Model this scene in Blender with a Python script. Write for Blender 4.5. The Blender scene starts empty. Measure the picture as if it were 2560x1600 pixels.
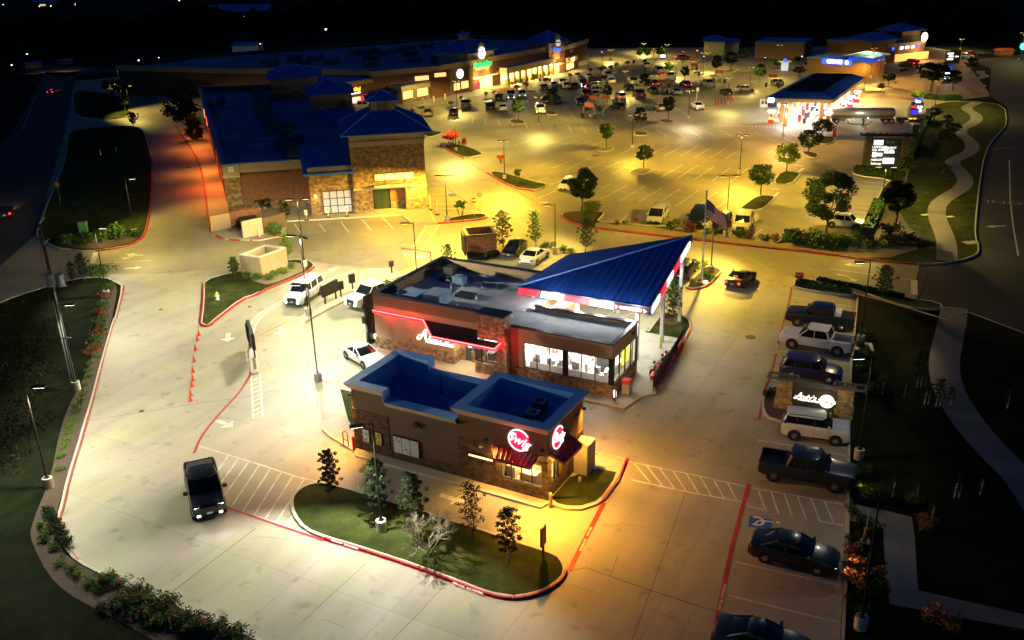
import bpy, bmesh, math, random
from mathutils import Vector, Matrix
SC = bpy.context.scene
C = SC.collection
rnd = random.Random(7)
PI = math.pi
R = math.radians
# ---------------------------------------------------------------- camera
F_PX, PITCH, ROLL, CAM_H = 2300.0, R(21.9), R(-1.4), 32.0
cam = bpy.data.objects.new('camera', bpy.data.cameras.new('camera'))
C.objects.link(cam)
_f = Vector((0, math.cos(PITCH), -math.sin(PITCH)))
_r0 = Vector((1, 0, 0)); _u0 = _r0.cross(_f)
_r = _r0*math.cos(ROLL) + _u0*math.sin(ROLL)
_u = -_r0*math.sin(ROLL) + _u0*math.cos(ROLL)
cam.matrix_world = Matrix(((_r.x, _u.x, -_f.x, 0), (_r.y, _u.y, -_f.y, 0), (_r.z, _u.z, -_f.z, CAM_H), (0, 0, 0, 1)))
cam.data.sensor_width = 36.0
cam.data.lens = F_PX/2560*36
cam.data.clip_start = 0.5
cam.data.clip_end = 6000
SC.camera = cam
# ---------------------------------------------------------------- world: last blue of dusk
w = bpy.data.worlds.new('World'); SC.world = w; w.use_nodes = True
nt = w.node_tree
sky = nt.nodes.new('ShaderNodeTexSky'); sky.sky_type = 'NISHITA'; sky.sun_disc = False
sky.sun_elevation = R(1.5); sky.sun_rotation = R(200)
mx = nt.nodes.new('ShaderNodeMix'); mx.data_type = 'RGBA'; mx.blend_type = 'MULTIPLY'; mx.inputs[0].default_value = 1
mx.inputs[7].default_value = (0.06, 0.30, 1.0, 1)
nt.links.new(sky.outputs[0], mx.inputs[6]); nt.links.new(mx.outputs[2], nt.nodes['Background'].inputs[0])
nt.nodes['Background'].inputs[1].default_value = 0.085
SC.view_settings.view_transform = 'Standard'; SC.view_settings.look = 'None'
SC.view_settings.exposure = 0; SC.view_settings.gamma = 1
SC.cycles.max_bounces = 4; SC.cycles.diffuse_bounces = 2; SC.cycles.glossy_bounces = 2
SC.cycles.sample_clamp_indirect = 4
# ---------------------------------------------------------------- photo pixel -> place on level z
def G(px, py, z=0.0):
    d = _r*((px-1280)/F_PX) - _u*((py-800)/F_PX) + _f
    t = (z-CAM_H)/d.z
    return Vector((d.x*t, d.y*t, z))
def T(c, r, x, y): return (640*c + x*0.26457, 400*r + y*0.26457)      # reading off a 640x400 tile
def GT(c, r, x, y, z=0.0): return G(*T(c, r, x, y), z)
def GP(c, r, pts, z=0.0): return [GT(c, r, x, y, z).to_2d() for x, y in pts]
def Z(x0, y0, s):                                                      # reading off a freer zoom
    return lambda x, y, z=0.0: G(x0+x*s, y0+y*s, z)
Zl = Z(560, 640, .29762); Za = Z(1040, 120, .14882); Zb = Z(1340, 130, .14882); Zg = Z(1900, 160, .13229); Zk = Z(480, 100, .24803)
Zm = Z(2130, 220, .14881)
# ---------------------------------------------------------------- materials
_M = {}
def _nodes(m):
    m.use_nodes = True
    n = m.node_tree.nodes; return n, m.node_tree.links, n['Principled BSDF']
def mat(name, col, rough=.7, metal=0, var=.12, vs=1.5, bump=0, bs=30, emit=None, es=0, coat=0, stretch=None, spec=.5, big=0):
    if name in _M: return _M[name]
    m = bpy.data.materials.new(name); n, l, b = _nodes(m)
    b.inputs['Roughness'].default_value = rough; b.inputs['Metallic'].default_value = metal
    b.inputs['Specular IOR Level'].default_value = spec
    b.inputs['Coat Weight'].default_value = coat
    b.inputs['Base Color'].default_value = (*col, 1)
    tc = n.new('ShaderNodeTexCoord'); mp = n.new('ShaderNodeMapping'); l.new(tc.outputs['Object'], mp.inputs[0])
    if stretch: mp.inputs['Rotation'].default_value = (0, 0, stretch[1]); mp.inputs['Scale'].default_value = stretch[0]
    if var:
        nz = n.new('ShaderNodeTexNoise'); nz.inputs['Scale'].default_value = vs; nz.inputs['Detail'].default_value = 5
        l.new(mp.outputs[0], nz.inputs['Vector'])
        cr = n.new('ShaderNodeValToRGB'); l.new(nz.outputs[0], cr.inputs[0])
        cr.color_ramp.elements[0].position = .3; cr.color_ramp.elements[1].position = .7
        cr.color_ramp.elements[0].color = (*[c*(1-var) for c in col], 1)
        cr.color_ramp.elements[1].color = (*[min(1, c*(1+var)) for c in col], 1)
        out = cr.outputs[0]
        if big:
            n2 = n.new('ShaderNodeTexNoise'); n2.inputs['Scale'].default_value = big; n2.inputs['Detail'].default_value = 3
            l.new(mp.outputs[0], n2.inputs['Vector'])
            c2 = n.new('ShaderNodeValToRGB'); l.new(n2.outputs[0], c2.inputs[0])
            c2.color_ramp.elements[0].position = .35; c2.color_ramp.elements[1].position = .6
            c2.color_ramp.elements[0].color = (.72, .7, .68, 1); c2.color_ramp.elements[1].color = (1, 1, 1, 1)
            mu = n.new('ShaderNodeMix'); mu.data_type = 'RGBA'; mu.blend_type = 'MULTIPLY'; mu.inputs[0].default_value = 1
            l.new(out, mu.inputs[6]); l.new(c2.outputs[0], mu.inputs[7]); out = mu.outputs[2]
        l.new(out, b.inputs['Base Color'])
    if bump:
        nb = n.new('ShaderNodeTexNoise'); nb.inputs['Scale'].default_value = bs; nb.inputs['Detail'].default_value = 4
        l.new(tc.outputs['Object'], nb.inputs['Vector'])
        bp = n.new('ShaderNodeBump'); bp.inputs['Strength'].default_value = bump; bp.inputs['Distance'].default_value = .05
        l.new(nb.outputs[0], bp.inputs['Height']); l.new(bp.outputs[0], b.inputs['Normal'])
    if emit:
        b.inputs['Emission Color'].default_value = (*emit, 1); b.inputs['Emission Strength'].default_value = es
    _M[name] = m; return m
def glow(name, col, s):
    return mat(name, tuple(min(.8, c) for c in col), .5, var=0, emit=col, es=s)
def masonry(name, c1, c2, mortar, bw=.4, bh=.15, ms=.012, var=.6, bump=.5):
    """coursed stone or brick on upright walls: (x+y, z) as the running plane"""
    if name in _M: return _M[name]
    m = bpy.data.materials.new(name); n, l, b = _nodes(m); b.inputs['Roughness'].default_value = .9
    tc = n.new('ShaderNodeTexCoord'); sp = n.new('ShaderNodeSeparateXYZ'); l.new(tc.outputs['Object'], sp.inputs[0])
    ad = n.new('ShaderNodeMath'); ad.operation = 'ADD'; l.new(sp.outputs[0], ad.inputs[0]); l.new(sp.outputs[1], ad.inputs[1])
    cb = n.new('ShaderNodeCombineXYZ'); l.new(ad.outputs[0], cb.inputs[0]); l.new(sp.outputs[2], cb.inputs[1])
    br = n.new('ShaderNodeTexBrick'); br.offset = .5; br.squash = 1.6; br.squash_frequency = 3
    br.inputs['Scale'].default_value = 1; br.inputs['Brick Width'].default_value = bw; br.inputs['Row Height'].default_value = bh
    br.inputs['Mortar Size'].default_value = ms; br.inputs['Bias'].default_value = 0
    br.inputs['Color1'].default_value = (*c1, 1); br.inputs['Color2'].default_value = (*c2, 1); br.inputs['Mortar'].default_value = (*mortar, 1)
    l.new(cb.outputs[0], br.inputs['Vector'])
    nz = n.new('ShaderNodeTexNoise'); nz.inputs['Scale'].default_value = 1/bw*1.1; nz.inputs['Detail'].default_value = 3; l.new(cb.outputs[0], nz.inputs['Vector'])
    cr = n.new('ShaderNodeValToRGB'); l.new(nz.outputs[0], cr.inputs[0])
    cr.color_ramp.elements[0].position = .35; cr.color_ramp.elements[1].position = .65
    cr.color_ramp.elements[0].color = (1-var, 1-var, 1-var, 1); cr.color_ramp.elements[1].color = (1.15, 1.1, 1.05, 1)
    mu = n.new('ShaderNodeMix'); mu.data_type = 'RGBA'; mu.blend_type = 'MULTIPLY'; mu.inputs[0].default_value = 1
    l.new(br.outputs[0], mu.inputs[6]); l.new(cr.outputs[0], mu.inputs[7]); l.new(mu.outputs[2], b.inputs['Base Color'])
    bp = n.new('ShaderNodeBump'); bp.inputs['Strength'].default_value = bump; bp.inputs['Distance'].default_value = .04; bp.invert = True
    l.new(br.outputs['Fac'], bp.inputs['Height']); l.new(bp.outputs[0], b.inputs['Normal'])
    _M[name] = m; return m
def paving(name, col, ang, slab=4.6, streak=.14, joint=.35):
    """poured concrete: brushed streaks, blotches, tyre wear and sawn joints"""
    if name in _M: return _M[name]
    m = bpy.data.materials.new(name); n, l, b = _nodes(m); b.inputs['Roughness'].default_value = .62; b.inputs['Specular IOR Level'].default_value = .35
    tc = n.new('ShaderNodeTexCoord'); mp = n.new('ShaderNodeMapping'); mp.inputs['Rotation'].default_value = (0, 0, ang); l.new(tc.outputs['Object'], mp.inputs[0])
    def ns(scale, sc=(1, 1, 1), det=5, lo=.3, hi=.7, a=0., c=1.):
        m2 = n.new('ShaderNodeMapping'); m2.inputs['Scale'].default_value = sc; l.new(mp.outputs[0], m2.inputs[0])
        z = n.new('ShaderNodeTexNoise'); z.inputs['Scale'].default_value = scale; z.inputs['Detail'].default_value = det; l.new(m2.outputs[0], z.inputs['Vector'])
        r_ = n.new('ShaderNodeMapRange'); r_.inputs[1].default_value = lo; r_.inputs[2].default_value = hi; r_.inputs[3].default_value = a; r_.inputs[4].default_value = c
        l.new(z.outputs[0], r_.inputs[0]); return r_.outputs[0]
    fs = [ns(.55, (1, .16, 1), 6, .3, .7, 1-streak, 1+streak*.5), ns(.09, (1, 1, 1), 3, .35, .65, .76, 1.05), ns(9, (1, 1, 1), 4, .3, .7, .93, 1.05), ns(.8, (1, 1, 1), 3, .60, .72, 1, .72), ns(3, (.15, 3, 1), 3, .55, .75, 1, .9)]
    br = n.new('ShaderNodeTexBrick'); br.offset = 0; br.inputs['Scale'].default_value = 1; br.inputs['Brick Width'].default_value = slab; br.inputs['Row Height'].default_value = slab
    br.inputs['Mortar Size'].default_value = .018; br.inputs['Mortar Smooth'].default_value = .2; l.new(mp.outputs[0], br.inputs['Vector'])
    br.inputs['Color1'].default_value = (1, 1, 1, 1); br.inputs['Color2'].default_value = (.9, .91, .93, 1); br.inputs['Mortar'].default_value = (1-joint,)*3+(1,)
    acc = fs[0]
    for x in fs[1:]:
        mm = n.new('ShaderNodeMath'); mm.operation = 'MULTIPLY'; l.new(acc, mm.inputs[0]); l.new(x, mm.inputs[1]); acc = mm.outputs[0]
    m1 = n.new('ShaderNodeMix'); m1.data_type = 'RGBA'; m1.blend_type = 'MULTIPLY'; m1.inputs[0].default_value = 1
    hue = n.new('ShaderNodeMix'); hue.data_type = 'RGBA'; l.new(ns(.3, (1, .4, 1), 4), hue.inputs[0])
    hue.inputs[6].default_value = (col[0]*1.03, col[1]*.97, col[2]*1.08, 1); hue.inputs[7].default_value = (col[0]*.97, col[1]*1.02, col[2]*.82, 1)
    l.new(hue.outputs[2], m1.inputs[6]); l.new(acc, m1.inputs[7])
    m2 = n.new('ShaderNodeMix'); m2.data_type = 'RGBA'; m2.blend_type = 'MULTIPLY'; m2.inputs[0].default_value = 1
    l.new(m1.outputs[2], m2.inputs[6]); l.new(br.outputs[0], m2.inputs[7]); l.new(m2.outputs[2], b.inputs['Base Color'])
    nb = n.new('ShaderNodeTexNoise'); nb.inputs['Scale'].default_value = 40; l.new(mp.outputs[0], nb.inputs['Vector'])
    bp = n.new('ShaderNodeBump'); bp.inputs['Strength'].default_value = .12; bp.inputs['Distance'].default_value = .02
    l.new(nb.outputs[0], bp.inputs['Height']); l.new(bp.outputs[0], b.inputs['Normal'])
    _M[name] = m; return m
def turf(name, c1, c2, c3):
    if name in _M: return _M[name]
    m = bpy.data.materials.new(name); n, l, b = _nodes(m); b.inputs['Roughness'].default_value = 1; b.inputs['Specular IOR Level'].default_value = .1
    tc = n.new('ShaderNodeTexCoord')
    def nz(s, d, st=None):
        z = n.new('ShaderNodeTexNoise'); z.inputs['Scale'].default_value = s; z.inputs['Detail'].default_value = d; l.new(tc.outputs['Object'], z.inputs['Vector']); return z.outputs[0]
    cr = n.new('ShaderNodeValToRGB'); l.new(nz(.7, 8), cr.inputs[0]); cr.color_ramp.elements[0].position = .35; cr.color_ramp.elements[1].position = .62
    cr.color_ramp.elements[0].color = (*c1, 1); cr.color_ramp.elements[1].color = (*c2, 1)
    e = cr.color_ramp.elements.new(.78); e.color = (*c3, 1)
    c2_ = n.new('ShaderNodeValToRGB'); l.new(nz(22, 6), c2_.inputs[0]); c2_.color_ramp.elements[0].position = .35; c2_.color_ramp.elements[1].position = .65
    c2_.color_ramp.elements[0].color = (.55, .55, .55, 1); c2_.color_ramp.elements[1].color = (1.2, 1.2, 1.2, 1)
    mu = n.new('ShaderNodeMix'); mu.data_type = 'RGBA'; mu.blend_type = 'MULTIPLY'; mu.inputs[0].default_value = 1
    l.new(cr.outputs[0], mu.inputs[6]); l.new(c2_.outputs[0], mu.inputs[7]); l.new(mu.outputs[2], b.inputs['Base Color'])
    bp = n.new('ShaderNodeBump'); bp.inputs['Strength'].default_value = .9; bp.inputs['Distance'].default_value = .08; l.new(nz(30, 3), bp.inputs['Height']); l.new(bp.outputs[0], b.inputs['Normal'])
    _M[name] = m; return m
def paint(name, col, rough=.28, metal=.0):
    return mat(name, col, rough, metal, var=0, coat=.6)
# ---------------------------------------------------------------- mesh builder
class MB:
    def __init__(s): s.v = []; s.f = []; s.m = []; s.mi = 0
    def _add(s, vs, fs):
        o = len(s.v); s.v += [tuple(p) for p in vs]; s.f += [tuple(i+o for i in f) for f in fs]; s.m += [s.mi]*len(fs); return s
    def box(s, x0, y0, z0, x1, y1, z1):
        x0, x1 = min(x0, x1), max(x0, x1); y0, y1 = min(y0, y1), max(y0, y1); z0, z1 = min(z0, z1), max(z0, z1)
        return s._add([(x0,y0,z0),(x1,y0,z0),(x1,y1,z0),(x0,y1,z0),(x0,y0,z1),(x1,y0,z1),(x1,y1,z1),(x0,y1,z1)],
                      [(0,3,2,1),(4,5,6,7),(0,1,5,4),(1,2,6,5),(2,3,7,6),(3,0,4,7)])
    def cbox(s, cx, cy, z0, w, d, h): return s.box(cx-w/2, cy-d/2, z0, cx+w/2, cy+d/2, z0+h)
    def poly(s, pts): return s._add(pts, [tuple(range(len(pts)))])
    def prism(s, pts, z0, z1, bottom=False):
        n = len(pts); a = sum(pts[i][0]*pts[(i+1)%n][1]-pts[(i+1)%n][0]*pts[i][1] for i in range(n))
        if a < 0: pts = pts[::-1]
        v = [(p[0], p[1], z0) for p in pts]+[(p[0], p[1], z1) for p in pts]
        f = [tuple(range(n, 2*n))]+[(i, (i+1)%n, n+(i+1)%n, n+i) for i in range(n)]
        if bottom: f.append(tuple(range(n-1, -1, -1)))
        return s._add(v, f)
    def sheet(s, pts, z):
        n = len(pts); a = sum(pts[i][0]*pts[(i+1)%n][1]-pts[(i+1)%n][0]*pts[i][1] for i in range(n))
        if a < 0: pts = pts[::-1]
        return s.poly([(p[0], p[1], z) for p in pts])
    def tube(s, p0, p1, r0, r1=None, n=8, cap=True):
        r1 = r0 if r1 is None else r1; p0 = Vector(p0); p1 = Vector(p1); d = (p1-p0)
        if d.length < 1e-6: return s
        d.normalize(); a = d.orthogonal().normalized(); b = d.cross(a)
        vs = [p0+(a*math.cos(2*PI*i/n)+b*math.sin(2*PI*i/n))*r0 for i in range(n)]+[p1+(a*math.cos(2*PI*i/n)+b*math.sin(2*PI*i/n))*r1 for i in range(n)]
        fs = [(i, (i+1)%n, n+(i+1)%n, n+i) for i in range(n)]
        if cap: fs += [tuple(range(n-1, -1, -1)), tuple(range(n, 2*n))]
        return s._add(vs, fs)
    def path(s, pts, r, n=6):
        for a, b in zip(pts, pts[1:]): s.tube(a, b, r, r, n)
        return s
    def strip(s, pts, w, z, side=0):
        """flat ribbon along a 2-D path; side=0 centred, +1 left of travel, -1 right"""
        L = []; Rr = []
        for i, p in enumerate(pts):
            a = Vector(pts[max(0, i-1)]); b = Vector(pts[min(len(pts)-1, i+1)]); d = (b-a)
            if d.length < 1e-9: d = Vector((1, 0))
            d.normalize(); nrm = Vector((-d.y, d.x)); p = Vector(p)
            L.append(p+nrm*(w/2 if side == 0 else (w if side > 0 else 0))); Rr.append(p-nrm*(w/2 if side == 0 else (0 if side > 0 else w)))
        v = [(q.x, q.y, z) for q in Rr]+[(q.x, q.y, z) for q in L]; n = len(pts)
        return s._add(v, [(i, i+1, n+i+1, n+i) for i in range(n-1)])
    def blob(s, c, r, n=8, m=6, sq=(1, 1, 1)):
        vs = [(c[0], c[1], c[2]+r*sq[2])]
        for j in range(1, m):
            t = PI*j/m
            for i in range(n): vs.append((c[0]+r*sq[0]*math.sin(t)*math.cos(2*PI*i/n), c[1]+r*sq[1]*math.sin(t)*math.sin(2*PI*i/n), c[2]+r*sq[2]*math.cos(t)))
        vs.append((c[0], c[1], c[2]-r*sq[2])); fs = [(0, 1+i, 1+(i+1)%n) for i in range(n)]
        for j in range(m-2):
            for i in range(n): a = 1+j*n; fs.append((a+i, a+n+i, a+n+(i+1)%n, a+(i+1)%n))
        a = 1+(m-2)*n; fs += [(a+i, len(vs)-1, a+(i+1)%n) for i in range(n)]
        return s._add(vs, fs)
    def disc(s, c, ax, r, th, n=16): ax = Vector(ax).normalized(); return s.tube(Vector(c)-ax*th/2, Vector(c)+ax*th/2, r, r, n)
    def loft(s, rings, cap=True):
        k = len(rings[0]); v = [p for r_ in rings for p in r_]; f = []
        for i in range(len(rings)-1):
            for j in range(k): f.append((i*k+j, i*k+(j+1)%k, (i+1)*k+(j+1)%k, (i+1)*k+j))
        if cap: f += [tuple(range(k-1, -1, -1)), tuple(range((len(rings)-1)*k, len(rings)*k))]
        return s._add(v, f)
    def build(s, name, m, parent=None, smooth=False, bevel=0, loc=None, rz=0, ang=None):
        me = bpy.data.meshes.new(name); me.from_pydata(s.v, [], s.f); me.validate(); me.update()
        for q in (m if isinstance(m, (list, tuple)) else [m]): me.materials.append(q)
        if isinstance(m, (list, tuple)): me.polygons.foreach_set('material_index', s.m[:len(me.polygons)])
        if smooth: me.polygons.foreach_set('use_smooth', [True]*len(me.polygons))
        bm = bmesh.new(); bm.from_mesh(me)
        if bevel: bmesh.ops.bevel(bm, geom=[e for e in bm.edges if len(e.link_faces) == 2 and e.calc_face_angle(0) > .6], offset=bevel, segments=2, affect='EDGES', clamp_overlap=True)
        bmesh.ops.recalc_face_normals(bm, faces=[f for f in bm.faces]) if not getattr(s, 'keep', 0) else None
        if smooth and ang:
            for e in bm.edges:
                if len(e.link_faces) == 2 and e.calc_face_angle(0) > ang: e.smooth = False
        bm.to_mesh(me); bm.free()
        o = bpy.data.objects.new(name, me); C.objects.link(o)
        if parent is not None: o.parent = parent
        if loc is not None: o.location = loc
        if rz: o.rotation_euler = (0, 0, rz)
        return o
def text_mb(s, size, depth=.03, shear=0, off=0, align='CENTER', sp=1):
    """flat lettering as a mesh in the XZ plane facing -Y, centred on the origin"""
    cu = bpy.data.curves.new('lettering', 'FONT'); cu.body = s; cu.size = size; cu.extrude = depth/2; cu.shear = shear; cu.offset = off
    cu.align_x = align; cu.align_y = 'CENTER'; cu.space_character = sp; cu.resolution_u = 3
    o = bpy.data.objects.new('lettering', cu); C.objects.link(o)
    me = o.to_mesh(); mb = MB(); mb.keep = 0
    mb._add([(v.co.x, -v.co.z, v.co.y) for v in me.vertices], [tuple(p.vertices) for p in me.polygons])
    o.to_mesh_clear(); bpy.data.objects.remove(o); bpy.data.curves.remove(cu)
    return mb
def flat_text(s, size, shear=0, off=0, sp=1):
    mb = text_mb(s, size, 0.0, shear, off, sp=sp); mb.v = [(x, z, 0) for x, y, z in mb.v]; return mb
def move(mb, m):
    mb.v = [tuple(m @ Vector(p)) for p in mb.v]; return mb
def join(*ms):
    o = MB()
    for a in ms: k = len(o.v); o.v += a.v; o.f += [tuple(i+k for i in f) for f in a.f]; o.m += a.m
    return o
def tag(o, label, cat=None, group=None):
    o['label'] = label
    if cat: o['category'] = cat
    if group: o['group'] = group
    return o
def thing(name, label, cat, loc=(0, 0, 0), rz=0, group=None):
    o = bpy.data.objects.new(name, None); C.objects.link(o); o.empty_display_size = .3
    o.location = loc; o.rotation_euler = (0, 0, rz); tag(o, label, cat, group); return o
def struct(o, kind='structure'): o['kind'] = kind; return o
def copy_tree(o, parent=None, kids=None):
    c = o.copy(); C.objects.link(c); c.parent = parent
    for ch in list(o.children): copy_tree(ch, c)
    return c
def place(o, loc, rz=0, label=None, group=None, scale=None):
    o.location = loc; o.rotation_euler = (0, 0, rz)
    if label: o['label'] = label
    if group: o['group'] = group
    if scale: o.scale = scale if hasattr(scale, '__len__') else (scale,)*3
    return o
def smooth2(pts, it=2, closed=True):
    for _ in range(it):
        q = []; n = len(pts)
        for i in range(n if closed else n-1):
            a = Vector(pts[i]); b = Vector(pts[(i+1)%n]); q += [a*.75+b*.25, a*.25+b*.75]
        if not closed: q = [Vector(pts[0])]+q+[Vector(pts[-1])]
        pts = q
    return pts
def inset(pts, d):
    n = len(pts); pts = [Vector(p) for p in pts]
    a = sum(pts[i].x*pts[(i+1)%n].y-pts[(i+1)%n].x*pts[i].y for i in range(n)); sg = 1 if a > 0 else -1; out = []
    for i in range(n):
        e1 = (pts[i]-pts[i-1]); e2 = (pts[(i+1)%n]-pts[i])
        n1 = Vector((-e1.y, e1.x)).normalized() if e1.length > 1e-6 else Vector((0, 0)); n2 = Vector((-e2.y, e2.x)).normalized() if e2.length > 1e-6 else Vector((0, 0))
        b = n1+n2
        b = b.normalized() if b.length > 1e-6 else n1
        k = max(.5, b.dot(n1)) if n1.length else 1
        out.append(pts[i]+b*(d*sg/k))
    return out
def batwing(ld, k, mx_):
    """street optics: more light sideways than straight down, so the ground is lit evenly"""
    ld.use_nodes = True; n = ld.node_tree.nodes; l = ld.node_tree.links; em = n['Emission']
    tc = n.new('ShaderNodeTexCoord'); sp = n.new('ShaderNodeSeparateXYZ'); l.new(tc.outputs['Normal'], sp.inputs[0])
    ab = n.new('ShaderNodeMath'); ab.operation = 'ABSOLUTE'; l.new(sp.outputs[2], ab.inputs[0])
    pw = n.new('ShaderNodeMath'); pw.operation = 'POWER'; l.new(ab.outputs[0], pw.inputs[0]); pw.inputs[1].default_value = -k
    mn = n.new('ShaderNodeMath'); mn.operation = 'MINIMUM'; l.new(pw.outputs[0], mn.inputs[0]); mn.inputs[1].default_value = mx_
    l.new(mn.outputs[0], em.inputs['Strength'])
def lamp(name, loc, col, e, parent=None, size=2.7, blend=.7, rad=.12, aim=None, kind='SPOT', bat=0):
    ld = bpy.data.lights.new(name, kind)
    if bat: batwing(ld, bat, 9 if bat < 2.2 else 36)
    ld.energy = e; ld.color = col; ld.shadow_soft_size = rad
    if kind == 'SPOT': ld.spot_size = size; ld.spot_blend = blend
    o = bpy.data.objects.new(name, ld); C.objects.link(o); o.location = loc
    if parent is not None: o.parent = parent
    if aim is not None: o.rotation_euler = Vector(aim).to_track_quat('-Z', 'Y').to_euler()
    return o
# ================================================================ GROUND
class Frame:
    def __init__(s, o, deg):
        s.o = Vector((o[0], o[1])); a = R(deg); s.a = a; s.X = Vector((math.cos(a), math.sin(a))); s.Y = Vector((-s.X.y, s.X.x))
    def w(s, x, y): return s.o + s.X*x + s.Y*y
    def w3(s, x, y, z=0): p = s.w(x, y); return Vector((p.x, p.y, z))
AN = Frame(G(1530, 996), -28.9); SW = Frame(G(1368.6, 1254), -28.9)
M_CONC = paving('cast_concrete', (.46, .42, .325), R(28.9), 6.2)
M_OLD = paving('older_concrete', (.36, .315, .235), R(-11.3), 7.5, .1, .25)
M_WALK = paving('walk_concrete', (.47, .44, .36), R(28.9), 1.8, .06, .3)
M_PATH = paving('path_concrete', (.27, .24, .20), 0, 2.2, .1, .4)
M_KERB = mat('kerb_concrete', (.50, .46, .37), .8, var=.1, bump=.2)
M_ASPH = mat('asphalt', (.045, .045, .045), .85, var=.2, vs=.4, bump=.3, big=.08)
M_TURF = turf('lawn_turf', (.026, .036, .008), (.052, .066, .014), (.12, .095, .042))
M_DTURF = turf('unlit_turf', (.004, .008, .002), (.011, .016, .004), (.026, .020, .009))  # darkness of the unlit verges put into the turf colour
M_MULCH = mat('bark_mulch', (.075, .05, .035), .95, var=.5, vs=14, bump=.9, bs=25)
M_ROCK = mat('river_gravel', (.24, .19, .12), .9, var=.45, vs=9, bump=1, bs=14)
M_RED = mat('fire_lane_red', (.48, .03, .035), .6, var=.25, vs=3, big=.9)
M_WHITE = mat('road_white', (.74, .71, .62), .6, var=.12, vs=6, big=1.3)
M_CLAY = mat('brick_pavers', (.34, .13, .06), .85, var=.25, vs=5)
def px(l): return [G(*p).to_2d() for p in l]
def sheet(name, pts, z, m): return struct(MB().sheet(pts, z).build(name, m))
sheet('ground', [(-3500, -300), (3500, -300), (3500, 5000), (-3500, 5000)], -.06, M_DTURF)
base = px([(150, 205), (420, 182), (430, 158), (1100, 158), (1480, 120), (2000, 118), (2200, 110), (2330, 118), (2420, 135), (2430, 175), (2478, 240), (2400, 250), (2410, 400), (2440, 560), (2440, 640), (2290, 720), (2290, 752), (2140, 736), (2120, 1240), (2100, 1600), (2060, 2300), (-350, 2200), (-350, 1700), (140, 1500), (140, 1250), (260, 700), (90, 745), (-200, 880), (-300, 800), (0, 662), (50, 588), (163, 332), (165, 300)])
sheet('parking_lot', base, 0, M_OLD)
near = px([(266, 686), (430, 683), (545, 671), (640, 662), (775, 651), (975, 676), (1030, 690), (1200, 655), (1500, 650), (1700, 665), (1790, 680), (1975, 690), (2130, 735), (2118, 1240), (2100, 1600), (2050, 2200), (-300, 2150), (-300, 1750), (130, 1500), (130, 1250), (250, 850)])
sheet('forecourt_pavement', near, .004, M_CONC)
sheet('county_road', px([(115, 180), (190, 183), (182, 225), (161, 333), (120, 480), (88, 588), (0, 665), (-200, 900), (-500, 700), (-300, 500), (0, 370), (60, 280)]), .006, M_ASPH)
sheet('highway_road', px([(2430, 150), (2478, 172), (2472, 238), (2518, 267), (2520, 312), (2470, 370), (2458, 420), (2438, 560), (2452, 640), (2300, 655), (2290, 700), (2290, 745), (2420, 775), (2560, 840), (2750, 920), (3100, 500), (2900, 150), (2600, 130)]), .006, M_ASPH)
sheet('far_road', px([(60, 158), (300, 172), (420, 162), (420, 170), (150, 192), (50, 170)]), .006, M_ASPH)
# seam lines
seams = MB()
def line(c, r, pts, w=.04, z=.010, mb=seams): mb.strip([GT(c, r, x, y).to_2d() for x, y in pts], w, z)
line(0, 2, [(850, 950), (1400, 860), (1900, 785), (2419, 715)]); line(1, 2, [(0, 700), (530, 610)])
line(0, 3, [(1560, 1110), (2419, 455)], .05); line(1, 3, [(400, 1512), (0, 1512)][:0]+[(420, 1360), (720, 1080), (1040, 790)], .03)
line(1, 3, [(1290, 1512), (1500, 1300), (1770, 1010)], .03); line(2, 3, [(540, 858), (700, 830), (1310, 1045), (1960, 1255)], .05)
line(2, 3, [(1660, 70), (1440, 690), (1310, 1045), (1180, 1400), (1130, 1512)], .03); line(2, 3, [(930, 910), (1000, 720)], .03)
line(1, 1, [(380, 730), (900, 680), (1500, 620)], .05); line(1, 1, [(500, 960), (850, 985), (1230, 860)], .04); line(1, 1, [(850, 985), (1100, 905), (1290, 925)], .04)
rk = random.Random(31)
for _ in range(26):
    p = G(rk.uniform(350, 2000), rk.uniform(700, 1560)).xy; a = rk.uniform(0, 6.3); pts = [p]
    for _ in range(rk.randint(4, 12)): a += rk.uniform(-.6, .6); p = p+Vector((math.cos(a), math.sin(a)))*rk.uniform(.15, .5); pts.append(p)
    seams.strip(pts, .022, .0095)
struct(seams.build('pavement_seam_lines', mat('seam_tar', (.09, .08, .07), .8, var=.2)))
def island(name, pts, top_mat, hgt=.15, kw=.16, sm=1, top_name='lawn'):
    pts = [Vector((p[0], p[1])) for p in pts]
    if sm: pts = smooth2(pts, sm)
    n = len(pts); a = sum(pts[i].x*pts[(i+1)%n].y-pts[(i+1)%n].x*pts[i].y for i in range(n))
    if a < 0: pts = pts[::-1]
    inn = inset(pts, kw)
    k = MB(); v = [(p.x, p.y, -.05) for p in pts]+[(p.x, p.y, hgt) for p in pts]+[(p.x, p.y, hgt) for p in inn]+[(p.x, p.y, hgt-.05) for p in inn]
    k._add(v, [(i+j*n, (i+1)%n+j*n, n+(i+1)%n+j*n, n+i+j*n) for j in range(3) for i in range(n)])
    struct(k.build('kerb', M_KERB))
    t = struct(MB().sheet(inn, hgt-.03).build(top_name, top_mat))
    return pts, inn
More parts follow.
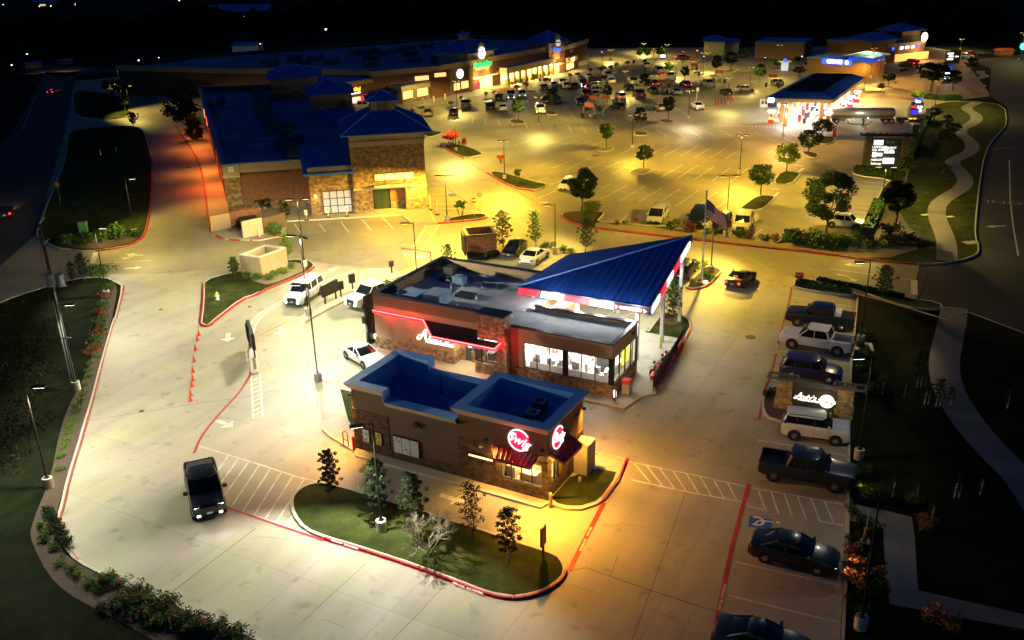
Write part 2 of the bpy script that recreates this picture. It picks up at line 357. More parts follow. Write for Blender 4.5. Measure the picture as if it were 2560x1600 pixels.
def kerb_paint(pts, w=.13, z=.15, face=True):
    """red fire-lane paint on kerb top edge and face; pts run with the island on the left"""
    pts = smooth2(pts, 1, closed=False); mb = MB()
    mb.strip(pts, w, z+.004, 1)
    o = []
    n = len(pts)
    for i, p in enumerate(pts):
        a = pts[max(0, i-1)]; b = pts[min(n-1, i+1)]; d = (b-a).normalized(); o.append(p+Vector((d.y, -d.x))*.006)
    mb._add([(p.x, p.y, .004) for p in o]+[(p.x, p.y, z+.005) for p in o], [(i, i+1, n+i+1, n+i) for i in range(n-1)])
    mb.strip(o, .10, .0085, -1)
    return struct(mb.build('kerb_paint_strip', M_RED))
def lawn_patch(name, pts, z, m, sm=1):
    pts = smooth2(pts, sm) if sm else pts
    return struct(MB().sheet(pts, z).build(name, m))
L = lambda c, r, *p: GP(c, r, p)
# big left verge
left_kerb = L(0,1,(1130,1175),(1172,1200),(1100,1512)) + L(0,2,(1085,0),(1010,260),(940,520),(880,760),(820,960),(740,1240),(655,1512)) + L(0,3,(600,250),(558,380),(568,500),(625,640),(740,770),(990,900),(1250,1020),(1500,1110),(1720,1205),(1950,1320),(2419,1490)) + px([(760,1660),(1000,1800)])
left_out = px([(700,2300),(-900,2300),(-900,1100),(-420,950),(0,757)]) + L(0,1,(350,1230),(700,1130),(1000,1110))
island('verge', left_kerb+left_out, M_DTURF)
red_l = L(0,1,(1172,1200),(1100,1512)) + L(0,2,(1085,0),(1010,260),(940,520),(880,760),(820,960),(740,1240),(655,1512)) + L(0,3,(600,250),(558,380),(568,500),(625,640),(740,775))
kerb_paint(red_l[:], .10)
lawn_patch('mulch_bed', L(0,1,(1120,1200),(1080,1400)) + L(0,2,(1060,0),(970,310),(860,760),(730,1200),(640,1512)) + L(0,3,(540,300),(520,480),(560,640),(700,790),(960,920),(1250,1045),(1690,1215),(2100,1400),(2419,1520)) + L(1,3,(100,1620)) + L(0,3,(2300,1900),(1500,1560),(1180,1370),(900,1230),(640,1090),(450,900),(350,700),(290,560),(300,440)) + L(0,2,(480,1512),(560,1100),(640,850),(800,550),(870,390),(900,100)) + L(0,1,(960,1300),(1000,1180)), .125, M_MULCH)
# upper-left verge
ul = L(0,1,(660,852),(760,868),(880,868),(1010,855),(1200,820),(1320,770),(1380,700),(1410,560),(1430,400),(1440,250),(1440,0)) + L(0,0,(1440,1512),(1400,1350),(1350,1210),(1200,1190),(950,1200),(700,1240),(640,1270)) + px([(165,400),(122,500),(100,560),(88,588),(110,605),(140,622)])
island('verge', ul, M_TURF); kerb_paint(L(0,1,(680,858),(880,868),(1010,855),(1200,820),(1320,770),(1380,700),(1410,560),(1430,400),(1440,250),(1440,0)), .13)
lawn_patch('mulch_bed', L(0,1,(640,830),(860,845),(1010,835),(1200,800),(1310,750),(1340,690),(1300,670),(1100,740),(900,760),(640,780)), .124, M_MULCH)
island('verge', L(0,0,(690,870),(800,860),(960,880),(1100,900),(1225,1000),(1225,1100),(1100,1128),(900,1128),(720,1105),(690,1000)), M_TURF)
# hydrant triangle
tri = L(0,1,(1925,1140),(2170,1075),(2419,1030)) + L(1,1,(100,990),(330,945),(500,952),(550,985),(555,1010),(500,1060),(370,1120),(130,1215),(0,1285)) + L(0,1,(2300,1310),(2040,1512)) + L(0,2,(1985,55),(1940,65),(1895,45),(1900,0)) + L(0,1,(1915,1400),(1920,1250))
island('lawn_island', tri, M_TURF); kerb_paint((L(0,1,(1920,1180),(1912,1400)) + L(0,2,(1893,0),(1892,45),(1935,68),(1990,55)) + L(0,1,(2050,1512),(2300,1320)) + L(1,1,(0,1285),(130,1215),(370,1120),(500,1062),(555,1012))), .13)
lawn_patch('mulch_bed', L(1,1,(-60,1140),(30,1170),(130,1190),(380,1090),(490,1035),(440,985),(330,975),(200,1000),(0,1090)), .124, M_ROCK)
# drive-thru divider and sidewalk apron round the small drinks building
y8 = lambda *l: [Zl(x, y).to_2d() for x, y in l]
SWPT = lambda *l: [SW.w(x, y) for x, y in l]; ANPT = lambda *l: [AN.w(x, y) for x, y in l]
div = y8((1215,112),(1400,118),(1500,150),(1485,175),(1270,270),(975,405),(760,515),(680,570),(672,640),(760,900),(840,1040),(970,1120)) + SWPT((-16.4,7.2),(-10,6.5),(.8,6.4)) + L(2,2,(770,1255),(1050,1322),(1090,1325)) + L(2,3,(1012,15),(880,190),(800,245),(660,292),(520,292),(340,240)) + SWPT((0,-.95),(-7,-.95),(-14.2,-.95)) + L(1,2,(930,1255),(850,1205),(700,1115),(622,1045),(605,960),(590,830),(545,640)) + y8((740,1080),(690,880),(640,650),(630,570),(650,520),(740,430),(850,350))
island('sidewalk', div, M_WALK, kw=.15, sm=0, top_name='sidewalk')
lawn_patch('lawn', L(1,2,(795,665),(905,690),(920,1035),(872,960),(830,800)), .126, M_TURF, 0)
lawn_patch('lawn', L(2,2,(812,1418),(985,1452)) + L(2,3,(955,20),(850,165),(790,215),(650,258),(520,258),(430,235),(365,180)) + SWPT((.1,.1),(.1,3.0)), .126, M_TURF, 0)
kerb_paint(L(2,3,(862,205),(1012,15)) + L(2,2,(1088,1328)), .12)
# big bottom island
big = L(1,3,(320,230),(345,140),(460,55),(600,25),(760,52),(1150,170),(1470,265),(1900,400),(2240,510)) + L(2,3,(80,600),(430,708),(500,790),(520,870),(480,955),(350,1050),(200,1105),(0,1135)) + L(1,3,(2419,1130),(2200,1098),(1950,1000),(1500,830),(950,650),(640,560),(450,480),(350,350))
island('lawn_island', big, M_TURF, kw=.2)
kerb_paint(L(1,3,(640,565),(950,655),(1500,835),(1950,1005),(2200,1102)) + L(2,3,(0,1140),(200,1108),(350,1052),(480,955),(520,870)), .14)
# custard stand apron
apron = ANPT((-24.6,-1.5),(-14,-1.7),(1.5,-1.2),(2.0,1.2),(2.8,2.1)) + L(2,2,(1350,655),(1500,425),(1640,200),(1695,95)) + [Z(1260,640,.19843)(*p).to_2d() for p in ((2372,880),(2345,800),(2240,735),(2130,705),(2010,715),(1960,760))] + ANPT((-2.2,13.6),(-12.5,13.6),(-12.5,12.2),(-24.6,12.2))
island('sidewalk', apron, M_WALK, kw=.15, sm=0, top_name='sidewalk')
zz = Z(1260, 640, .19843)
lawn_patch('lawn', [zz(*p).to_2d() for p in ((1775,975),(1950,800),(2015,735),(2130,720),(2230,750),(2320,820),(2340,900),(2250,1060))], .126, M_TURF, 0)
lawn_patch('mulch_bed', [zz(*p).to_2d() for p in ((1995,820),(2060,790),(2160,785),(2240,810),(2250,850),(2180,880),(2060,880),(2000,850))], .131, M_MULCH, 1)
kerb_paint(L(2,2,(1350,655),(1500,425),(1640,200),(1695,95)) + [zz(*p).to_2d() for p in ((2372,880),(2345,800))], .13)
# flagpole island
fi = L(2,1,(1630,1205),(1710,1232),(1830,1205),(1905,1150),(1965,1080),(1985,1050),(1940,1022),(1830,1005),(1740,1090))
island('lawn_island', fi, M_MULCH, top_name='mulch_bed'); kerb_paint(L(2,1,(1640,1212),(1710,1234),(1830,1208),(1905,1152),(1970,1080)), .13)
# long median and the right-hand verge
rl = L(2,1,(455,525),(500,497),(600,487),(760,490),(872,495),(865,525),(800,592),(1000,600),(1250,628),(1480,640),(1620,665),(1900,700),(2100,735),(2260,755),(2419,790)) + \
     L(3,1,(90,795),(140,715),(330,690),(500,705),(700,720),(880,705),(900,680),(960,560),(1010,400),(1090,250),(1170,188),(820,152),(790,100),(850,45)) + L(3,0,(1335,1420),(1425,1270),(1480,1150),(1505,1050),(1545,1000),(1700,962),(1940,962),(2000,968),(2240,1000),(2262,1180),(2205,1245),(2090,1370),(2045,1505)) + \
     L(3,1,(2030,60),(1995,300),(1960,640),(1970,760),(2000,830),(1985,900),(1850,950),(1760,965),(1610,990),(1400,990),(1060,962),(500,890),(0,838)) + L(2,1,(1560,740),(1200,700),(780,650),(640,620),(520,580))
island('verge', rl, M_TURF)
kerb_paint((L(3,1,(1400,990),(1060,962),(500,890),(0,838)) + L(2,1,(1560,740),(1200,700),(780,650),(640,620),(520,580),(458,530)))[::-1], .16)
lawn_patch('gravel_bed', L(2,1,(780,640),(800,600),(1250,632),(1620,670),(1900,706),(2260,762),(2419,796)) + L(3,1,(100,800),(330,780),(650,840),(1000,830),(1400,820),(1420,850),(1150,930),(900,930),(500,880),(0,828)) + L(2,1,(1560,730),(1200,690)), .126, M_ROCK, 0)
lawn_patch('mulch_bed', L(2,1,(462,530),(510,503),(600,493),(840,500),(770,580),(640,605),(540,575)), .126, M_MULCH, 0)
lawn_patch('gravel_bed', L(3,1,(1040,560),(1100,440),(1200,450),(1240,500),(1340,650),(1450,760),(1340,800),(1000,790),(900,730)), .13, M_MULCH, 0)
path_c = L(3,1,(1690,960),(1690,800),(1655,690),(1595,560),(1590,470),(1620,410),(1700,350),(1820,285),(1868,215),(1850,150),(1780,90),(1730,20)) + L(3,0,(1790,1500),(1890,1460),(1940,1400),(1910,1340),(1825,1275),(1810,1230),(1900,1190),(1975,1140),(1965,1090),(1890,1050),(1870,1025),(1910,1000),(1980,972))
struct(MB().strip(smooth2(path_c, 2, False), 2.1, .13).build('footpath', M_PATH))
struct(MB().strip(smooth2(L(3,0,(1960,905),(1975,870),(1910,850),(1900,840),(1960,825),(2040,815),(1960,780),(1940,750),(2010,735),(2060,720),(2000,690),(2010,670)), 2, False), 2.1, .016).build('footpath', M_PATH))
# right-hand stall head planting, monument island, lower right ground
island('planter_strip', L(3,1,(222,1190),(255,1165),(420,1175),(600,1205),(800,1255),(825,1290),(500,1255),(260,1215)), M_MULCH, top_name='mulch_bed')
island('planter_strip', L(3,1,(415,1152),(470,1140),(900,1220),(1300,1310),(1640,1355),(1650,1430),(1300,1400),(1000,1300),(700,1190)), M_TURF)
rr = px([(2142,738),(2200,752),(2280,775),(2360,800),(2420,782),(2560,835),(2900,950),(2900,2300),(2060,2300),(2102,1600),(2114,1385),(2117,1240),(2119,1118),(2124,927),(2132,848)])
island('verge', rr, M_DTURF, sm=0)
struct(MB().strip(smooth2([GT(3,2,x,y).to_2d() for x,y in ((1755,-110),(1745,0),(1700,200),(1655,420),(1690,650),(1830,900),(2000,1120),(2200,1330),(2400,1512))] + px([(2640,1330),(2800,1500)]), 2, False), 2.3, .13).build('footpath', M_PATH))
struct(MB().sheet(L(3,3,(750,235),(1080,300),(1355,365),(1380,520),(1415,1060),(2419,1290)) + px([(2700,1580),(2700,1640)]) + L(3,3,(2419,1430),(1700,1300),(1150,1190),(1110,1000),(1085,470),(750,395)), .131).build('footpath', M_PATH))
island('monument_bed', px([(1902,1012),(1912,978),(1938,964),(2120,1003),(2117,1098),(1945,1056),(1912,1044)]), M_MULCH, top_name='mulch_bed')
for k, (pts, m) in enumerate([
    (L(1,0,(1560,1262),(1600,1235),(1790,1250),(1700,1288),(1625,1300)), M_TURF),
    (L(1,0,(1745,1380),(1900,1365),(2040,1400),(2150,1455),(2130,1470),(1970,1500),(1870,1450)), M_TURF),
    (px([(1217,433),(1245,428),(1335,455),(1371,462),(1360,471),(1333,477),(1280,469)]), M_TURF),
    (L(1,1,(1730,600),(1800,562),(1900,540),(2080,510),(2170,515),(2190,540),(2100,570),(1900,585)), M_TURF),
    (L(2,1,(1110,130),(1150,95),(1200,80),(1350,88),(1270,140)), M_ROCK),
    (px([(1846,527),(1850,521),(1894,489),(1935,491),(1938,497),(1900,530)]), M_TURF),
    (L(3,1,(30,232),(130,100),(290,125),(312,140),(215,240)), M_TURF),
    (L(3,0,(425,1358),(470,1290),(655,1300),(600,1370)), M_TURF), (L(3,0,(300,1440),(360,1430),(495,1460),(440,1512)), M_TURF),
    (L(2,0,(1150,1240),(1270,1250),(1295,1280),(1160,1288)), M_MULCH), (L(2,0,(785,1432),(860,1390),(990,1390),(900,1442)), M_ROCK),
    (L(2,0,(1370,1132),(1500,1130),(1552,1165),(1420,1172)), M_MULCH), (L(2,0,(305,1055),(390,1048),(445,1088),(350,1092)), M_MULCH),
    (L(2,0,(-30,1128),(105,1135),(135,1175),(-10,1175)), M_MULCH), (Za(1600,1210).to_2d(), None),
    ([Za(*p).to_2d() for p in ((450,1020),(560,985),(700,985),(740,1040),(600,1045))], M_MULCH), ([Za(*p).to_2d() for p in ((1060,890),(1180,850),(1340,850),(1310,905))], M_TURF),
    ([Za(*p).to_2d() for p in ((1800,730),(1900,715),(2060,740),(1990,755))], M_TURF), ([Zb(*p).to_2d() for p in ((930,380),(1200,375),(1240,395),(1010,405))], M_TURF),
    ([Zb(*p).to_2d() for p in ((1170,340),(1300,325),(1375,345),(1290,352))], M_MULCH), ([Zb(*p).to_2d() for p in ((1500,250),(1620,235),(1750,245),(1620,262))], M_MULCH),
    (L(3,0,(970,825),(1060,810),(1195,820),(1175,838)), M_MULCH), (L(3,0,(870,880),(1000,855),(1130,870),(1110,890)), M_MULCH), (L(3,0,(1160,785),(1240,770),(1210,795)), M_TURF),
    (L(2,0,(1860,710),(1940,705),(1950,725),(1880,722)), M_MULCH), (L(2,0,(1940,680),(2100,655),(2145,660),(2060,690)), M_MULCH),
    (L(3,0,(1220,660),(1330,650),(1345,675),(1250,690)), M_TURF), (L(3,0,(330,590),(440,585),(450,620),(340,625)), M_TURF)]):
    if m is not None: island('planting_island', pts, m, sm=1, kw=.14)
kerb_paint([p for p in L(1,0,(1740,1375),(1870,1452),(1968,1502))], .2); kerb_paint(px([(1217,433),(1280,470),(1333,478)]), .2)
kerb_paint(L(1,1,(1715,606),(1900,588),(2100,572),(2188,545)), .2)
# sidewalks round the strip building
wk = px([(372, 226), (400, 262), (430, 300), (497, 400), (514, 480), (521, 565), (533, 588), (565, 600), (650, 603), (712, 590), (718, 553)]) + L(1,1,(300,585),(1375,525),(1490,612),(1700,600),(1660,500),(1600,440),(1560,200),(1545,0)) + px([(1050,400),(960,330),(500,215),(430,215)])
island('sidewalk', wk, M_WALK, kw=.15, sm=0, top_name='sidewalk')
kerb_paint(px([(372, 226), (430, 300), (497, 400), (514, 480), (521, 565), (533, 588), (565, 600), (600, 602)]), .14); kerb_paint(px([(625, 603), (712, 591)]), .2)
# store front walk and clay crossing
sheet('sidewalk', px([(985, 262), (1075, 248), (1125, 240), (1240, 203), (1372, 187), (1470, 161), (1500, 163), (1480, 172), (1400, 196), (1310, 212), (1280, 222), (1190, 240), (1130, 252), (1060, 268), (1000, 280)]), .012, M_WALK)
sheet('crossing_pavement', [Za(*p).to_2d() for p in ((1230,690),(1500,665),(1800,700),(1750,730),(1560,750),(1330,745))], .016, M_CLAY)
wh = MB(); rd = MB(); bl = MB()
def ws(c, r, pts, w=.12, mb=wh, z=.012): mb.strip([GT(c, r, x, y).to_2d() for x, y in pts], w, z)
def ladder(A, B, n, w=.12, rail=True, diag=0, mb=wh, z=.012):
    """two rails A,B (2-D point lists) with n rungs; diag shifts the far end of each rung"""
    def at(P, t):
        L_ = [0]
        for a, b in zip(P, P[1:]): L_.append(L_[-1]+(Vector(b)-Vector(a)).length)
        s_ = t*L_[-1]
        for i in range(len(P)-1):
            if s_ <= L_[i+1]+1e-9: return Vector(P[i]).lerp(Vector(P[i+1]), (s_-L_[i])/max(1e-9, L_[i+1]-L_[i]))
        return Vector(P[-1])
    if rail: mb.strip(A, w, z); mb.strip(B, w, z)
    for i in range(n):
        t = (i+.5)/n; u = t+diag
        if 0 <= u <= 1: mb.strip([at(A, t), at(B, u)], w*.9, z+.002)
# curved hatch lane and lower hatch lane (left of drive-thru)
cl_o = smooth2(y8((1100,110),(880,195),(700,270),(520,360),(400,410),(300,480),(230,550),(205,620),(212,720)), 2, False)
cl_i = smooth2(y8((1105,122),(890,215),(720,290),(560,360),(420,430),(330,500),(270,570),(248,640),(250,735)), 2, False)
ladder(cl_o, cl_i, 52, .12, True, -.008)
ladder(y8((228,1000),(246,1362)), y8((303,990),(326,1345)), 10, .13, True, -.06)
wh.strip(y8((246,1362),(326,1345)), .12, .0125)
# wide hatch by the dark pickup
for (x0,y0),(x1,y1) in (((461,-17),(195,395)),((355,-47),(95,360)),((245,-82),(-15,330)),((140,-112),(-125,295)),((35,-145),(-235,255)),((-69,-172),(-345,215)),((-169,-197),(-440,180)),((-264,-227),(-480,85)),((345,335),(285,425))): ws(1,3,[(x0,y0),(x1,y1)])
ws(0,2,[(1880,1192),(2419,1355)], .14); ws(1,2,[(0,1355),(440,1500)], .14); ws(1,3,[(430,-22),(540,6),(640,30)], .14); ws(1,3,[(-520,165),(-60,325),(100,375),(500,512)], .12)
ladder(L(2,2,(1090,1340),(1890,1500)) + L(2,3,(2230,60)), L(2,3,(1150,-8),(1650,110),(2195,215)), 9, .12, False, .105)
ws(2,2,[(1040,1325),(1890,1500)]); ws(2,3,[(1880,-10),(2240,70)]); ws(2,3,[(1130,0),(1650,112),(2200,212)], .14)
ladder(L(2,3,(2260,75)) + L(3,3,(0,100),(730,240)), L(2,3,(2230,245),(2419,290)) + L(3,3,(100,320),(710,428)), 7, .12, False, .12)
ws(2,3,[(2270,75),(2419,105)]); ws(3,3,[(0,100),(740,240)]); ws(2,3,[(2225,215),(2228,245),(2419,292)], .12); ws(3,3,[(480,390),(715,428)], .12)
for ln in ([(2115,775),(2419,845)],[(2045,1090),(2419,1185)],[(1965,1435),(2120,1475)]): ws(2,3,ln)
for ln in ([(0,845),(200,890),(680,1000)],[(0,1185),(665,1345)],[(0,1405),(210,1455)]): ws(3,3,ln)
for ln in ([(225,1295),(800,1385)],[(210,1210),(800,1300)][:0]):
    if ln: ws(3,1,ln)
for ln in ([(90,290),(750,390)],[(60,470),(760,515)],[(0,1150),(735,1280)]): ws(3,2,ln)
ws(2,2,[(2320,1135),(2419,1150)])
# custard stalls at the back
for ln in ([(300,985),(420,915)],[(600,880),(470,960)][:0]):
    if ln: ws(2,1,ln)
ladder(L(2,1,(850,1500),(1010,1400)), L(2,1,(1000,1512),(1150,1440)), 5, .1, True)
# crosswalk by the strip building
ladder(L(1,1,(1610,618),(1480,830)), L(1,1,(1735,612),(1600,812)), 9, .22, True)
for a, b in (((597,600),(655,680)),((800,583),(880,687)),((1000,563),(1090,665)),((1197,545),(1293,643)),((360,600),(420,690))): ws(1,1,[a, b], .16)
ws(1,1,[(2180,512),(2419,492)], .5); ws(2,1,[(0,497),(45,492)], .5)
# stalls right of the strip building tower
for i in range(7): y = 180+i*47; ws(1,1,[(1600+i*14,y),(1760+i*28,y-4)], .12)
# driveway arrows and lines
ws(0,1,[(870,978),(1425,950)], .14); ws(0,1,[(905,872),(875,978)], .55)
ws(3,1,[(580,1028),(1390,1138)], .13); ws(3,1,[(1382,1135),(1382,1272)], .6)
ws(3,1,[(2280,0),(2290,400),(2320,650),(2365,905)], .16)
ws(0,0,[(0,1400),(150,1200)][:0]+[(210,1230),(300,1000),(330,900)], .12)
def arrow(p, d, ln=2.4, kind='s', z=.012, w=.16):
    """straight arrow: p tail point, d direction"""
    p = Vector(p[:2]); d = Vector(d[:2]).normalized(); s_ = Vector((-d.y, d.x)); t = p+d*ln*.6
    wh.sheet([p+s_*w, p-s_*w, t-s_*w, t+s_*w], z); wh.sheet([t+s_*w*3.2, t-s_*w*3.2, p+d*ln], z+.001)
def arr(c, r, a, b, w=.18): A = GT(c, r, *a).to_2d(); B = GT(c, r, *b).to_2d(); arrow(A, B-A, (B-A).length, w=w)
arr(0,1,(1175,1026),(1350,1015)); arr(0,1,(1350,902),(1190,890)); arr(0,1,(1260,905),(1155,940)); arr(3,1,(880,1002),(715,985));
ws(3,1,[(652,1083),(740,1095),(790,1120)], .36); arr(3,1,(770,1105),(825,1150), .16)
def arz(f, a, b, w=.18): A = f(*a).to_2d(); B = f(*b).to_2d(); arrow(A, B-A, (B-A).length, w=w)
arz(Zl,(485,600),(485,665),.22); arz(Zl,(38,648),(30,720),.22); arz(Zl,(965,92),(875,128)); arz(Zl,(1220,130),(1130,165))
arr(0,2,(2050,950),(2200,1012),.2); arr(1,3,(1740,140),(1975,215),.2); arr(2,1,(245,400),(350,405),.16); arr(2,1,(205,470),(135,455),.16); arr(2,1,(2240,520),(2120,525),.16)
arr(3,1,(2250,620),(2060,632),.13)
# far lot stalls (row lines seen through the yellow light)
def row(c, r, lines, w=.12):
    for a, b in lines: ws(c, r, [a, b], w)
row(2,1,[((845,368),(1100,232)),((1015,384),(1262,245)),((1193,400),(1425,258)),((1368,415),(1595,270)),((1548,436),(1765,285)),((1730,454),(1940,298)),((1910,470),(2122,315)),
 ((945,132),(1170,20)),((850,265),(940,222)),((1405,165),(1610,42)),((1562,175),(1758,50)),((1722,187),(1912,60)),((1890,198),(2070,70)),((2060,212),(2225,82)),((510,95),(740,-20)),((700,85),(890,5)),((830,105),(1030,10)),((380,78),(560,0)),((235,65),(400,0)),
 ((1010,603),(1095,515)),((1160,612),(1250,530))[:0] or ((1420,640),(1530,560)),((1640,655),(1720,590)),((1840,670),(1930,600)),((2045,712),(2140,620)),((2265,735),(2360,655)),((60,195),(200,143)),((215,212),(342,160)),((245,365),(410,292)),((355,232),(480,185))])
for pts in ([(860,288),(1300,318),(1750,365),(2210,410)],[(800,50),(1300,88),(1750,125),(2220,150)]): ws(2,1,pts,.1)
row(2,0,[((1030,1452),(1220,1362)),((1170,1462),(1350,1370)),((1310,1462),(1480,1375)),((1440,1472),(1612,1382)),((1585,1478),(1750,1387)),((1725,1487),(1885,1393)),((1875,1492),(2022,1400)),((2015,1502),(2160,1410)),((645,1422),(845,1342)),((520,1410),(725,1333)),((398,1398),(605,1325)),((270,1390),(490,1315)),((157,1380),(372,1307)),((30,1370),(262,1297)),
 ((1355,1215),(1478,1298)),((1505,1222),(1642,1303)),((1657,1225),(1802,1308)),((1812,1230),(1965,1313)),((1970,1235),(2135,1323)),((2130,1243),(2308,1330)),((2290,1247),(2419,1312)),((1220,1210),(1290,1255)),((1065,1205),(1110,1245)),
 ((385,1162),(425,1235)),((518,1170),(565,1250)),((652,1187),(710,1260)),((790,1197),(830,1240)),((548,1070),(608,1132)),((672,1078),(738,1143)),((805,1095),(872,1158)),((925,1095),(1008,1158)),((1058,1102),(1140,1160)),((1225,1125),(1285,1167)),((190,1042),(230,1105)),((1320,1102),(1370,1138)),((1535,1020),(1648,1080)),((1290,1018),(1365,1062)),((1155,930),(1228,978)),((1270,938),(1350,985)),((1615,945),(1735,1005)),((1380,938),(1430,960)),
 ((582,980),(632,1035)),((690,990),(745,1035)),((465,955),(513,1030)),((940,920),(1000,975)),((1040,920),(1115,980)),((950,855),(1030,918)),((1785,880),(1890,920)),((1790,755),(1860,800)),((1660,740),(1750,785)),((1785,715),(1840,738)),((1500,815),(1560,845)),((0,1160),(12,1200)),((130,1165),(148,1215)),((265,1180),(285,1225)),((580,920),(640,960)),((75,1035),(103,1095)),((140,945),(168,1003)),((975,785),(1010,808))], .13)
ws(2,0,[(1300,1265),(1800,1268),(2419,1280)],.1); ws(2,0,[(0,1165),(700,1190)],.1)
ladder(L(2,0,(1940,1180),(2419,1190)), L(2,0,(1950,1192),(2419,1204)), 14, .2, False, .03); ladder(L(3,0,(0,1190),(400,1215)), L(3,0,(0,1204),(400,1228)), 12, .2, False, .03)
row(3,0,[((0,1303),(68,1340)),((35,1255),(250,1350)),((205,1262),(335,1315)),((0,1455),(40,1420)),((820,920),(1030,930)),((1200,937),(1340,942))],.13)
row(3,1,[((240,48),(335,55)),((275,118),(335,78)),((95,735),(150,680)),((25,270),(105,278)),((45,352),(105,303))],.3)
row(3,1,[((880,205),(1110,225)),((880,245),(1090,262)),((880,290),(1070,300)),((810,402),(1000,425)),((840,450),(1000,467)),((815,485),(985,510)),((815,530),(960,552)),((490,592),(560,600)),((605,648),(860,680))],.1)
def rowz(f, ls, w=.12):
    for a, b in ls: wh.strip([f(*a).to_2d(), f(*b).to_2d()], w, .012)
rowz(Za, [((540,1120),(498,1230)),((750,1135),(715,1255)),((962,1155),(942,1275)),((1172,1170),(1165,1285)),((1385,1180),(1400,1310)),((1540,1015),(1585,1125)),((1745,1035),(1800,1140)),((1860,870),(1912,975)),((1950,1042),(2020,1160)),((2085,1300),(2120,1370)),((2298,1258),(2368,1390)),((1605,1260),(1635,1330)),((1840,1280),(1872,1350)),((2180,1090),(2240,1170))])
struct(wh.build('road_marking_lines', M_WHITE))
# red fire-lane lines on the pavement
def rs(pts, w=.14): rd.strip(smooth2(pts, 2, False), w, .014)
rs(y8((250,690),(400,615),(560,535),(690,478)), .1); rs(y8((213,735),(222,850),(230,975),(190,1060),(110,1170),(0,1285)) + L(0,2,(2080,880),(1960,1020),(1880,1140),(1835,1260)), .2)
rs(L(1,3,(-420,210),(-90,322),(100,392),(640,572)), .2)
rs(L(2,3,(870,215),(700,545),(535,868)), .3); rs(L(2,2,(1085,1330),(1095,1300)), .3)
rs(L(3,1,(225,1200),(190,1400)) + L(3,2,(150,0),(60,400),(0,620)) + L(2,2,(2419,560),(2370,760),(2335,940)), .2)
rs(L(2,3,(2240,40),(2080,620),(1900,1512)) + px([(1765,1690)]), .26)
rs(L(1,1,(500,950),(900,1005),(1280,1045)), .1); rs(L(1,1,(700,700),(1100,660),(1500,622)), .06); rs(L(1,1,(1600,115),(1780,245),(2110,480)), .12); rs(L(2,1,(0,265),(110,330),(440,520)), .12)
rs(L(1,1,(2020,30),(2180,125)), .15)
struct(rd.build('fire_lane_marking_lines', M_RED))
# fire-lane lettering
def ground_text(s, p, q, size, z, m, name='road_lettering_lines'):
    """lettering flat on the ground, reading from p towards q"""
    d = (q-p).normalized(); t = flat_text(s, size, off=.006)
    ang = math.atan2(d.y, d.x); c = (p+q)/2
    move(t, Matrix.Translation((c.x, c.y, z)) @ Matrix.Rotation(ang, 4, 'Z')); return struct(t.build(name, m))
fw = mat('stencil_white', (.8, .78, .74), .6, var=.1)
ground_text('FIRE LANE      NO PARKING', GT(2,3,750,440).to_2d(), GT(2,3,640,680).to_2d(), .2, .02, fw)
ground_text('NO PARKING  FIRE LANE', GT(2,3,2020,960).to_2d(), GT(2,3,1950,1260).to_2d(), .2, .02, fw)
ground_text('FIRE LANE  NO PARKING', GT(3,2,60,400).to_2d(), GT(3,2,110,150).to_2d(), .18, .02, fw)
for a, b, c, r in (((720,590),(960,670),1,3),((1900,1005),(2100,1080),1,3),((115,748),(235,742),1,1),((1960,578),(2110,563),1,1),((2020,935),(2170,960),1,1),((690,912),(850,932),3,1),((1000,848),(1150,828),0,1),((2360,1300),(2419,1270),0,1)):
    ground_text('FIRE LANE   NO PARKING', GT(c,r,*a).to_2d(), GT(c,r,*b).to_2d(), .17, .158, fw)
for y in (0,): ground_text('ONLY', GT(3,1,2225,400).to_2d(), GT(3,1,2075,390).to_2d(), 2.4, .014, mat('worn_white', (.3,.3,.3), .7, var=.2)); ground_text('ONLY', GT(3,0,2230,1400).to_2d(), GT(3,0,2110,1405).to_2d(), 2.4, .014, _M['worn_white'])
# accessible bay symbol
bay = L(2,3,(2245,335),(2419,370)) + L(3,3,(38,375),(35,445)) + L(2,3,(2419,475),(2230,440))
struct(MB().sheet(bay, .013).build('bay_marking', mat('bay_blue', (.03, .10, .42), .6, var=.15)))
sy = MB(); c0 = GT(2,3,2310,390).to_2d(); dx = (GT(2,3,2400,400).to_2d()-c0).normalized(); dy = Vector((-dx.y, dx.x))
ring = [c0+dx*(.42*math.cos(t))+dy*(.42*math.sin(t)) for t in [i*.35-2.2 for i in range(13)]]
sy.strip(ring, .13, .018); sy.strip([c0+dx*1.0+dy*.1, c0+dx*.5+dy*.1, c0+dx*.1+dy*.05, c0-dx*.1-dy*.35], .13, .019); sy.strip([c0+dx*.3+dy*.35, c0+dx*.35-dy*.1], .12, .02); sy.sheet([c0+dx*(1.25+.14*math.cos(t))+dy*(.1+.14*math.sin(t)) for t in [i*PI/5 for i in range(10)]], .018)
struct(sy.build('bay_marking', fw))
for p in ([(740,1380),(840,1375),(870,1400),(770,1400)],): struct(MB().sheet(L(2,1,*p), .013).build('bay_marking', _M['bay_blue']))
struct(MB().sheet(L(2,1,(1240,1470),(1330,1430),(1372,1436),(1330,1475)), .16).build('bay_marking', mat('bay_pale', (.12,.35,.45), .6, var=.1)))
struct(MB().sheet(L(1,1,(1810,320),(1880,315),(1895,340),(1830,348)), .013).build('bay_marking', _M['bay_blue']))
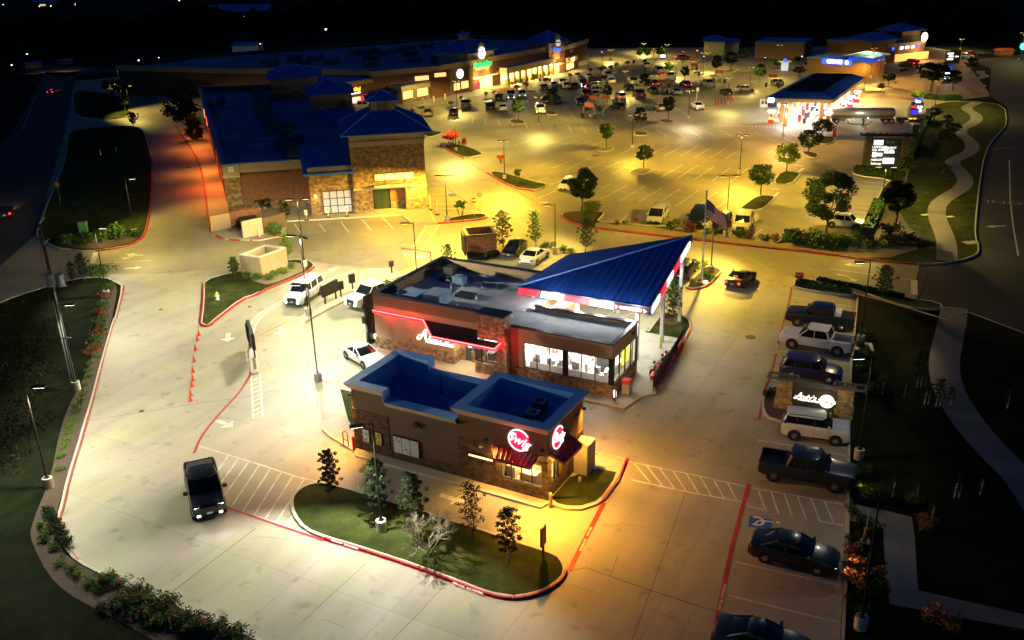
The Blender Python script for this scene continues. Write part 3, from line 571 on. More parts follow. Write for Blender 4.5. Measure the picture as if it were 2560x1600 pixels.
# drains and utility lids
for c, r, x, y, d in ((2,2,2255,162,.45),(0,2,1338,862,.2),(0,1,1520,1413,.2),(0,1,2358,1388,.2),(2,0,790,1470,.6),(0,1,1785,70,.5),(3,2,875,268,.3)):
    p = GT(c, r, x, y); tag(MB().disc((0,0,0),(0,0,1),d,.02,20).build('manhole_cover', mat('cast_iron', (.09,.06,.04), .6, .3, bump=.4), loc=(p.x,p.y,.14 if (c,r)==(3,2) else .012)), {(2,2):'rusty round manhole cover in the drive between fence and stalls',(0,2):'small dark lid beside the slab seam in the left lane',(0,1):'small lid in the pavement near the left entrance',(2,0):'dark manhole cover near the far planting island',(3,2):'round lid in the concrete square behind the white pickup'}[(c,r)] + (' by the hydrant lawn' if (x==2358) else ' on the orange lit back drive' if x==1785 else ''), 'manhole')
p = GT(3,2,860,260); tag(MB().cbox(0,0,.1,2.2,1.7,.05).build('drain_pad', M_KERB, loc=(p.x,p.y,0), rz=R(-14)), 'pale concrete drain surround behind the white pickup', 'drain pad')
for (a,b) in ((1915,790),(1480,527),(1718,545)): p = GT(3,1,a,b); tag(MB().cbox(0,0,.11,1.6 if a==1915 else .9,1.0 if a==1915 else .5,.05).build('inlet_cover', M_KERB, loc=(p.x,p.y,0), rz=.2), {1915:'wide concrete drain inlet at the road corner of the verge',1480:'small utility box lid left of the winding footpath',1718:'small utility box lid right of the winding footpath'}[a], 'utility lid')
# ================================================================ BUILDINGS
M_STUC = mat('tan_stucco', (.40, .265, .15), .9, var=.07, vs=2, bump=.25, bs=60)
M_STUC2 = mat('brown_stucco', (.115, .070, .040), .9, var=.08, vs=2, bump=.25, bs=60)
M_CREAM = mat('cream_stucco', (.46, .36, .24), .9, var=.07, vs=1.2, bump=.2, bs=60)
M_STONE = masonry('cut_stone_veneer', (.46, .31, .17), (.27, .155, .08), (.42, .33, .22), .42, .17, .012)
M_STONE2 = masonry('dark_ledge_stone', (.17, .10, .055), (.065, .04, .025), (.03, .02, .014), .45, .09, .010, .6, 1)
M_TSTONE = masonry('tower_stone', (.36, .24, .13), (.19, .115, .06), (.27, .2, .13), .55, .25, .018)
M_YSTONE = masonry('buff_block', (.50, .38, .19), (.38, .27, .13), (.26, .19, .1), .5, .26, .015)
M_BRICK = masonry('red_brick', (.30, .10, .055), (.20, .06, .035), (.25, .17, .12), .24, .085, .01)
M_BBRICK = masonry('brown_brick', (.24, .095, .045), (.20, .08, .04), (.2, .12, .08), .5, .2, .008, .2)
M_DBRICK = masonry('maroon_brick', (.15, .06, .035), (.12, .05, .03), (.11, .07, .05), .6, .25, .008, .25)
M_COPE = mat('dark_coping', (.025, .03, .05), .45, .3, var=.1)
M_ROOF = mat('white_membrane', (.50, .55, .64), .9, var=.12, vs=.6, bump=.1, big=.35, spec=.08)  # white roof with some dusk sky blue put into its colour
M_ROOFB = mat('dusk_tinted_membrane', (.09, .27, .80), .7, var=.2, vs=.5, bump=.15, big=.3)  # white membrane, the blue of the dusk sky is in the colour
M_RIM = mat('dusk_tinted_coping', (.15, .42, .90), .6, var=.08, vs=3)  # light coping, tinted with the dusk sky's blue
M_BLUE = mat('blue_seam_metal', (.015, .11, .62), .6, .0, var=.06, vs=1, spec=.5)
M_BLUE2 = mat('blue_tower_metal', (.03, .14, .62), .5, .0, var=.1, vs=1)
M_BLK = mat('black_metal', (.012, .012, .014), .5, .2, var=.1)
M_STEEL = mat('galvanised_steel', (.42, .44, .45), .45, .7, var=.12, vs=4)
M_WPAINT = mat('white_steel_paint', (.72, .72, .70), .5, var=.05)
M_REDM = mat('red_awning_metal', (.16, .012, .02), .35, .2, var=.1)
M_REDP = mat('red_paint', (.55, .02, .03), .4, var=.08)
M_YEL = mat('yellow_paint', (.75, .55, .04), .5, var=.1)
M_DGREY = mat('dark_grey_paint', (.05, .05, .055), .5, var=.1)
M_INT = mat('shop_white', (.8, .8, .76), .6, var=.05)
GW = glow('white_glow', (1, .97, .9), 5); GR = glow('red_neon_glow', (1, .008, .03), 5); GWC = glow('cool_white_glow', (.9, .95, 1), 4)
GL_ = glow('letter_glow', (1, 1, 1), 1.15); GPK = glow('crimson_glow', (1, .01, .07), 1.0); GG = glow('green_glow', (.01, 1, .12), 2.2); GB = glow('blue_glow', (.02, .07, 1), 3); GY = glow('amber_glow', (1, .36, .02), 3)
GWARM = glow('warm_window_glow', (1, .62, .22), 1.3); GRED = glow('tail_red_glow', (1, .02, .03), 6); GHEAD = glow('head_glow', (.85, .88, 1), 9)
GLY = glow('gold_glow', (1, .5, .05), 2)
def clear_glass():
    m = bpy.data.materials.new('clear_glass'); m.use_nodes = True; n = m.node_tree.nodes; l = m.node_tree.links; n.clear()
    o = n.new('ShaderNodeOutputMaterial'); t = n.new('ShaderNodeBsdfTransparent'); g_ = n.new('ShaderNodeBsdfGlossy'); g_.inputs['Roughness'].default_value = .03
    x = n.new('ShaderNodeMixShader'); f = n.new('ShaderNodeFresnel'); f.inputs[0].default_value = 1.45
    l.new(f.outputs[0], x.inputs[0]); l.new(t.outputs[0], x.inputs[1]); l.new(g_.outputs[0], x.inputs[2]); l.new(x.outputs[0], o.inputs[0]); return m
M_GL = clear_glass()
M_DGL = mat('dark_glass', (.008, .010, .014), .08, var=0, spec=.45)
def seams(mb, tri, d, step, r=.03, lift=.02):
    tri = [Vector(t) for t in tri]; n = (tri[1]-tri[0]).cross(tri[2]-tri[0]).normalized()
    if n.z < 0: n = -n
    d = Vector(d); d = (d-n*d.dot(n)).normalized(); e = n.cross(d); o = tri[0]; ec = [(t-o).dot(e) for t in tri]
    s = min(ec)+step*.5
    while s < max(ec):
        ps = []
        for i in range(len(tri)):
            j = (i+1) % len(tri)
            if (ec[i]-s)*(ec[j]-s) < 0: ps.append(tri[i].lerp(tri[j], (s-ec[i])/(ec[j]-ec[i])))
        if len(ps) == 2: mb.tube(ps[0]+n*lift, ps[1]+n*lift, r, r, 4)
        s += step
def hip(par, x0, y0, x1, y1, z, h, m, over=.7, ribs=.5, name='roof', top=None, th=.12):
    """pyramid roof with standing seams; top=(tx,ty) half-size of a flat top"""
    cx, cy = (x0+x1)/2, (y0+y1)/2; x0 -= over; x1 += over; y0 -= over; y1 += over; tx, ty = top or (.01, .01)
    lo = [Vector(p) for p in ((x0,y0,z),(x1,y0,z),(x1,y1,z),(x0,y1,z))]; hi = [Vector(p) for p in ((cx-tx,cy-ty,z+h),(cx+tx,cy-ty,z+h),(cx+tx,cy+ty,z+h),(cx-tx,cy+ty,z+h))]
    mb = MB(); rg_ = MB(); mb._add(lo+hi, [(0,1,5,4),(1,2,6,5),(2,3,7,6),(3,0,4,7),(4,5,6,7)])
    mb._add([p-Vector((0,0,th)) for p in lo]+lo, [(0,3,2,1),(0,1,5,4),(1,2,6,5),(2,3,7,6),(3,0,4,7)])
    for i in range(4):
        j = (i+1) % 4; q = [lo[i], lo[j], hi[j], hi[i]]; d = ((hi[i]+hi[j])/2-(lo[i]+lo[j])/2)
        if ribs: seams(mb, q, d, ribs)
        if ribs: rg_.tube(lo[i]+Vector((0,0,.05)), hi[i]+Vector((0,0,.05)), .09, .09, 5)
    o = mb.build(name, m, par)
    if ribs: rg_.build('hip_ridge', mat('ridge_blue',(.2,.4,.9),.4), o)
    return o
def parapet(mb, pts, z0, z1, th=.3):
    """ring wall along a closed outline"""
    a = sum(pts[i][0]*pts[(i+1)%len(pts)][1]-pts[(i+1)%len(pts)][0]*pts[i][1] for i in range(len(pts)))
    if a < 0: pts = pts[::-1]
    inn = inset(pts, th); n = len(pts)
    v = [(p[0],p[1],z) for z, P in ((z0,pts),(z1,pts),(z1,inn),(z0,inn)) for p in P]
    mb._add(v, [(i+j*n,(i+1)%n+j*n,((j+1)%4)*n+(i+1)%n,((j+1)%4)*n+i) for j in range(4) for i in range(n)])
    return mb
st = thing('custard_stand', 'tan stucco frozen custard stand with red neon band, stone base and bright glass corner', 'restaurant', AN.w3(0,0,0), AN.a)
Zb0 = .12
low = MB()
low.prism([(-22.1,0),(-14.15,0),(-14.15,1.1),(-12.35,1.1),(-12.35,11),(-22.1,11)], Zb0, 3.3)
low.prism([(-22.1,.003),(-8.7,.003),(-8.7,5.0),(-9.0,5.0),(-9.0,11),(-22.1,11)], 3.3, 4.1)
low.box(-12.35,1.1,Zb0,-7.7,11,3.3)                          # kitchen core
parapet(low, [(-22.1,.003),(-11.4,.003),(-11.4,.35),(-21.7,.35)], 4.1, 5.1, .12)
low.box(-22.1,.003,4.1,-11.4,.3,5.1); low.box(-22.1,.3,4.1,-21.8,11,5.1); low.box(-21.8,10.7,4.1,-11,11,5.1); low.box(-11.0,10.7,4.1,-9,11,4.45)
# glass-corner building: header band, posts and back wall
low.box(-8.7,.0,3.27,0,5.0,4.1); low.box(-8.7,.0,4.1,0,.2,4.42); low.box(-.2,.2,4.1,0,5.0,4.42); low.box(-9.0,4.8,4.1,-.2,5.0,4.42)
low.box(-8.7,.0,1.1,-7.55,.3,3.27); low.box(-9.2,4.8,Zb0,-.3,5.0,3.27); low.box(-7.75,.3,Zb0,-7.7,4.8,3.27)
low.build('wall', M_STUC, st)
sb = MB(); sb.box(-22.16,-.06,Zb0,-14.09,1.04,1.12); sb.box(-22.16,-.06,Zb0,-22.1,11,1.12); sb.box(-14.12,1.04,Zb0,-13.75,1.16,1.12)
sb.box(-8.75,-.06,Zb0,0,.24,1.1); sb.box(-.24,.24,Zb0,.06,5.05,1.1); sb.box(-13.0,.9,Zb0,-12.3,1.16,1.12)
sb.build('stone_base', M_STONE, st)
cp = MB()
for a in ((-22.2,-.08,5.1,-11.3,.36,5.2),(-22.2,.36,5.1,-21.74,11.08,5.2),(-21.74,10.64,5.1,-10.9,11.08,5.2),(-10.9,10.64,4.45,-8.9,11.08,4.53),(-8.75,-.08,4.42,.08,.26,4.52),(-.26,.26,4.42,.08,5.08,4.52),(-9.06,4.74,4.42,-.26,5.08,4.52)): cp.box(*a)
cp.build('coping', M_COPE, st)
MB().box(-21.8,.3,4.1,-9.0,10.7,4.13).box(-9.0,.2,4.1,-.2,4.8,4.13).build('flat_roof', M_ROOF, st)
tw = MB().box(-11.2,-1.0,3.4,-8.75,-.0,5.45).box(-9.45,-1.0,Zb0,-8.75,.0,3.4); tw.build('stone_pier', M_STONE, st)
MB().box(-11.3,-1.1,5.45,-8.65,.36,5.56).build('coping', M_COPE, st)
# drive-up window bay
bay_ = MB().box(-11.75,-.65,Zb0,-9.5,1.1,1.15); bay_.build('stone_base', M_STONE, st)
wf = MB().box(-11.75,-.6,1.15,-11.6,.9,3.05).box(-9.6,-.6,1.15,-9.46,.9,3.05).box(-11.6,-.62,2.55,-9.6,-.5,2.75).box(-11.6,-.62,1.15,-9.6,-.5,1.22).box(-11.6,-.62,2.98,-9.6,-.5,3.05).box(-10.75,-.6,1.22,-10.69,-.52,2.55).box(-11.2,-.62,1.22,-11.12,-.5,2.55)
dwn = wf.build('drive_up_window', M_BLK, st); MB().box(-11.58,-.56,1.2,-9.62,-.55,3.0).build('pane', M_GL, dwn)
MB().box(-10.9,-.95,1.12,-9.7,-.62,1.18).build('shelf', M_STEEL, dwn)
iw = MB().box(-11.58,.7,1.15,-9.6,.75,3.0); iw.build('inner_wall', M_INT, st)
pr = MB().cbox(-10.6,.1,1.15,.5,.4,.6).cbox(-10.0,.2,1.15,.4,.4,.9).blob((-10.9,-.1,2.0),.12); pr.build('till', mat('till_dark',(.1,.08,.08),.5), st)
door = MB().box(-13.65,1.02,Zb0,-12.75,1.1,2.35).build('door', M_DGREY, st); MB().box(-13.35,1.0,1.4,-13.05,1.02,2.15).build('pane', GW, door); MB().tube((-12.9,.99,1.1),(-12.9,.99,1.35),.02).build('handle', M_STEEL, door)
# dark eyebrow roof and red neon
eb = MB(); fr_ = [(-16.9,-.06,3.6),(-15.0,-1.75,3.1),(-9.25,-1.75,3.1),(-9.25,-1.0,3.25),(-11.2,-1.0,3.3),(-11.2,-.01,3.6)]
eb.poly(fr_); eb.poly([(x,y,z-.16) for x,y,z in fr_][::-1])
for a, b in zip(fr_, fr_[1:]): eb.poly([(a[0],a[1],a[2]-.16),(b[0],b[1],b[2]-.16),b,a])
eb.build('eyebrow_roof', mat('eyebrow_black', (.02,.02,.03), .4, .2, var=.15), st)
nn = MB(); nn.path([(-22.14,-.1,3.62),(-16.9,-.12,3.62),(-15.05,-1.82,3.12),(-9.2,-1.82,3.12),(-9.15,-.98,3.3)], .055, 8); nn.build('neon_band', GR, st)
nn = MB(); nn.path([(-22.14,-.17,3.64),(-16.9,-.19,3.64),(-15.05,-1.89,3.14),(-9.16,-1.89,3.14),(-9.08,-.98,3.32)], .022, 6); nn.build('neon_core', glow('neon_core_glow',(1,.42,.32),3), st)
nb2 = MB(); nb2.path([(-22.14,-.08,3.45),(-16.9,-.1,3.45),(-15.05,-1.8,2.97),(-9.2,-1.8,2.97),(-9.12,-.98,3.12)], .05, 8); nb2.build('neon_band', GR, st)
for k, (x, y, z, e) in enumerate(((-20.5,-.5,3.5,26),(-18.2,-.5,3.5,26),(-16.2,-1.2,3.4,26),(-13,-2.1,3.1,18),(-10.2,-2.1,3.1,20),(-8.6,-1.3,3.3,22))):
    lamp('neon_light', (x,y,z), (1,.02,.03), e*2.6, st, rad=.3, kind='POINT')
lamp('door_light', (-13.2,.5,3.0), (1,.8,.45), 260, st, rad=.1, kind='POINT'); lamp('soffit_light', (-12.2,-1.0,2.9), (1,.8,.45), 380, st, rad=.1, kind='POINT')
# windows of the glass corner
def glazing(par, p0, p1, z0, z1, n, fw=.06, skip=None, dark=M_BLK):
    p0 = Vector(p0); p1 = Vector(p1); d = (p1-p0); nrm = Vector((-d.y, d.x)).normalized()*.05; f = MB()
    def bar(a, b, zA, zB):
        q = [a-nrm, b-nrm, b+nrm, a+nrm]; f.prism([(v.x, v.y) for v in q], zA, zB, True)
    u = d.normalized()
    bar(p0, p1, z0, z0+fw); bar(p0, p1, z1-fw, z1)
    for i in range(n+1):
        c = p0+d*(i/n); bar(c-u*fw/2, c+u*fw/2, z0+fw, z1-fw)
    o = f.build('window', dark, par); g_ = MB(); g_.poly([(p0.x,p0.y,z0+.02),(p1.x,p1.y,z0+.02),(p1.x,p1.y,z1-.02),(p0.x,p0.y,z1-.02)]); g_.build('pane', M_GL, o); return o
glazing(st, (-7.55,.04), (-4.15,.04), 1.1, 3.27, 3); glazing(st, (-3.75,.04), (-.3,.04), 1.1, 3.27, 3); glazing(st, (-.04,.3), (-.04,4.9), 1.1, 3.27, 4)
for a in ((-4.15,-.04,1.1,-3.75,.2,3.27),(-.3,-.05,1.1,.05,.3,3.27),(-.1,4.9,1.1,.05,5.04,3.27)): MB().box(*a).build('corner_post', M_BLK, st)
MB().box(-7.7,.25,.9,-.25,4.8,.95).build('interior_floor', mat('tile_grey',(.5,.5,.5),.4), st)
MB().box(-7.69,4.7,.95,-.3,4.79,3.27).box(-7.69,.3,.95,-7.6,4.7,3.27).build('interior_wall', M_INT, st)
ct = MB().cbox(-4,.75,.95,6.6,.55,.55).cbox(-1.0,2.8,.95,.6,2.6,.6).cbox(-5.5,3.9,.95,3,.8,1.1).cbox(-2.4,3.9,.95,1.6,.7,1.5)
ct.build('counter', mat('stainless',(.7,.7,.7),.5,var=.15), st)
r2 = random.Random(3); M_EQ = mat('equipment_grey',(.5,.5,.5),.5,var=.6,vs=3); M_GD = mat('mixed_goods',(.5,.12,.08),.5,var=.9,vs=6)
for i in range(26): x = r2.uniform(-7.2,-.8); y = r2.choice([.75,.85,3.8,2.4]); w_ = r2.uniform(.12,.5); MB().cbox(x, y, 1.5 if y < 1 else .95, w_, .3, r2.uniform(.2,.65) if y < 1 else r2.uniform(.8,1.9)).build('kitchen_machine', M_EQ, st)
for i in range(18): x = r2.uniform(-7.2,-.8); y = r2.choice([.62,1.7,3.4]); MB().cbox(x, y, 1.5 if y < 1 else 1.2, r2.uniform(.06,.2), .15, r2.uniform(.1,.35)).build('container', M_GD, st)
MB().cbox(-1.6,2.0,.95,1.2,.06,1.3).build('menu_panel', mat('menu_dark',(.05,.06,.05),.5,var=.9,vs=12), st)
MB().cbox(-.5,3.9,1.3,.05,1.3,1.6).build('freezer_glow', glow('yellow_glow',(1,.85,.1),1.2), st)
cl = MB()
for x in (-6.8,-5.4,-4,-2.6,-1.2):
    for y in (1.2,2.6,4.0): cl.cbox(x, y, 3.22, 1.1, .5, .03)
cl.build('ceiling_light', GW, st)
lamp('interior_light', (-4,2.4,3.1), (1,.97,.9), 1500, st, rad=1.2, kind='POINT'); lamp('interior_light', (-1.6,2.2,3.1), (1,.97,.9), 800, st, rad=.8, kind='POINT'); lamp('interior_light', (-6.6,2.2,3.1), (1,.97,.9), 800, st, rad=.8, kind='POINT')
lamp('window_booth_light', (-10.6,-.1,2.9), (1,.95,.85), 160, st, rad=.2, kind='POINT')
# sign lettering on the side wall
def sign_text(par, s, size, loc, m, shear=0, off=0, sc=(1,1,1), depth=.08, rz=0, name='lettering', sp=1, rot=0):
    t = text_mb(s, size, depth, shear, off, sp=sp); move(t, Matrix.Rotation(rz, 4, 'Z') @ Matrix.Rotation(-rot, 4, 'Y') @ Matrix.Diagonal((*sc, 1)))
    o = t.build(name, m, par); o.location = loc; return o
def script_A(size):
    """cursive capital A drawn as brush strokes (x right, z up)"""
    m_ = MB(); s = size
    def st_(pts, r):
        pts = smooth2([Vector(p) for p in pts], 2, False); m_.path([(p.x*s, -.03, p.y*s) for p in pts], r*s, 6)
    st_([(-.55,.12),(-.62,.0),(-.5,-.08),(-.3,.05),(-.05,.45),(.2,.85),(.28,.9),(.25,.6),(.18,.2),(.22,.02),(.34,.05)], .085); st_([(-.5,.3),(-.2,.34),(.2,.38)], .07); return m_
sg = MB().box(-17.6,-.1,2.0,-14.6,-.02,2.05).build('sign', M_BLK, st)
a_ = script_A(1.05); a_.build('lettering', glow('yellow_white_glow',(1,.95,.75),1.6), sg).location = (-17.0,-.12,1.85)
sign_text(sg, "ndy's", .95, (-15.55,-.12,2.22), _M['yellow_white_glow'], .35, .02, (1.05,1,1), .1)
sign_text(sg, "FROZEN CUSTARD", .34, (-15.45,-.12,1.72), GL_, 0, .006, (.95,1,1), .1)
hx = MB().prism([(-18.95,-.16),(-18.45,-.16),(-18.45,-.02),(-18.95,-.02)], 1.25, 1.65); hx.build('meter_box', mat('meter_tan',(.4,.24,.14),.6), st)
# roof kit (each piece could be lifted off)
def kit(name, label, cat, mb, m, z=4.13, fr=AN, group=None, **k): return tag(mb.build(name, m, None, loc=fr.w3(0,0,0), rz=fr.a, **k), label, cat, group)
u = kit('rooftop_unit', 'wide rooftop air conditioner with round fan nearest the tan side wall', 'air conditioner', MB().box(-20.9,1.3,4.13,-18.6,3.3,4.9), mat('unit_steel',(.22,.34,.5),.8,0,var=.15,spec=.1), bevel=.03)
MB().disc((-20.3,1.85,4.92),(0,0,1),.42,.06,20).build('fan', M_BLK, u)
kit('rooftop_unit', 'tall plain boxed air handler beside the front parapet of the custard stand', 'air conditioner', MB().box(-18.1,1.6,4.13,-16.4,3.6,5.2), _M['unit_steel'], bevel=.04)
kit('rooftop_unit', 'small boxed rooftop unit in the dark back corner of the custard stand roof', 'air conditioner', MB().box(-18.6,7.1,4.13,-17.5,8.0,4.9), _M['unit_steel'], bevel=.03)
kit('roof_hatch', 'low dark roof hatch with pale edge on the custard stand roof', 'roof hatch', MB().box(-16.7,4.5,4.13,-14.9,5.6,4.4), M_DGREY, bevel=.03)
kit('exhaust_hood', 'dark upright exhaust box against the rear parapet', 'vent', MB().box(-20.0,8.0,4.13,-19.0,8.9,5.35).box(-20.1,7.3,4.13,-19.1,8.0,4.6), M_DGREY)
def hook_pipe(x, y, fr=AN, z=4.13, h=.8, r=.06, lab='', d=(.35,0)):
    pts = [(x,y,z),(x,y,z+h)]+[(x+d[0]*(1-math.cos(t))/2, y+d[1]*(1-math.cos(t))/2, z+h+.18*math.sin(t)) for t in (.6,1.2,1.9,2.5,3.1)]
    return kit('vent_pipe', lab, 'vent pipe', MB().path(pts, r, 8), M_STEEL, fr=fr)
hook_pipe(-12.6,9.6,h=.7,lab='crooked steel vent pipe near the rear parapet right of the roof units',d=(-.5,0)); hook_pipe(-17.6,5.4,h=.9,lab='crooked steel vent pipe between the roof hatch and the air handler',d=(-.5,0)); hook_pipe(-8.2,8.6,h=.5,lab='crooked vent pipe under the low tip of the blue canopy',d=(-.4,0))
for i, (x, y) in enumerate(((-15.6,7.3),(-14.4,7.9),(-14.6,4.6),(-15.2,2.4),(-13.2,2.0),(-12.4,.9),(-10.4,3.4),(-9.6,4.1),(-10.0,2.6))):
    kit('roof_spike_vent', ('thin upright vent stub %s on the custard stand roof' % ['by the rear wall','right of the rear wall stub','beside the roof hatch','near the air handler','near the front parapet','close to the stone pier','nearest the rail','at the rail end','just in front of the rail'][i]), 'vent pipe', MB().tube((x,y,4.13),(x,y,4.13+(.5 if i < 6 else .15)),.09,.02,8), M_STEEL)
kit('roof_rail', 'bare steel guard rail lying across the custard stand roof', 'rail', MB().path([(-10.9,2.7,4.3),(-9.3,4.55,4.3)], .03).tube((-10.9,2.7,4.13),(-10.9,2.7,4.3),.05).tube((-9.3,4.55,4.13),(-9.3,4.55,4.3),.05), M_STEEL)
cn = thing('canopy', 'folded deep blue standing seam canopy on white columns with red and white neon bars', 'canopy', AN.w3(0,0,0), AN.a)
cL, cB, cA, cF = Vector((-11.8,6.9,5.05)), Vector((.35,6.9,5.05)), Vector((.05,18.0,8.05)), Vector((-11.7,16.8,5.0))
rf = MB(); rf.poly([cL,cB,cA]); rf.poly([cL,cA,cF]); dn = Vector((0,0,-.14)); rf.poly([cL+dn,cA+dn,cB+dn]); rf.poly([cL+dn,cF+dn,cA+dn])
rf.build('roof', M_BLUE, cn); rs_ = MB(); seams(rs_, [cL,cB,cA], cA-cB, .62, .032); seams(rs_, [cL,cA,cF], cA-cF, .42, .035); rs_.build('seam_ribs', mat('rib_navy',(.008,.05,.34),.4), cn); MB().tube(cL, cA, .10, .10, 6).build('ridge_cap', mat('ridge_blue',(.2,.4,.9),.4), cn)
fs = MB()
def fascia(a, b, dz=.62, o=.0, mb=fs, th=.1):
    a = Vector(a); b = Vector(b); d = (b-a); n = Vector((d.y, -d.x, 0)).normalized(); v = Vector((0,0,-dz)); t = n*th; up = Vector((0,0,.02))
    mb._add([a+up, b+up, b+v, a+v, a+up-t, b+up-t, b+v-t, a+v-t], [(0,1,2,3),(4,7,6,5),(0,4,5,1),(3,2,6,7),(0,3,7,4),(1,5,6,2)])
fascia(cL, cB); fascia(cB, cA); fascia(cA, cF, .4); fascia(cF, cL, .4); fs.build('fascia', mat('fascia_grey', (.10,.10,.12), .5), cn)
bd = MB(); fascia(cL+Vector((0,0,.06)), cB+Vector((0,0,.06)), .16, mb=bd, th=-.03); fascia(cB+Vector((0,0,.06)), cA+Vector((0,0,.06)), .14, mb=bd, th=-.03); bd.build('edge_trim', M_COPE, cn)
def neon_seg(a, b, t0, t1, m, nbar=4, dz=.56):
    mb = MB(); d = b-a; n = Vector((d.y, -d.x, 0)).normalized()*.09
    for i in range(nbar):
        z = Vector((0,0,-.09-i*(dz-.1)/(nbar-1))); s0 = t0-(i*.0035); s1 = t1-(i*.0035); mb.tube(a+d*s0+z+n, a+d*s1+z+n, .036, .036, 6)
    return mb.build('neon_bars', m, cn)
GRN = glow('neon_red_bar', (1, .01, .03), 4);
for t0, t1, m in ((.02,.175,GRN),(.20,.37,GW),(.385,.565,GRN),(.58,.755,GW)): neon_seg(cL, cB, t0, t1, m)
for t0, t1, m in ((.03,.19,GW),(.225,.36,GRN),(.37,.5,GW),(.51,.69,GRN),(.70,.92,GW)): neon_seg(cB, cA, t0, t1, m)
dt = MB().box(-2.75,6.74,4.5,.3,6.9,5.0).build('drive_thru_sign', mat('sign_maroon',(.06,.005,.012),.5), cn)
sign_text(dt, 'DRIVE-THRU', .34, (-1.25,6.7,4.76), GL_, 0, .002, (1.0,1,1), .04)
for x in (-2.6,-.13): MB().poly([(x,6.71,4.6),(x+.25,6.71,4.76),(x,6.71,4.92)]).build('arrow_mark', GL_, dt)
for x, y, z in ((-10.4,7.4,4.75),(-6.3,7.4,4.75),(-.9,7.4,4.75),(-.25,11.7,6.1),(-.4,16.9,7.5),(-6.2,16.4,6.2),(-10.9,15.9,4.9)): MB().cbox(x, y, Zb0, .28, .28, z-Zb0).build('column', M_WPAINT, cn)
for x, y, z in ((-9,9,4.7),(-6,9.5,5.0),(-3,9,5.1),(-1.5,11.5,6.0),(-1.2,14.5,6.7),(-5,14,5.9),(-8.6,13.5,5.1)):
    MB().cbox(x, y, z-.06, .5, .5, .05).build('downlight', GW, cn); lamp('canopy_light', (x,y,z-.15), (.93,.98,.9), 650, cn, rad=.2, size=2.6, blend=.5)
for x, c in ((-8.3,(1,.98,.9)),(-5.5,(1,.9,.8)),(-3.6,(1,.98,.9)),(-1,(1,.98,.9))): lamp('neon_light', (x,5.9,4.98), c, 480, cn, rad=.3, kind='POINT')  # added lamps off the fascia, carry neon light onto the low roof
lw = MB().box(-9.2,8.6,Zb0,-7.0,8.8,2.4); tag(lw.build('screen_wall', M_WPAINT, None, loc=AN.w3(0,0,0), rz=AN.a), 'white service wall standing under the blue canopy', 'wall')
o = thing('order_counter', 'white menu pillar with slanted dark cap under the drive-thru sign', 'sign', AN.w3(-2.9,8.2,0), AN.a)
MB().box(-.1,-.5,Zb0,.1,.5,2.3).build('panel', GW if 0 else M_WPAINT, o); MB().loft([[(-.25,-.7,2.3),(.25,-.7,2.3),(.25,-.7,2.42),(-.25,-.7,2.42)],[(-.25,.6,2.7),(.25,.6,2.7),(.25,.6,2.82),(-.25,.6,2.82)]]).build('cap', M_DGREY, o)
for i, (x, y) in enumerate(((-4.6,12.9),(.1,10.4))): tag(MB().tube((0,0,Zb0),(0,0,1.05),.09,.09,12).blob((0,0,1.05),.09).build('bollard', M_YEL, loc=AN.w3(x,y,0)), ['yellow bollard seen below the red neon bars','yellow bollard beside the right canopy column'][i], 'bollard', 'yellow bollards under the canopy')
sw = thing('drinks_kiosk', 'brown stucco drinks building with dusk-blue parapet tops and red round script signs', 'building', SW.w3(0,0,0), SW.a)
z0 = .12; b1 = MB()
b1.box(-14.8,0,z0,-11.9,5.6,3.45); b1.box(-11.9,.0,z0,-6.3,5.3,3.44); b1.box(-14.8,0,3.45,-11.9,.3,4.7); b1.box(-14.8,5.3,3.45,-11.9,5.6,4.7); b1.box(-14.8,.3,3.45,-14.5,5.3,4.7); b1.box(-11.9,0,3.44,-6.3,.3,4.0); b1.box(-11.9,5,3.44,-6.3,5.3,4.0)
b1.box(-6.3,.0,z0,-3.25,5.3,4.0); b1.box(-3.25,.0,z0,-.3,.3,.86); b1.box(-3.25,.0,2.5,-.3,.3,4.0); b1.box(-.3,0,z0,0,.5,4.0); b1.box(-.3,.5,z0,0,1.6,1.0); b1.box(-.3,.5,2.45,0,1.6,4.0); b1.box(-.3,1.6,z0,0,5.3,4.0); b1.box(-3.25,3,z0,-.3,5.3,4.0); b1.box(-3.25,.3,3.2,-.3,3,4.0)
b1.box(-6.3,0,4.0,0,.3,4.9); b1.box(-6.3,5.0,4.0,0,5.3,4.9); b1.box(-6.3,.3,4.0,-6.0,5.0,4.9); b1.box(-.3,.3,4.0,0,5.0,4.9)
b1.build('wall', M_STUC2, sw)
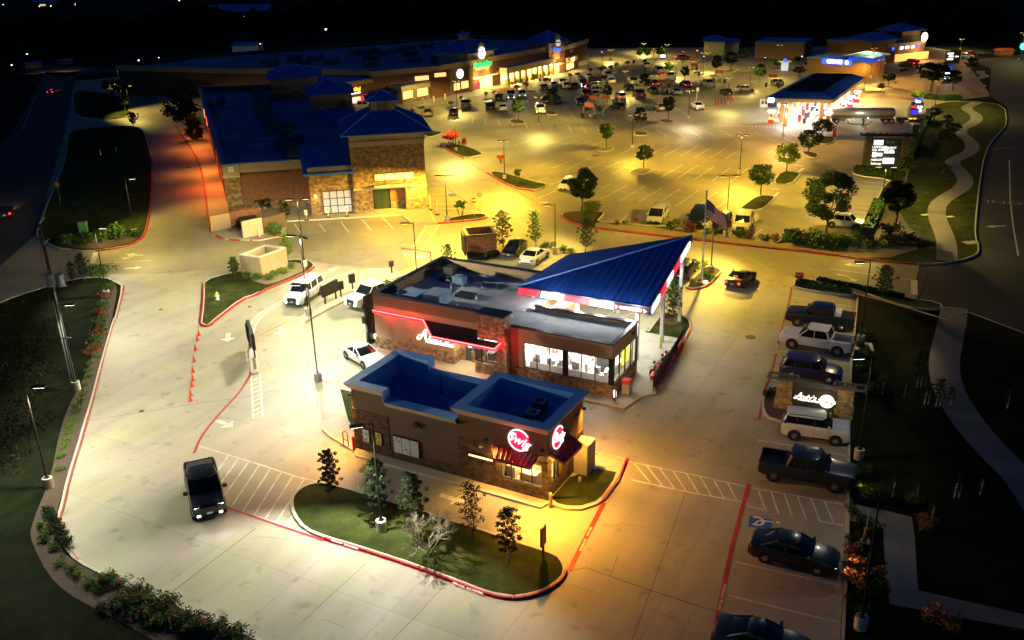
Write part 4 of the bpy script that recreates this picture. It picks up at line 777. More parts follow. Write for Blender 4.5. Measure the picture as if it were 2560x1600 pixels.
def crown(par, x0, y0, x1, y1, zb, zt, over=.34, inn=.42, sides='fblr', zf=None):
    """flared cream cornice with a wide pale coping; sides not named stay open"""
    f_, b_, l_, r_ = [k in sides for k in 'fblr']; zf = zf or zt-1.2
    O = lambda e, k=0: [(x0-(e if l_ else k), y0-(e if f_ else k)), (x1+(e if r_ else k), y0-(e if f_ else k)), (x1+(e if r_ else k), y1+(e if b_ else k)), (x0-(e if l_ else k), y1+(e if b_ else k))]
    sd = [k for k, s_ in enumerate((f_, r_, b_, l_)) if s_]; m1 = MB()
    v = [(p[0],p[1],z) for P, z in ((O(.02),zb),(O(over*.75),zb+(zt-zb)*.55),(O(over),zt-.05),(O(over),zt)) for p in P]
    m1._add(v, [(i+j*4,(i+1)%4+j*4,(j+1)*4+(i+1)%4,(j+1)*4+i) for j in range(3) for i in sd]); m1.build('cornice', M_CREAM, par)
    d = O(-inn); m2 = MB(); v = [(p[0],p[1],zt+.004) for p in O(over)]+[(p[0],p[1],zt+.004) for p in d]+[(p[0],p[1],zf) for p in d]
    m2._add(v, [(i,(i+1)%4,4+(i+1)%4,4+i) for i in sd]+[(i+4,(i+1)%4+4,8+(i+1)%4,8+i) for i in sd]); m2.build('coping', M_RIM, par)
crown(sw, -14.8,0,-11.9,5.6, 4.68, 5.2, sides='fbl', zf=3.5); crown(sw, -11.86,0,-6.32,5.3, 3.95, 4.42, .38, .5, 'fb', 3.5); crown(sw, -6.3,0,0,5.3, 4.72, 5.25, zf=4.02)
for y in (-.34,5.18): MB().box(-11.94,y,4.4,-11.9,y+.76,5.2).build('coping', M_RIM, sw)
MB().box(-14.38,.42,3.46,-6.3,5.18,3.5).box(-5.88,.42,3.98,-.42,4.88,4.02).build('flat_roof', M_ROOFB, sw)
s2 = MB(); s2.box(-14.86,-.06,z0,-6.36,.0,.8); s2.box(-14.86,-.05,.8,-11.86,.0,3.2); s2.box(-6.36,-.07,z0,-3.25,.0,3.1); s2.box(-3.25,-.07,z0,.06,.0,.86); s2.box(-3.25,-.07,2.5,-.36,.0,2.75); s2.box(-.36,-.07,.86,.06,.0,2.75)
s2.box(.0,.0,z0,.06,5.3,1.0); s2.box(.0,.0,1.0,.06,.5,2.75); s2.box(.0,1.6,1.0,.06,5.3,2.6); s2.box(-14.86,0,z0,-14.8,5.6,3.2); s2.build('stone_veneer', M_STONE2, sw)
glazing(sw, (-3.25,.05), (-.36,.05), .86, 2.5, 4); glazing(sw, (-.03,.5), (-.03,1.6), 1.0, 2.45, 2)
MB().box(-3.25,2.9,.5,-.3,3.0,3.2).build('interior_wall', mat('warm_wall',(.7,.6,.4),.7,var=.3,vs=3), sw); MB().box(-3.25,.3,.5,-.3,3,.55).build('interior_floor', mat('warm_floor',(.5,.35,.2),.6), sw)
MB().cbox(-2.9,1.2,.55,.6,1.2,.9).cbox(-1.6,.8,.55,1.2,.7,.75).cbox(-1.2,2.5,.55,1.6,.5,1.2).build('counter', mat('warm_counter',(.6,.5,.4),.5,var=.3), sw)
sign_text(sw, 'OPEN', .3, (-2.55,.02,2.28), GWC, 0, .01, depth=.03)
lamp('interior_light', (-1.9,1.3,3.0), (1,.72,.28), 1100, sw, rad=.3, kind='POINT')
MB().cbox(-1.9,1.3,3.12,1.2,.3,.04).build('ceiling_light', glow('warm_lamp',(1,.75,.35),5), sw)
def ribbed_awning(par, a, b, c, d, m, n=9, name='awning'):
    """a,b along the wall, c,d the outer edge (b-c, a-d)"""
    a, b, c, d = map(Vector, (a, b, c, d)); mb = MB(); mb.poly([a,b,c,d]); t = Vector((0,0,-.06)); mb.poly([a+t,d+t,c+t,b+t]); f_ = Vector((0,0,-.2)); mb._add([d,c,c+f_,d+f_],[(0,1,2,3)]); mb._add([a,d,d+f_,a+t],[(0,1,2,3)]); mb._add([b,c,c+f_,b+t],[(0,1,2,3)])
    for i in range(n+1): k = i/n; mb.tube(a.lerp(b,k)+Vector((0,0,.03)), d.lerp(c,k)+Vector((0,0,.03)), .035, .035, 5)
    return mb.build(name, m, par)
aw = ribbed_awning(sw, (-3.75,-.02,3.15), (-.55,-.02,3.15), (-.75,-.85,2.72), (-3.4,-.85,2.72), M_REDM)
for x in (-3.6,-.8): MB().tube((x,-.8,2.75),(x*.95-.05,-.03,4.2),.02).build('tie_rod', M_DGREY, aw)
aw = ribbed_awning(sw, (.02,.3,3.15), (.02,3.2,3.15), (1.0,3.0,2.75), (1.0,.5,2.75), M_REDM)
MB().tube((.9,2.9,2.8),(.03,2.5,4.3),.02).build('tie_rod', M_DGREY, aw)
ribbed_awning(sw, (-14.87,2.3,2.95), (-14.87,1.1,2.95), (-16.0,1.1,2.75), (-16.0,2.3,2.75), M_DGREY, 4)
def round_sign(par, loc, rz, r=.72):
    s_ = thing('x', 'x', None); s_.name = 'round_sign'; del s_['label']; s_.parent = par; s_.location = loc; s_.rotation_euler = (0,0,rz)
    MB().disc((0,-.05,0),(0,1,0),r*.93,.1,32).build('disc', GPK, s_)
    rg = MB(); rg.path([(r*math.cos(t), -.12, r*math.sin(t)) for t in [i*PI/18+.5 for i in range(33)]], .055, 6); rg.build('ring', GL_, s_)
    sign_text(s_, 'Swig', .8, (.02,-.17,.02), GL_, .3, .012, (1.05,1,1.1), .06, rot=-.28); return s_
round_sign(sw, (-1.85,-.04,3.98), 0); round_sign(sw, (.04,1.25,3.98), PI/2)
for p, e in (((-1.9,-.6,2.55),75),((.55,1.2,2.5),60),((.5,2.6,2.5),20)): lamp('awning_light', p, (1,.5,.07), e*6, sw, rad=.1, kind='POINT')
lamp('sign_light', (-1.85,-.9,3.9), (1,.05,.15), 40, sw, rad=.3, kind='POINT')
ls = MB().box(-5.6,-.16,1.95,-3.7,-.07,2.2).build('light_strip', M_BLK, sw); MB().box(-5.52,-.2,1.98,-3.78,-.165,2.1).build('lens', glow('strip_glow',(1,.8,.4),1.6), ls)
mbd = MB().box(-11.5,-.16,.68,-9.45,-.06,2.0).build('menu_board', M_BLK, sw); pn = MB()
for i in range(3): pn.box(-11.44+i*.68,-.175,.74,-11.44+i*.68+.63,-.165,1.94)
pn.build('panel', mat('menu_print',(.55,.56,.58),.5,var=.1), mbd)
pt = MB(); r3 = random.Random(5)
for i in range(3):
    for j in range(9): x = -11.4+i*.68+r3.uniform(.04,.5); z = .8+r3.uniform(0,1.05); pt.box(x,-.182,z,x+r3.uniform(.05,.2),-.178,z+r3.choice([.02,.02,.1]))
pt.build('menu_print_marks', mat('print_red',(.4,.06,.06),.5,var=.9,vs=9), mbd)
for x0, x1, c1 in ((-14.12,-13.5,(.45,.5,.55)),(-13.0,-12.45,(.42,.32,.1))):
    po = MB().box(x0,-.12,.84,x1,-.06,1.88).build('poster_case', mat('case_maroon',(.09,.02,.02),.4), sw); MB().box(x0+.05,-.13,.9,x1-.05,-.122,1.82).build('poster', mat('poster_%d' % int(-x0), c1, .4, var=.8, vs=5), po)
MB().disc((-9.57,-.1,3.2),(0,1,0),.22,.18,16).cbox(-9.1,-.1,3.05,.05,.1,.3).build('wall_lamp', M_BLK, sw); MB().cbox(-4.64,-.14,2.75,.2,.14,.12).build('security_camera', M_WPAINT, sw)
sign_text(sw, '3807', .45, (.04,4.3,4.1), M_BLK, 0, .01, (1,1,1), .03, PI/2)
sign_text(st, '3801', .42, (.02,4.1,3.85), M_BLK, 0, .01, (1,1,1), .03, PI/2)
for i, (x, y) in enumerate(((-2.3,3.6),(-2.0,2.0))):
    c_ = kit('condenser', ['square rooftop condenser with round fan nearer the back parapet of the drinks building','square rooftop condenser with round fan nearer the front parapet of the drinks building'][i], 'air conditioner', MB().cbox(x,y,4.05,.8,.8,.85), M_DGREY, fr=SW, bevel=.03)
    MB().box(x-.42,y-.42,4.9,x+.42,y+.42,4.93).build('top', mat('unit_top',(.3,.4,.55),.5,.2), c_); MB().disc((x,y,4.95),(0,0,1),.28,.05,18).build('fan', M_BLK, c_)
kit('roof_duct', 'low steel duct by the front parapet of the drinks building', 'duct', MB().box(-1.6,.6,4.05,-1.1,1.4,4.75).tube((-1.0,.7,4.05),(-.8,1.6,4.6),.05), mat('duct_blue',(.3,.4,.6),.5,.3), fr=SW)
kit('vent_pipe', 'thin straight standing pipe on the lower drinks building roof', 'vent pipe', MB().tube((-10.2,4.1,3.5),(-10.2,4.1,4.9),.07,.05,8).tube((-10.2,4.1,3.5),(-10.2,4.1,3.6),.15), M_DGREY, fr=SW)
kit('cable_loop', 'black cable curled in a loop on the left end roof of the drinks building', 'cable', MB().path([(-13.6,3.1,3.5),(-13.7,3.3,4.1),(-13.5,3.6,4.5),(-13.2,3.8,4.6),(-12.9,3.7,4.4),(-12.85,3.5,4.1),(-13.0,3.3,3.5)], .03), M_BLK, fr=SW)
kit('vent_pipe', 'little pair of capped vents beside the drinks building right box', 'vent pipe', MB().tube((-7.6,.9,3.5),(-7.6,.9,3.9),.09,.04).tube((-7.1,1.1,3.5),(-7.1,1.1,3.8),.08,.1), M_DGREY, fr=SW)
ub = kit('utility_cabinet', 'grey steel utility cabinet standing behind the right end of the drinks building', 'cabinet', MB().box(.12,3.6,.12,1.1,4.9,2.3), mat('cabinet_grey',(.38,.34,.27),.55,.2,var=.12), fr=SW, bevel=.02); MB().box(.16,3.585,.3,.6,3.6,2.2).box(.64,3.585,.3,1.06,3.6,2.2).build('door', mat('cabinet_door',(.42,.38,.3),.5,.2), ub)
for lab, x, y, h, r_ in (('cream post bollard at the front corner of the drinks building',.5,-.55,1.0,.11),('short cream bollard behind the drinks building near the utility cabinet',.9,2.9,.35,.12)): tag(MB().tube((0,0,.1),(0,0,h),r_,r_,14).blob((0,0,h),r_).build('bollard', M_CREAM, loc=SW.w3(x,y,0)), lab, 'bollard')
q = SW.w3(-15.35,-.2,0); t_ = thing('bike_rack', 'red tubular rack standing at the left corner of the drinks building', 'bike rack', q, SW.a)
MB().tube((0,0,.1),(0,0,1.2),.04).tube((-.5,.1,.1),(-.5,.1,1.1),.04).path([(-.5,.1,1.1),(-.25,.05,1.3),(0,0,1.2)],.04).tube((-.5,.1,.6),(0,0,.6),.03).build('frame', M_REDP, t_)
tag(MB().tube((0,0,.1),(0,0,1.1),.1,.1,12).blob((0,0,1.1),.1).build('bollard', M_REDP, loc=SW.w3(-14.75,-.35,0)), 'red bollard by the left corner of the drinks building','bollard')
# benches, fence, bin on the patio
fe = thing('patio_fence', 'long black metal privacy fence between the patio and the red kerb', 'fence', (0,0,0))
pA, pB = AN.w3(2.45,2.4,.12), AN.w3(1.35,13.0,.12); dd = (pB-pA); nn_ = Vector((-dd.y, dd.x, 0)).normalized()
for i in range(9):
    a = pA+dd*i/9; b = pA+dd*(i+1)/9; u_ = (b-a).normalized()
    f1 = MB(); k = 13
    for j in range(k): p = a+(b-a)*((j+.5)/k); q1 = p-u_*.045; q2 = p+u_*.045; f1.prism([(q1-nn_*.015)[:2],(q2-nn_*.015)[:2],(q2+nn_*.015)[:2],(q1+nn_*.015)[:2]], .22, 1.3, True)
    f1.tube(a+Vector((0,0,.15)), b+Vector((0,0,.15)), .02); f1.tube(a+Vector((0,0,1.14)), b+Vector((0,0,1.14)), .025); f1.build('panel', M_BLK, fe)
for i in range(10): a = pA+dd*i/9; MB().cbox(a.x, a.y, .1, .09, .09, 1.25).build('post', M_BLK, fe)
for k in range(3):
    a = AN.w(1.75, 3.9+k*2.75); bn = thing('bench', ['red bench nearest the trash bin, in front of the seated people','red bench in the middle of the patio fence where the people sit','red bench farthest along the black fence next to the grass'][k], 'bench', (a.x, a.y, .12), AN.a+R(6), 'red benches along the patio fence')
    MB().box(-.22,0,.42,.22,2.65,.47).build('seat', M_REDP, bn); MB().box(.2,0,.5,.26,2.65,.9).build('backrest', M_REDP, bn)
    for y in (.2,2.4): MB().box(-.2,y,0,.2,y+.06,.42).build('leg', M_REDP, bn)
bi = thing('trash_bin', 'cream trash bin with bright red lid beside the glass corner', 'trash bin', AN.w3(.75,1.15,.12), AN.a)
MB().cbox(0,0,0,.62,.62,.85).build('body', M_CREAM, bi, bevel=.03); MB().cbox(0,0,.85,.7,.7,.32).build('lid', M_REDP, bi, bevel=.05)
ls = thing('lit_sign', 'small oval lit sign on the pavement edge at the glass corner', 'sign', AN.w3(.45,-.55,.12), AN.a+R(-60)); MB().tube((0,0,0),(0,0,.3),.04).build('stand', M_BLK, ls); MB().disc((0,0,.62),(0,1,0),.34,.12,20).build('frame', mat('sign_orange',(.5,.12,.04),.4), ls); MB().disc((0,-.07,.62),(0,1,0),.28,.02,20).disc((0,.07,.62),(0,1,0),.28,.02,20).build('face', GW, ls)
mo = thing('monument_sign', 'dark monument sign between buff stone piers naming the two shops beside the stalls', 'sign', (0,0,0))
mo.location = G(*((1945+2127)/2, 1030)); mA, mB = G(1958,1018), G(2108,1042); mo.location = (mA+mB)/2; d = mB-mA; mo.rotation_euler = (0,0,math.atan2(d.y,d.x)); hw = d.length/2
for s_ in (-1, 1):
    MB().box(s_*hw-.55,-.45,0,s_*hw+.55,.45,2.35).box(s_*hw-.65,-.55,0,s_*hw+.65,.55,.75).build('stone_pier', M_YSTONE, mo)
    tr = MB().box(s_*hw-1.1+.2*s_,-.5,2.4,s_*hw+1.1+.2*s_,-.38,2.55).box(s_*hw-1.1+.2*s_,.38,2.4,s_*hw+1.1+.2*s_,.5,2.55)
    for k in range(4): x = s_*hw+.2*s_-1.1+k*.7; tr.box(x,-.38,2.4,x+.12,.38,2.55)
    tr.build('trellis', mat('trellis_grey',(.10,.085,.08),.7), mo)
MB().box(-hw+.55,-.35,.15,hw-.55,.35,2.1).build('sign_box', mat('sign_charcoal',(.05,.045,.042),.6,var=.1), mo)
a_ = script_A(.55); a_.build('lettering', GL_, mo).location = (-1.05,-.37,1.1)
sign_text(mo, "ndy's", .55, (-.42,-.37,1.28), GL_, .3, .01, depth=.06); sign_text(mo, 'FROZEN CUSTARD', .18, (-.38,-.37,1.02), GL_, 0, .004, depth=.06)
MB().disc((.9,-.38,1.2),(0,1,0),.52,.06,28).box(.3,-.4,1.05,1.5,-.36,1.3).build('disc', GL_, mo); sign_text(mo, 'Swig', .5, (.9,-.425,1.2), mat('sign_script_grey',(.12,.12,.13),.5), .3, .0, depth=.01)
lamp('sign_glow_light', mo.location+Vector((0,0,1.6)), (1,.75,.25), 25, rad=.3, kind='POINT').location = mo.location + Vector((math.sin(-mo.rotation_euler.z)*-0+.0,-1.6,1.2))
# ================================================================ STRIP BUILDING, GROCERY, FAR BUILDINGS
ST = Frame(GT(1,1,1575,460), 11.3)
s5 = thing('strip_building', 'long strip building with blue towers, tower stone front and urgent care glass', 'building', ST.w3(0,0,0), ST.a)
foot = [(-25.5,5.8),(-14.5,5.8),(-14.5,0),(-8.8,0),(-8.8,1.35),(-.2,1.35),(-.6,6),(-7.0,50),(-12.3,86),(-36.9,89)]
w1 = MB(); w1.prism(foot, .1, 5.5); parapet(w1, foot, 5.5, 6.45, .3); w1.build('wall', M_DBRICK, s5)
MB().sheet(inset(foot, .3), 5.55).build('flat_roof', mat('dusk_grey_membrane',(.09,.20,.40),.75,var=.35,vs=.3,bump=.2,big=.12), s5)  # roof blue is dusk light held in the colour
c_ = MB(); parapet(c_, [Vector(p) for p in inset(foot, -.12)], 5.5, 6.5, .16); c_.build('cornice', mat('beige_band',(.30,.23,.17),.9,var=.06), s5)
b_ = MB(); parapet(b_, [Vector(p) for p in inset(foot, -.18)], 6.5, 6.6, .6); b_.build('coping', M_BLUE2, s5)
MB().box(-25.6,5.6,.1,-23.6,6.4,4.7).box(-25.6,6.4,.1,-25.2,8,4.7).build('stone_pier', M_TSTONE, s5); MB().box(-25.75,5.45,4.7,-23.5,6.4,5.0).build('pier_cap', M_CREAM, s5)
MB().box(-25.7,5.5,5.0,-23.5,6.0,6.5).box(-23.5,5.6,5.3,-14.6,5.75,6.5).build('cream_panel', mat('beige_panel',(.36,.29,.2),.9,var=.06), s5)
MB().box(-24.9,5.42,5.5,-24.2,5.5,6.2).build('unit_plate', M_WPAINT, s5); sign_text(s5,'1', .5, (-24.55,5.4,5.85), M_BLK, depth=.02)
MB().box(-23.5,5.65,.1,-14.6,5.78,5.0).build('brick_field', M_BBRICK, s5); MB().box(-23.5,5.55,.1,-14.6,5.64,1.2).build('stone_base', M_TSTONE, s5)
MB().box(-14.55,-.06,.1,-8.0,5.7,5.7).build('stone_front', M_TSTONE, s5)
tw_ = MB().box(-8.9,-.5,3.2,.6,9,8.9); tw_.box(-8.9,-.5,.1,-6.5,1.5,3.2); tw_.box(-2.2,-.5,.1,.6,1.5,3.2); tw_.box(-8.9,5,.1,.6,9,3.2); tw_.build('tower', M_TSTONE, s5)
MB().box(-9.0,-.6,8.9,.7,9.1,10.55).build('tower_band', M_CREAM, s5); MB().box(-9.15,-.75,9.5,.85,9.25,9.62).build('tower_moulding', mat('moulding_tan',(.25,.17,.11),.8), s5)
hip(s5, -9.0,-.6,.7,9.1, 10.6, 2.3, M_BLUE2, 1.0, .45, top=(1.7,1.9))
MB().cbox(-4.15,4.25,12.8,3.2,3.4,1.5).build('cupola', mat('cupola_cream',(.28,.24,.18),.9), s5); MB().box(-4.9,2.5,12.9,-3.4,2.55,14.1).build('louvre', mat('louvre_brown',(.14,.09,.06),.8), s5)
hip(s5, -5.75,2.55,-2.55,5.95, 14.2, 1.15, M_BLUE2, .6, .35)
# shed roof over the stone front
sh = MB(); q4 = [Vector(p) for p in ((-15.2,-.7,5.85),(-8.3,-.7,5.85),(-8.9,9.0,7.3),(-15.6,10.0,7.3))]; sh.poly(q4); sh.poly([p-Vector((0,0,.15)) for p in q4][::-1]); sh._add([q4[0],q4[1],q4[1]-Vector((0,0,.3)),q4[0]-Vector((0,0,.3))],[(0,1,2,3)]); sh._add([q4[0],q4[3],q4[3]-Vector((0,0,1.8)),q4[0]-Vector((0,0,.3))],[(0,1,2,3)]); sh._add([q4[3],q4[2],q4[2]-Vector((0,0,1.8)),q4[3]-Vector((0,0,1.8))],[(0,1,2,3)]); seams(sh, q4, q4[3]-q4[0], .45, .03); sh.build('shed_roof', M_BLUE2, s5)
# tower 2 and 3
for nm, (x0,y0,x1,y1,zz_,h_) in (('a',(-13.6,46.5,-7.5,55.5,9.5,2.0)),('b',(-21.2,70,-12.6,80,9.9,1.9))):
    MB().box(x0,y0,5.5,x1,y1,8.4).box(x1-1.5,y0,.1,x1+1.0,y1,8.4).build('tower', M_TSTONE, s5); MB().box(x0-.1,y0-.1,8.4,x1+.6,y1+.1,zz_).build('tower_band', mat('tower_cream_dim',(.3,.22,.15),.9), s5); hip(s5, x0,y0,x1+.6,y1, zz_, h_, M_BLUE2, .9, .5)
sh = MB(); q4 = [Vector(p) for p in ((-11.4,40,5.6),(-5.8,40,5.6),(-7.2,46.4,6.9),(-13.4,46.4,6.9))]; sh.poly(q4); sh._add([q4[0],q4[3],(q4[3].x,q4[3].y,5.5),(q4[0].x,q4[0].y,5.5)],[(0,1,2,3)]); seams(sh, q4, q4[3]-q4[0], .5); sh.build('shed_roof', M_BLUE2, s5)
# windows and doors
gw = MB();
wf = MB(); x0,x1,za,zb_ = -13.0,-9.3,.35,3.3
for k in range(5): x = x0+(x1-x0)*k/4; wf.box(x-.05,-.16,za,x+.05,-.07,zb_)
for k in range(4): z = za+(zb_-za)*k/3; wf.box(x0,-.165,z-.04,x1,-.075,z+.04)
wn = wf.build('window', M_BLK, s5); MB().box(x0,-.1,za,x1,-.07,zb_).build('pane', glow('frosted_glow',(.42,.42,.55),.22), wn)
wn = MB().box(-6.2,-.62,4.25,-.9,-.5,5.35).build('window', M_BLK, s5); pn = MB()
for k in range(4): pn.box(-6.1+k*1.3,-.64,4.35,-4.9+k*1.3,-.625,5.25)
pn.build('pane', glow('pinkish_glow',(.55,.42,.33),.4), wn)
sign_text(wn, 'URGENT CARE', .62, (-3.2,-.68,4.8), glow('care_letter_glow',(.8,.85,.7),.7), 0, .01, (.88,1,1), .03); MB().box(-5.85,-.68,4.72,-5.25,-.645,4.88).box(-5.63,-.68,4.5,-5.47,-.645,5.1).build('cross_mark', _M['care_letter_glow'], wn)
MB().box(-6.3,-1.5,3.8,-.7,-.5,3.85).box(-6.3,-1.55,3.55,-.7,-1.5,3.95).build('awning', mat('awning_silver',(.35,.42,.38),.5,.3), s5)
MB().box(-9.0,-.58,3.2,.7,-.5,3.5).build('lintel', M_CREAM, s5)
d_ = MB().box(-6.4,1.2,.12,-4.2,1.3,3.1).build('door', M_BLK, s5); MB().box(-6.3,1.18,.25,-5.35,1.2,3.0).box(-5.25,1.18,.25,-4.3,1.2,3.0).build('pane', mat('door_glass',(.03,.05,.03),.15), d_)
MB().box(-4.1,1.2,.12,-2.2,1.3,3.2).build('porch_wall', mat('orange_stucco',(.42,.16,.05),.9), s5); MB().box(-4.1,1.05,.12,-2.2,1.2,1.3).build('stone_base', M_TSTONE, s5)
for x, y in ((-13.9,-.3),(-1.4,-.8)):
    MB().cbox(x,y+.1,2.6,.2,.2,.35).build('wall_lamp', glow('wall_lamp_glow',(1,.45,.12),8), s5); lamp('wall_light', (x,y-.35,2.6), (1,.5,.15), 70, s5, rad=.1, kind='POINT')
lamp('wall_light', (1.1,2,2.6), (1,.6,.2), 60, s5, rad=.1, kind='POINT')
# rooftop kit on the strip building
def roofbox(fr, x, y, z, w_, d_, h_, label, m=None, rz=0, group='air conditioners on the long strip roof', name='rooftop_unit'):
    p = fr.w3(x, y, 0); o = tag(MB().cbox(0,0,z,w_,d_,h_).build(name, m or M_UNIT, loc=p, rz=fr.a+rz, bevel=.06), label, 'air conditioner', group)
    MB().disc((0,0,z+h_+.02),(0,0,1),min(w_,d_)*.3,.05,14).build('fan', M_BLK, o); return o
M_UNIT = mat('weathered_unit', (.10,.11,.13), .6, .3, var=.2)
spots = [(755,930,'first unit from the shed roof, nearest'),(690,905,'flat'),]
ulist = [((1060,1180),'nearest unit, against the left edge of the blue shed roof'),((1045,1130),'unit just behind the nearest one by the shed roof'),((980,1085),'tilted unit left of the shed roof corner'),((905,1040),'unit standing left of the shed roof group'),((1040,985),'wide unit in the middle of the group'),((950,930),'unit behind the wide middle unit'),((970,850),'lone unit right of the row'),((800,880),'unit at the near end of the long row'),((775,800),'second unit of the long row'),((745,755),'third unit of the long row'),((705,720),'fourth unit of the long row'),((740,690),'unit beside the fourth of the long row'),((725,640),'unit in the middle of the long row'),((685,610),'unit past the middle of the long row'),((665,560),'second farthest unit of the long row'),((640,520),'farthest unit of the long row'),((795,575),'small unit right of the far end of the row'),((920,550),'small unit below the third tower'),((170,640),'small unit near the left parapet'),((295,605),'small vent box at the back left')]
for (a, b), lab in ulist:
    p = Zk(a, b, 6.3); d = (p.xy-ST.o); x, y = d.dot(ST.X), d.dot(ST.Y); k = 1.0+ (y/90)*.6
    roofbox(ST, x, y, 5.55, 2.3*(.75 if 'small' in lab else 1), 1.8*(.7 if 'small' in lab else 1), 1.25, 'strip roof air conditioner: '+lab, rz=R(8))
for pts in ([(340,1040),(600,1030),(880,1000)],[(310,890),(600,885),(760,870)],[(250,690),(450,685),(640,665)],[(600,680),(700,820),(760,850)],[(250,690),(290,850),(310,1010),(340,1040)]):
    tag(MB().path([Zk(a,b,5.65) for a,b in pts], .06, 5).build('conduit', M_DGREY), 'thin conduit run %s on the strip roof' % {340:'nearest the front parapet',310:'across the middle left',600:'slanting beside the unit row'}.get(pts[0][0], 'far across the back' if len(pts) == 3 else 'down the left side'), 'conduit')
# lit tubes on the rear wall
for i, (a, b) in enumerate(((105,710),(130,790),(262,1215),(303,1340))):
    p = Zk(a, b, 3.6); o = tag(MB().tube((0,0,2.2),(0,0,3.9),.07).tube((0,0,3.7),(.25,0,3.8),.05).build('wall_tube_lamp', glow('rear_tube_glow',(1,.16,.06),5), loc=(p.x+.3,p.y,0)), 'glowing orange wall lamp on the rear wall, number %s from the corner pier' % ['four','three','two','one'][i], 'lamp', 'rear wall lamps of the strip building')
for a, b, e in ((300,1250,1100),(180,950,420),(120,800,420)):
    p = Zk(a, b, 3.6); lamp('rear_wall_light', (p.x-1.6,p.y,3.8), (1,.16,.02), e*2.2, size=2.8, rad=.1)
for c, r, x, y, e in ((0,1,1930,120,1500),(0,1,2000,420,900),(0,0,1850,1400,1100),(0,0,1830,1230,420)):
    p = GT(c,r,x,y,0); lamp('rear_wall_light', (p.x,p.y,4.2), (1,.27,.03), e*1.5, size=2.7, rad=.1)
# strip front enclosure (dumpster yard)
en = thing('dumpster_enclosure', 'tan walled dumpster yard with gate leaf at the strip building corner', 'enclosure', (0,0,0))
def wallseg(par, a, b, h, m, th=.2, z=0, name='wall'):
    a = Vector(a[:2]); b = Vector(b[:2]); u_ = (b-a).normalized(); n_ = Vector((-u_.y,u_.x))*th/2
    return MB().prism([a-n_,b-n_,b+n_,a+n_], z, h, True).build(name, m, par)
e1, e2, e3, e4 = GT(0,1,2000,690), GT(0,1,2190,655), GT(0,1,2160,480), GT(1,1,280,560)
wallseg(en, GT(0,1,2000,688), GT(0,1,2185,648), 2.1, M_STUC); wallseg(en, GT(0,1,2300,748), GT(1,1,70,705), 2.2, M_CREAM, name='gate'); wallseg(en, GT(0,1,2190,650), GT(1,1,60,600), 2.2, M_BBRICK); wallseg(en, GT(1,1,75,700), GT(1,1,280,640), 2.0, M_STUC2); wallseg(en, GT(1,1,280,640), GT(1,1,250,520), 2.0, M_STUC2)
tag(MB().tube((0,0,0),(0,0,1.2),.1).blob((0,0,1.2),.1).build('bollard', M_WPAINT, loc=GT(1,1,38,735)), 'white post bollard in front of the tan dumpster gate', 'bollard')
tag(MB().cbox(0,0,.1,2.2,1.6,1.3).build('dumpster', mat('dumpster_dark',(.02,.025,.02),.6), loc=GT(0,1,2350,640), rz=.3, bevel=.05), 'dark dumpster inside the tan walled yard', 'dumpster')
# beige enclosure on the hydrant island, brick enclosure by the white sedan
be = thing('dumpster_enclosure', 'plain beige stucco dumpster enclosure on the hydrant lawn', 'enclosure', (0,0,0))
c4 = [G(*T(1,1,35,915),2.55), G(*T(1,1,285,825),2.55), G(*T(1,1,80,795),2.55), G(*T(0,1,2260,890),2.55)]
B2 = MB(); parapet(B2, [p.xy for p in c4], .1, 2.4, .22); B2.build('wall', mat('beige_wall',(.42,.30,.16),.9,var=.06), be); B3 = MB(); parapet(B3, inset([p.xy for p in c4], -.05), 2.4, 2.52, .32); B3.build('coping', M_KERB, be)
br = thing('dumpster_enclosure', 'red brick dumpster enclosure with dark cap beside the parked sedans', 'enclosure', (0,0,0))
c4 = [Vector((-4.8,98.7)), Vector((-1.5,99.2)), Vector((-2.1,102.4)), Vector((-5.4,101.9))]
B2 = MB(); parapet(B2, c4, .1, 2.45, .2); B2.build('wall', M_BRICK, br); B3 = MB(); parapet(B3, inset(c4, -.06), 2.45, 2.6, .34); B3.build('coping', M_DGREY, br); wallseg(br, (-5.05,99.0), (-5.6,101.6), 2.3, M_BLK, .06, .1, 'gate')
MB().sheet(inset(c4,.2), .14).build('yard_floor', mat('yard_dark',(.05,.05,.05),.9), br)
gr = thing('grocery_store', 'very long grocery store with two blue pyramid towers and lit entrances', 'building', (0,0,0))
def P2(c, r, x, y, z): return GT(c, r, x, y, z).xy
H8 = 7.0
front = [GT(1,0,1125,690+0,0).xy]
K = {}
fl_ = [P2(1,0,1110,660,8.0), P2(1,0,1690,590,7.6), P2(1,0,1820,600,7.3), P2(1,0,1990,580,7.0)]
lowL = g0 = None
wa_, wb_ = GT(1,0,760,1048).xy, GT(1,0,1120,985).xy
pts_f = [wb_, Vector((-15.8,222.5)), Vector((-13.6,225.6)), Vector((-8.5,231.5)), Vector((-1.8,242.6)), Vector((11.6,261.5)), Vector((16.4,263.0)), Vector((24.2,281.5))]
back = [Vector((10.5,290)), Vector((-14,305)), Vector((-40,288)), Vector((-85,262)), Vector((-98,240)), Vector((-68,228)), Vector((-50,224)), wb_+Vector((-1,3))]
fp = pts_f+back
w2 = MB(); w2.prism(fp, .0, 6.3); parapet(w2, fp, 6.3, 7.2, .5); w2.build('wall', M_DBRICK, gr)
bb = MB(); parapet(bb, inset(fp, -.25), 6.1, 7.3, .3); bb.build('cornice', mat('grocery_band',(.33,.25,.17),.9,var=.05), gr)
MB().sheet(inset(fp,.5), 6.4).build('flat_roof', mat('worn_dusk_roof',(.12,.2,.36),.8,var=.75,vs=.16,bump=.2,stretch=((.35,2.2,1),.5)), gr)  # worn streaks, but the blue is dusk light put into the colour
def seg_frame(a, b): a = Vector(a); b = Vector(b); return Frame(a, math.degrees(math.atan2((b-a).y,(b-a).x))), (b-a).length
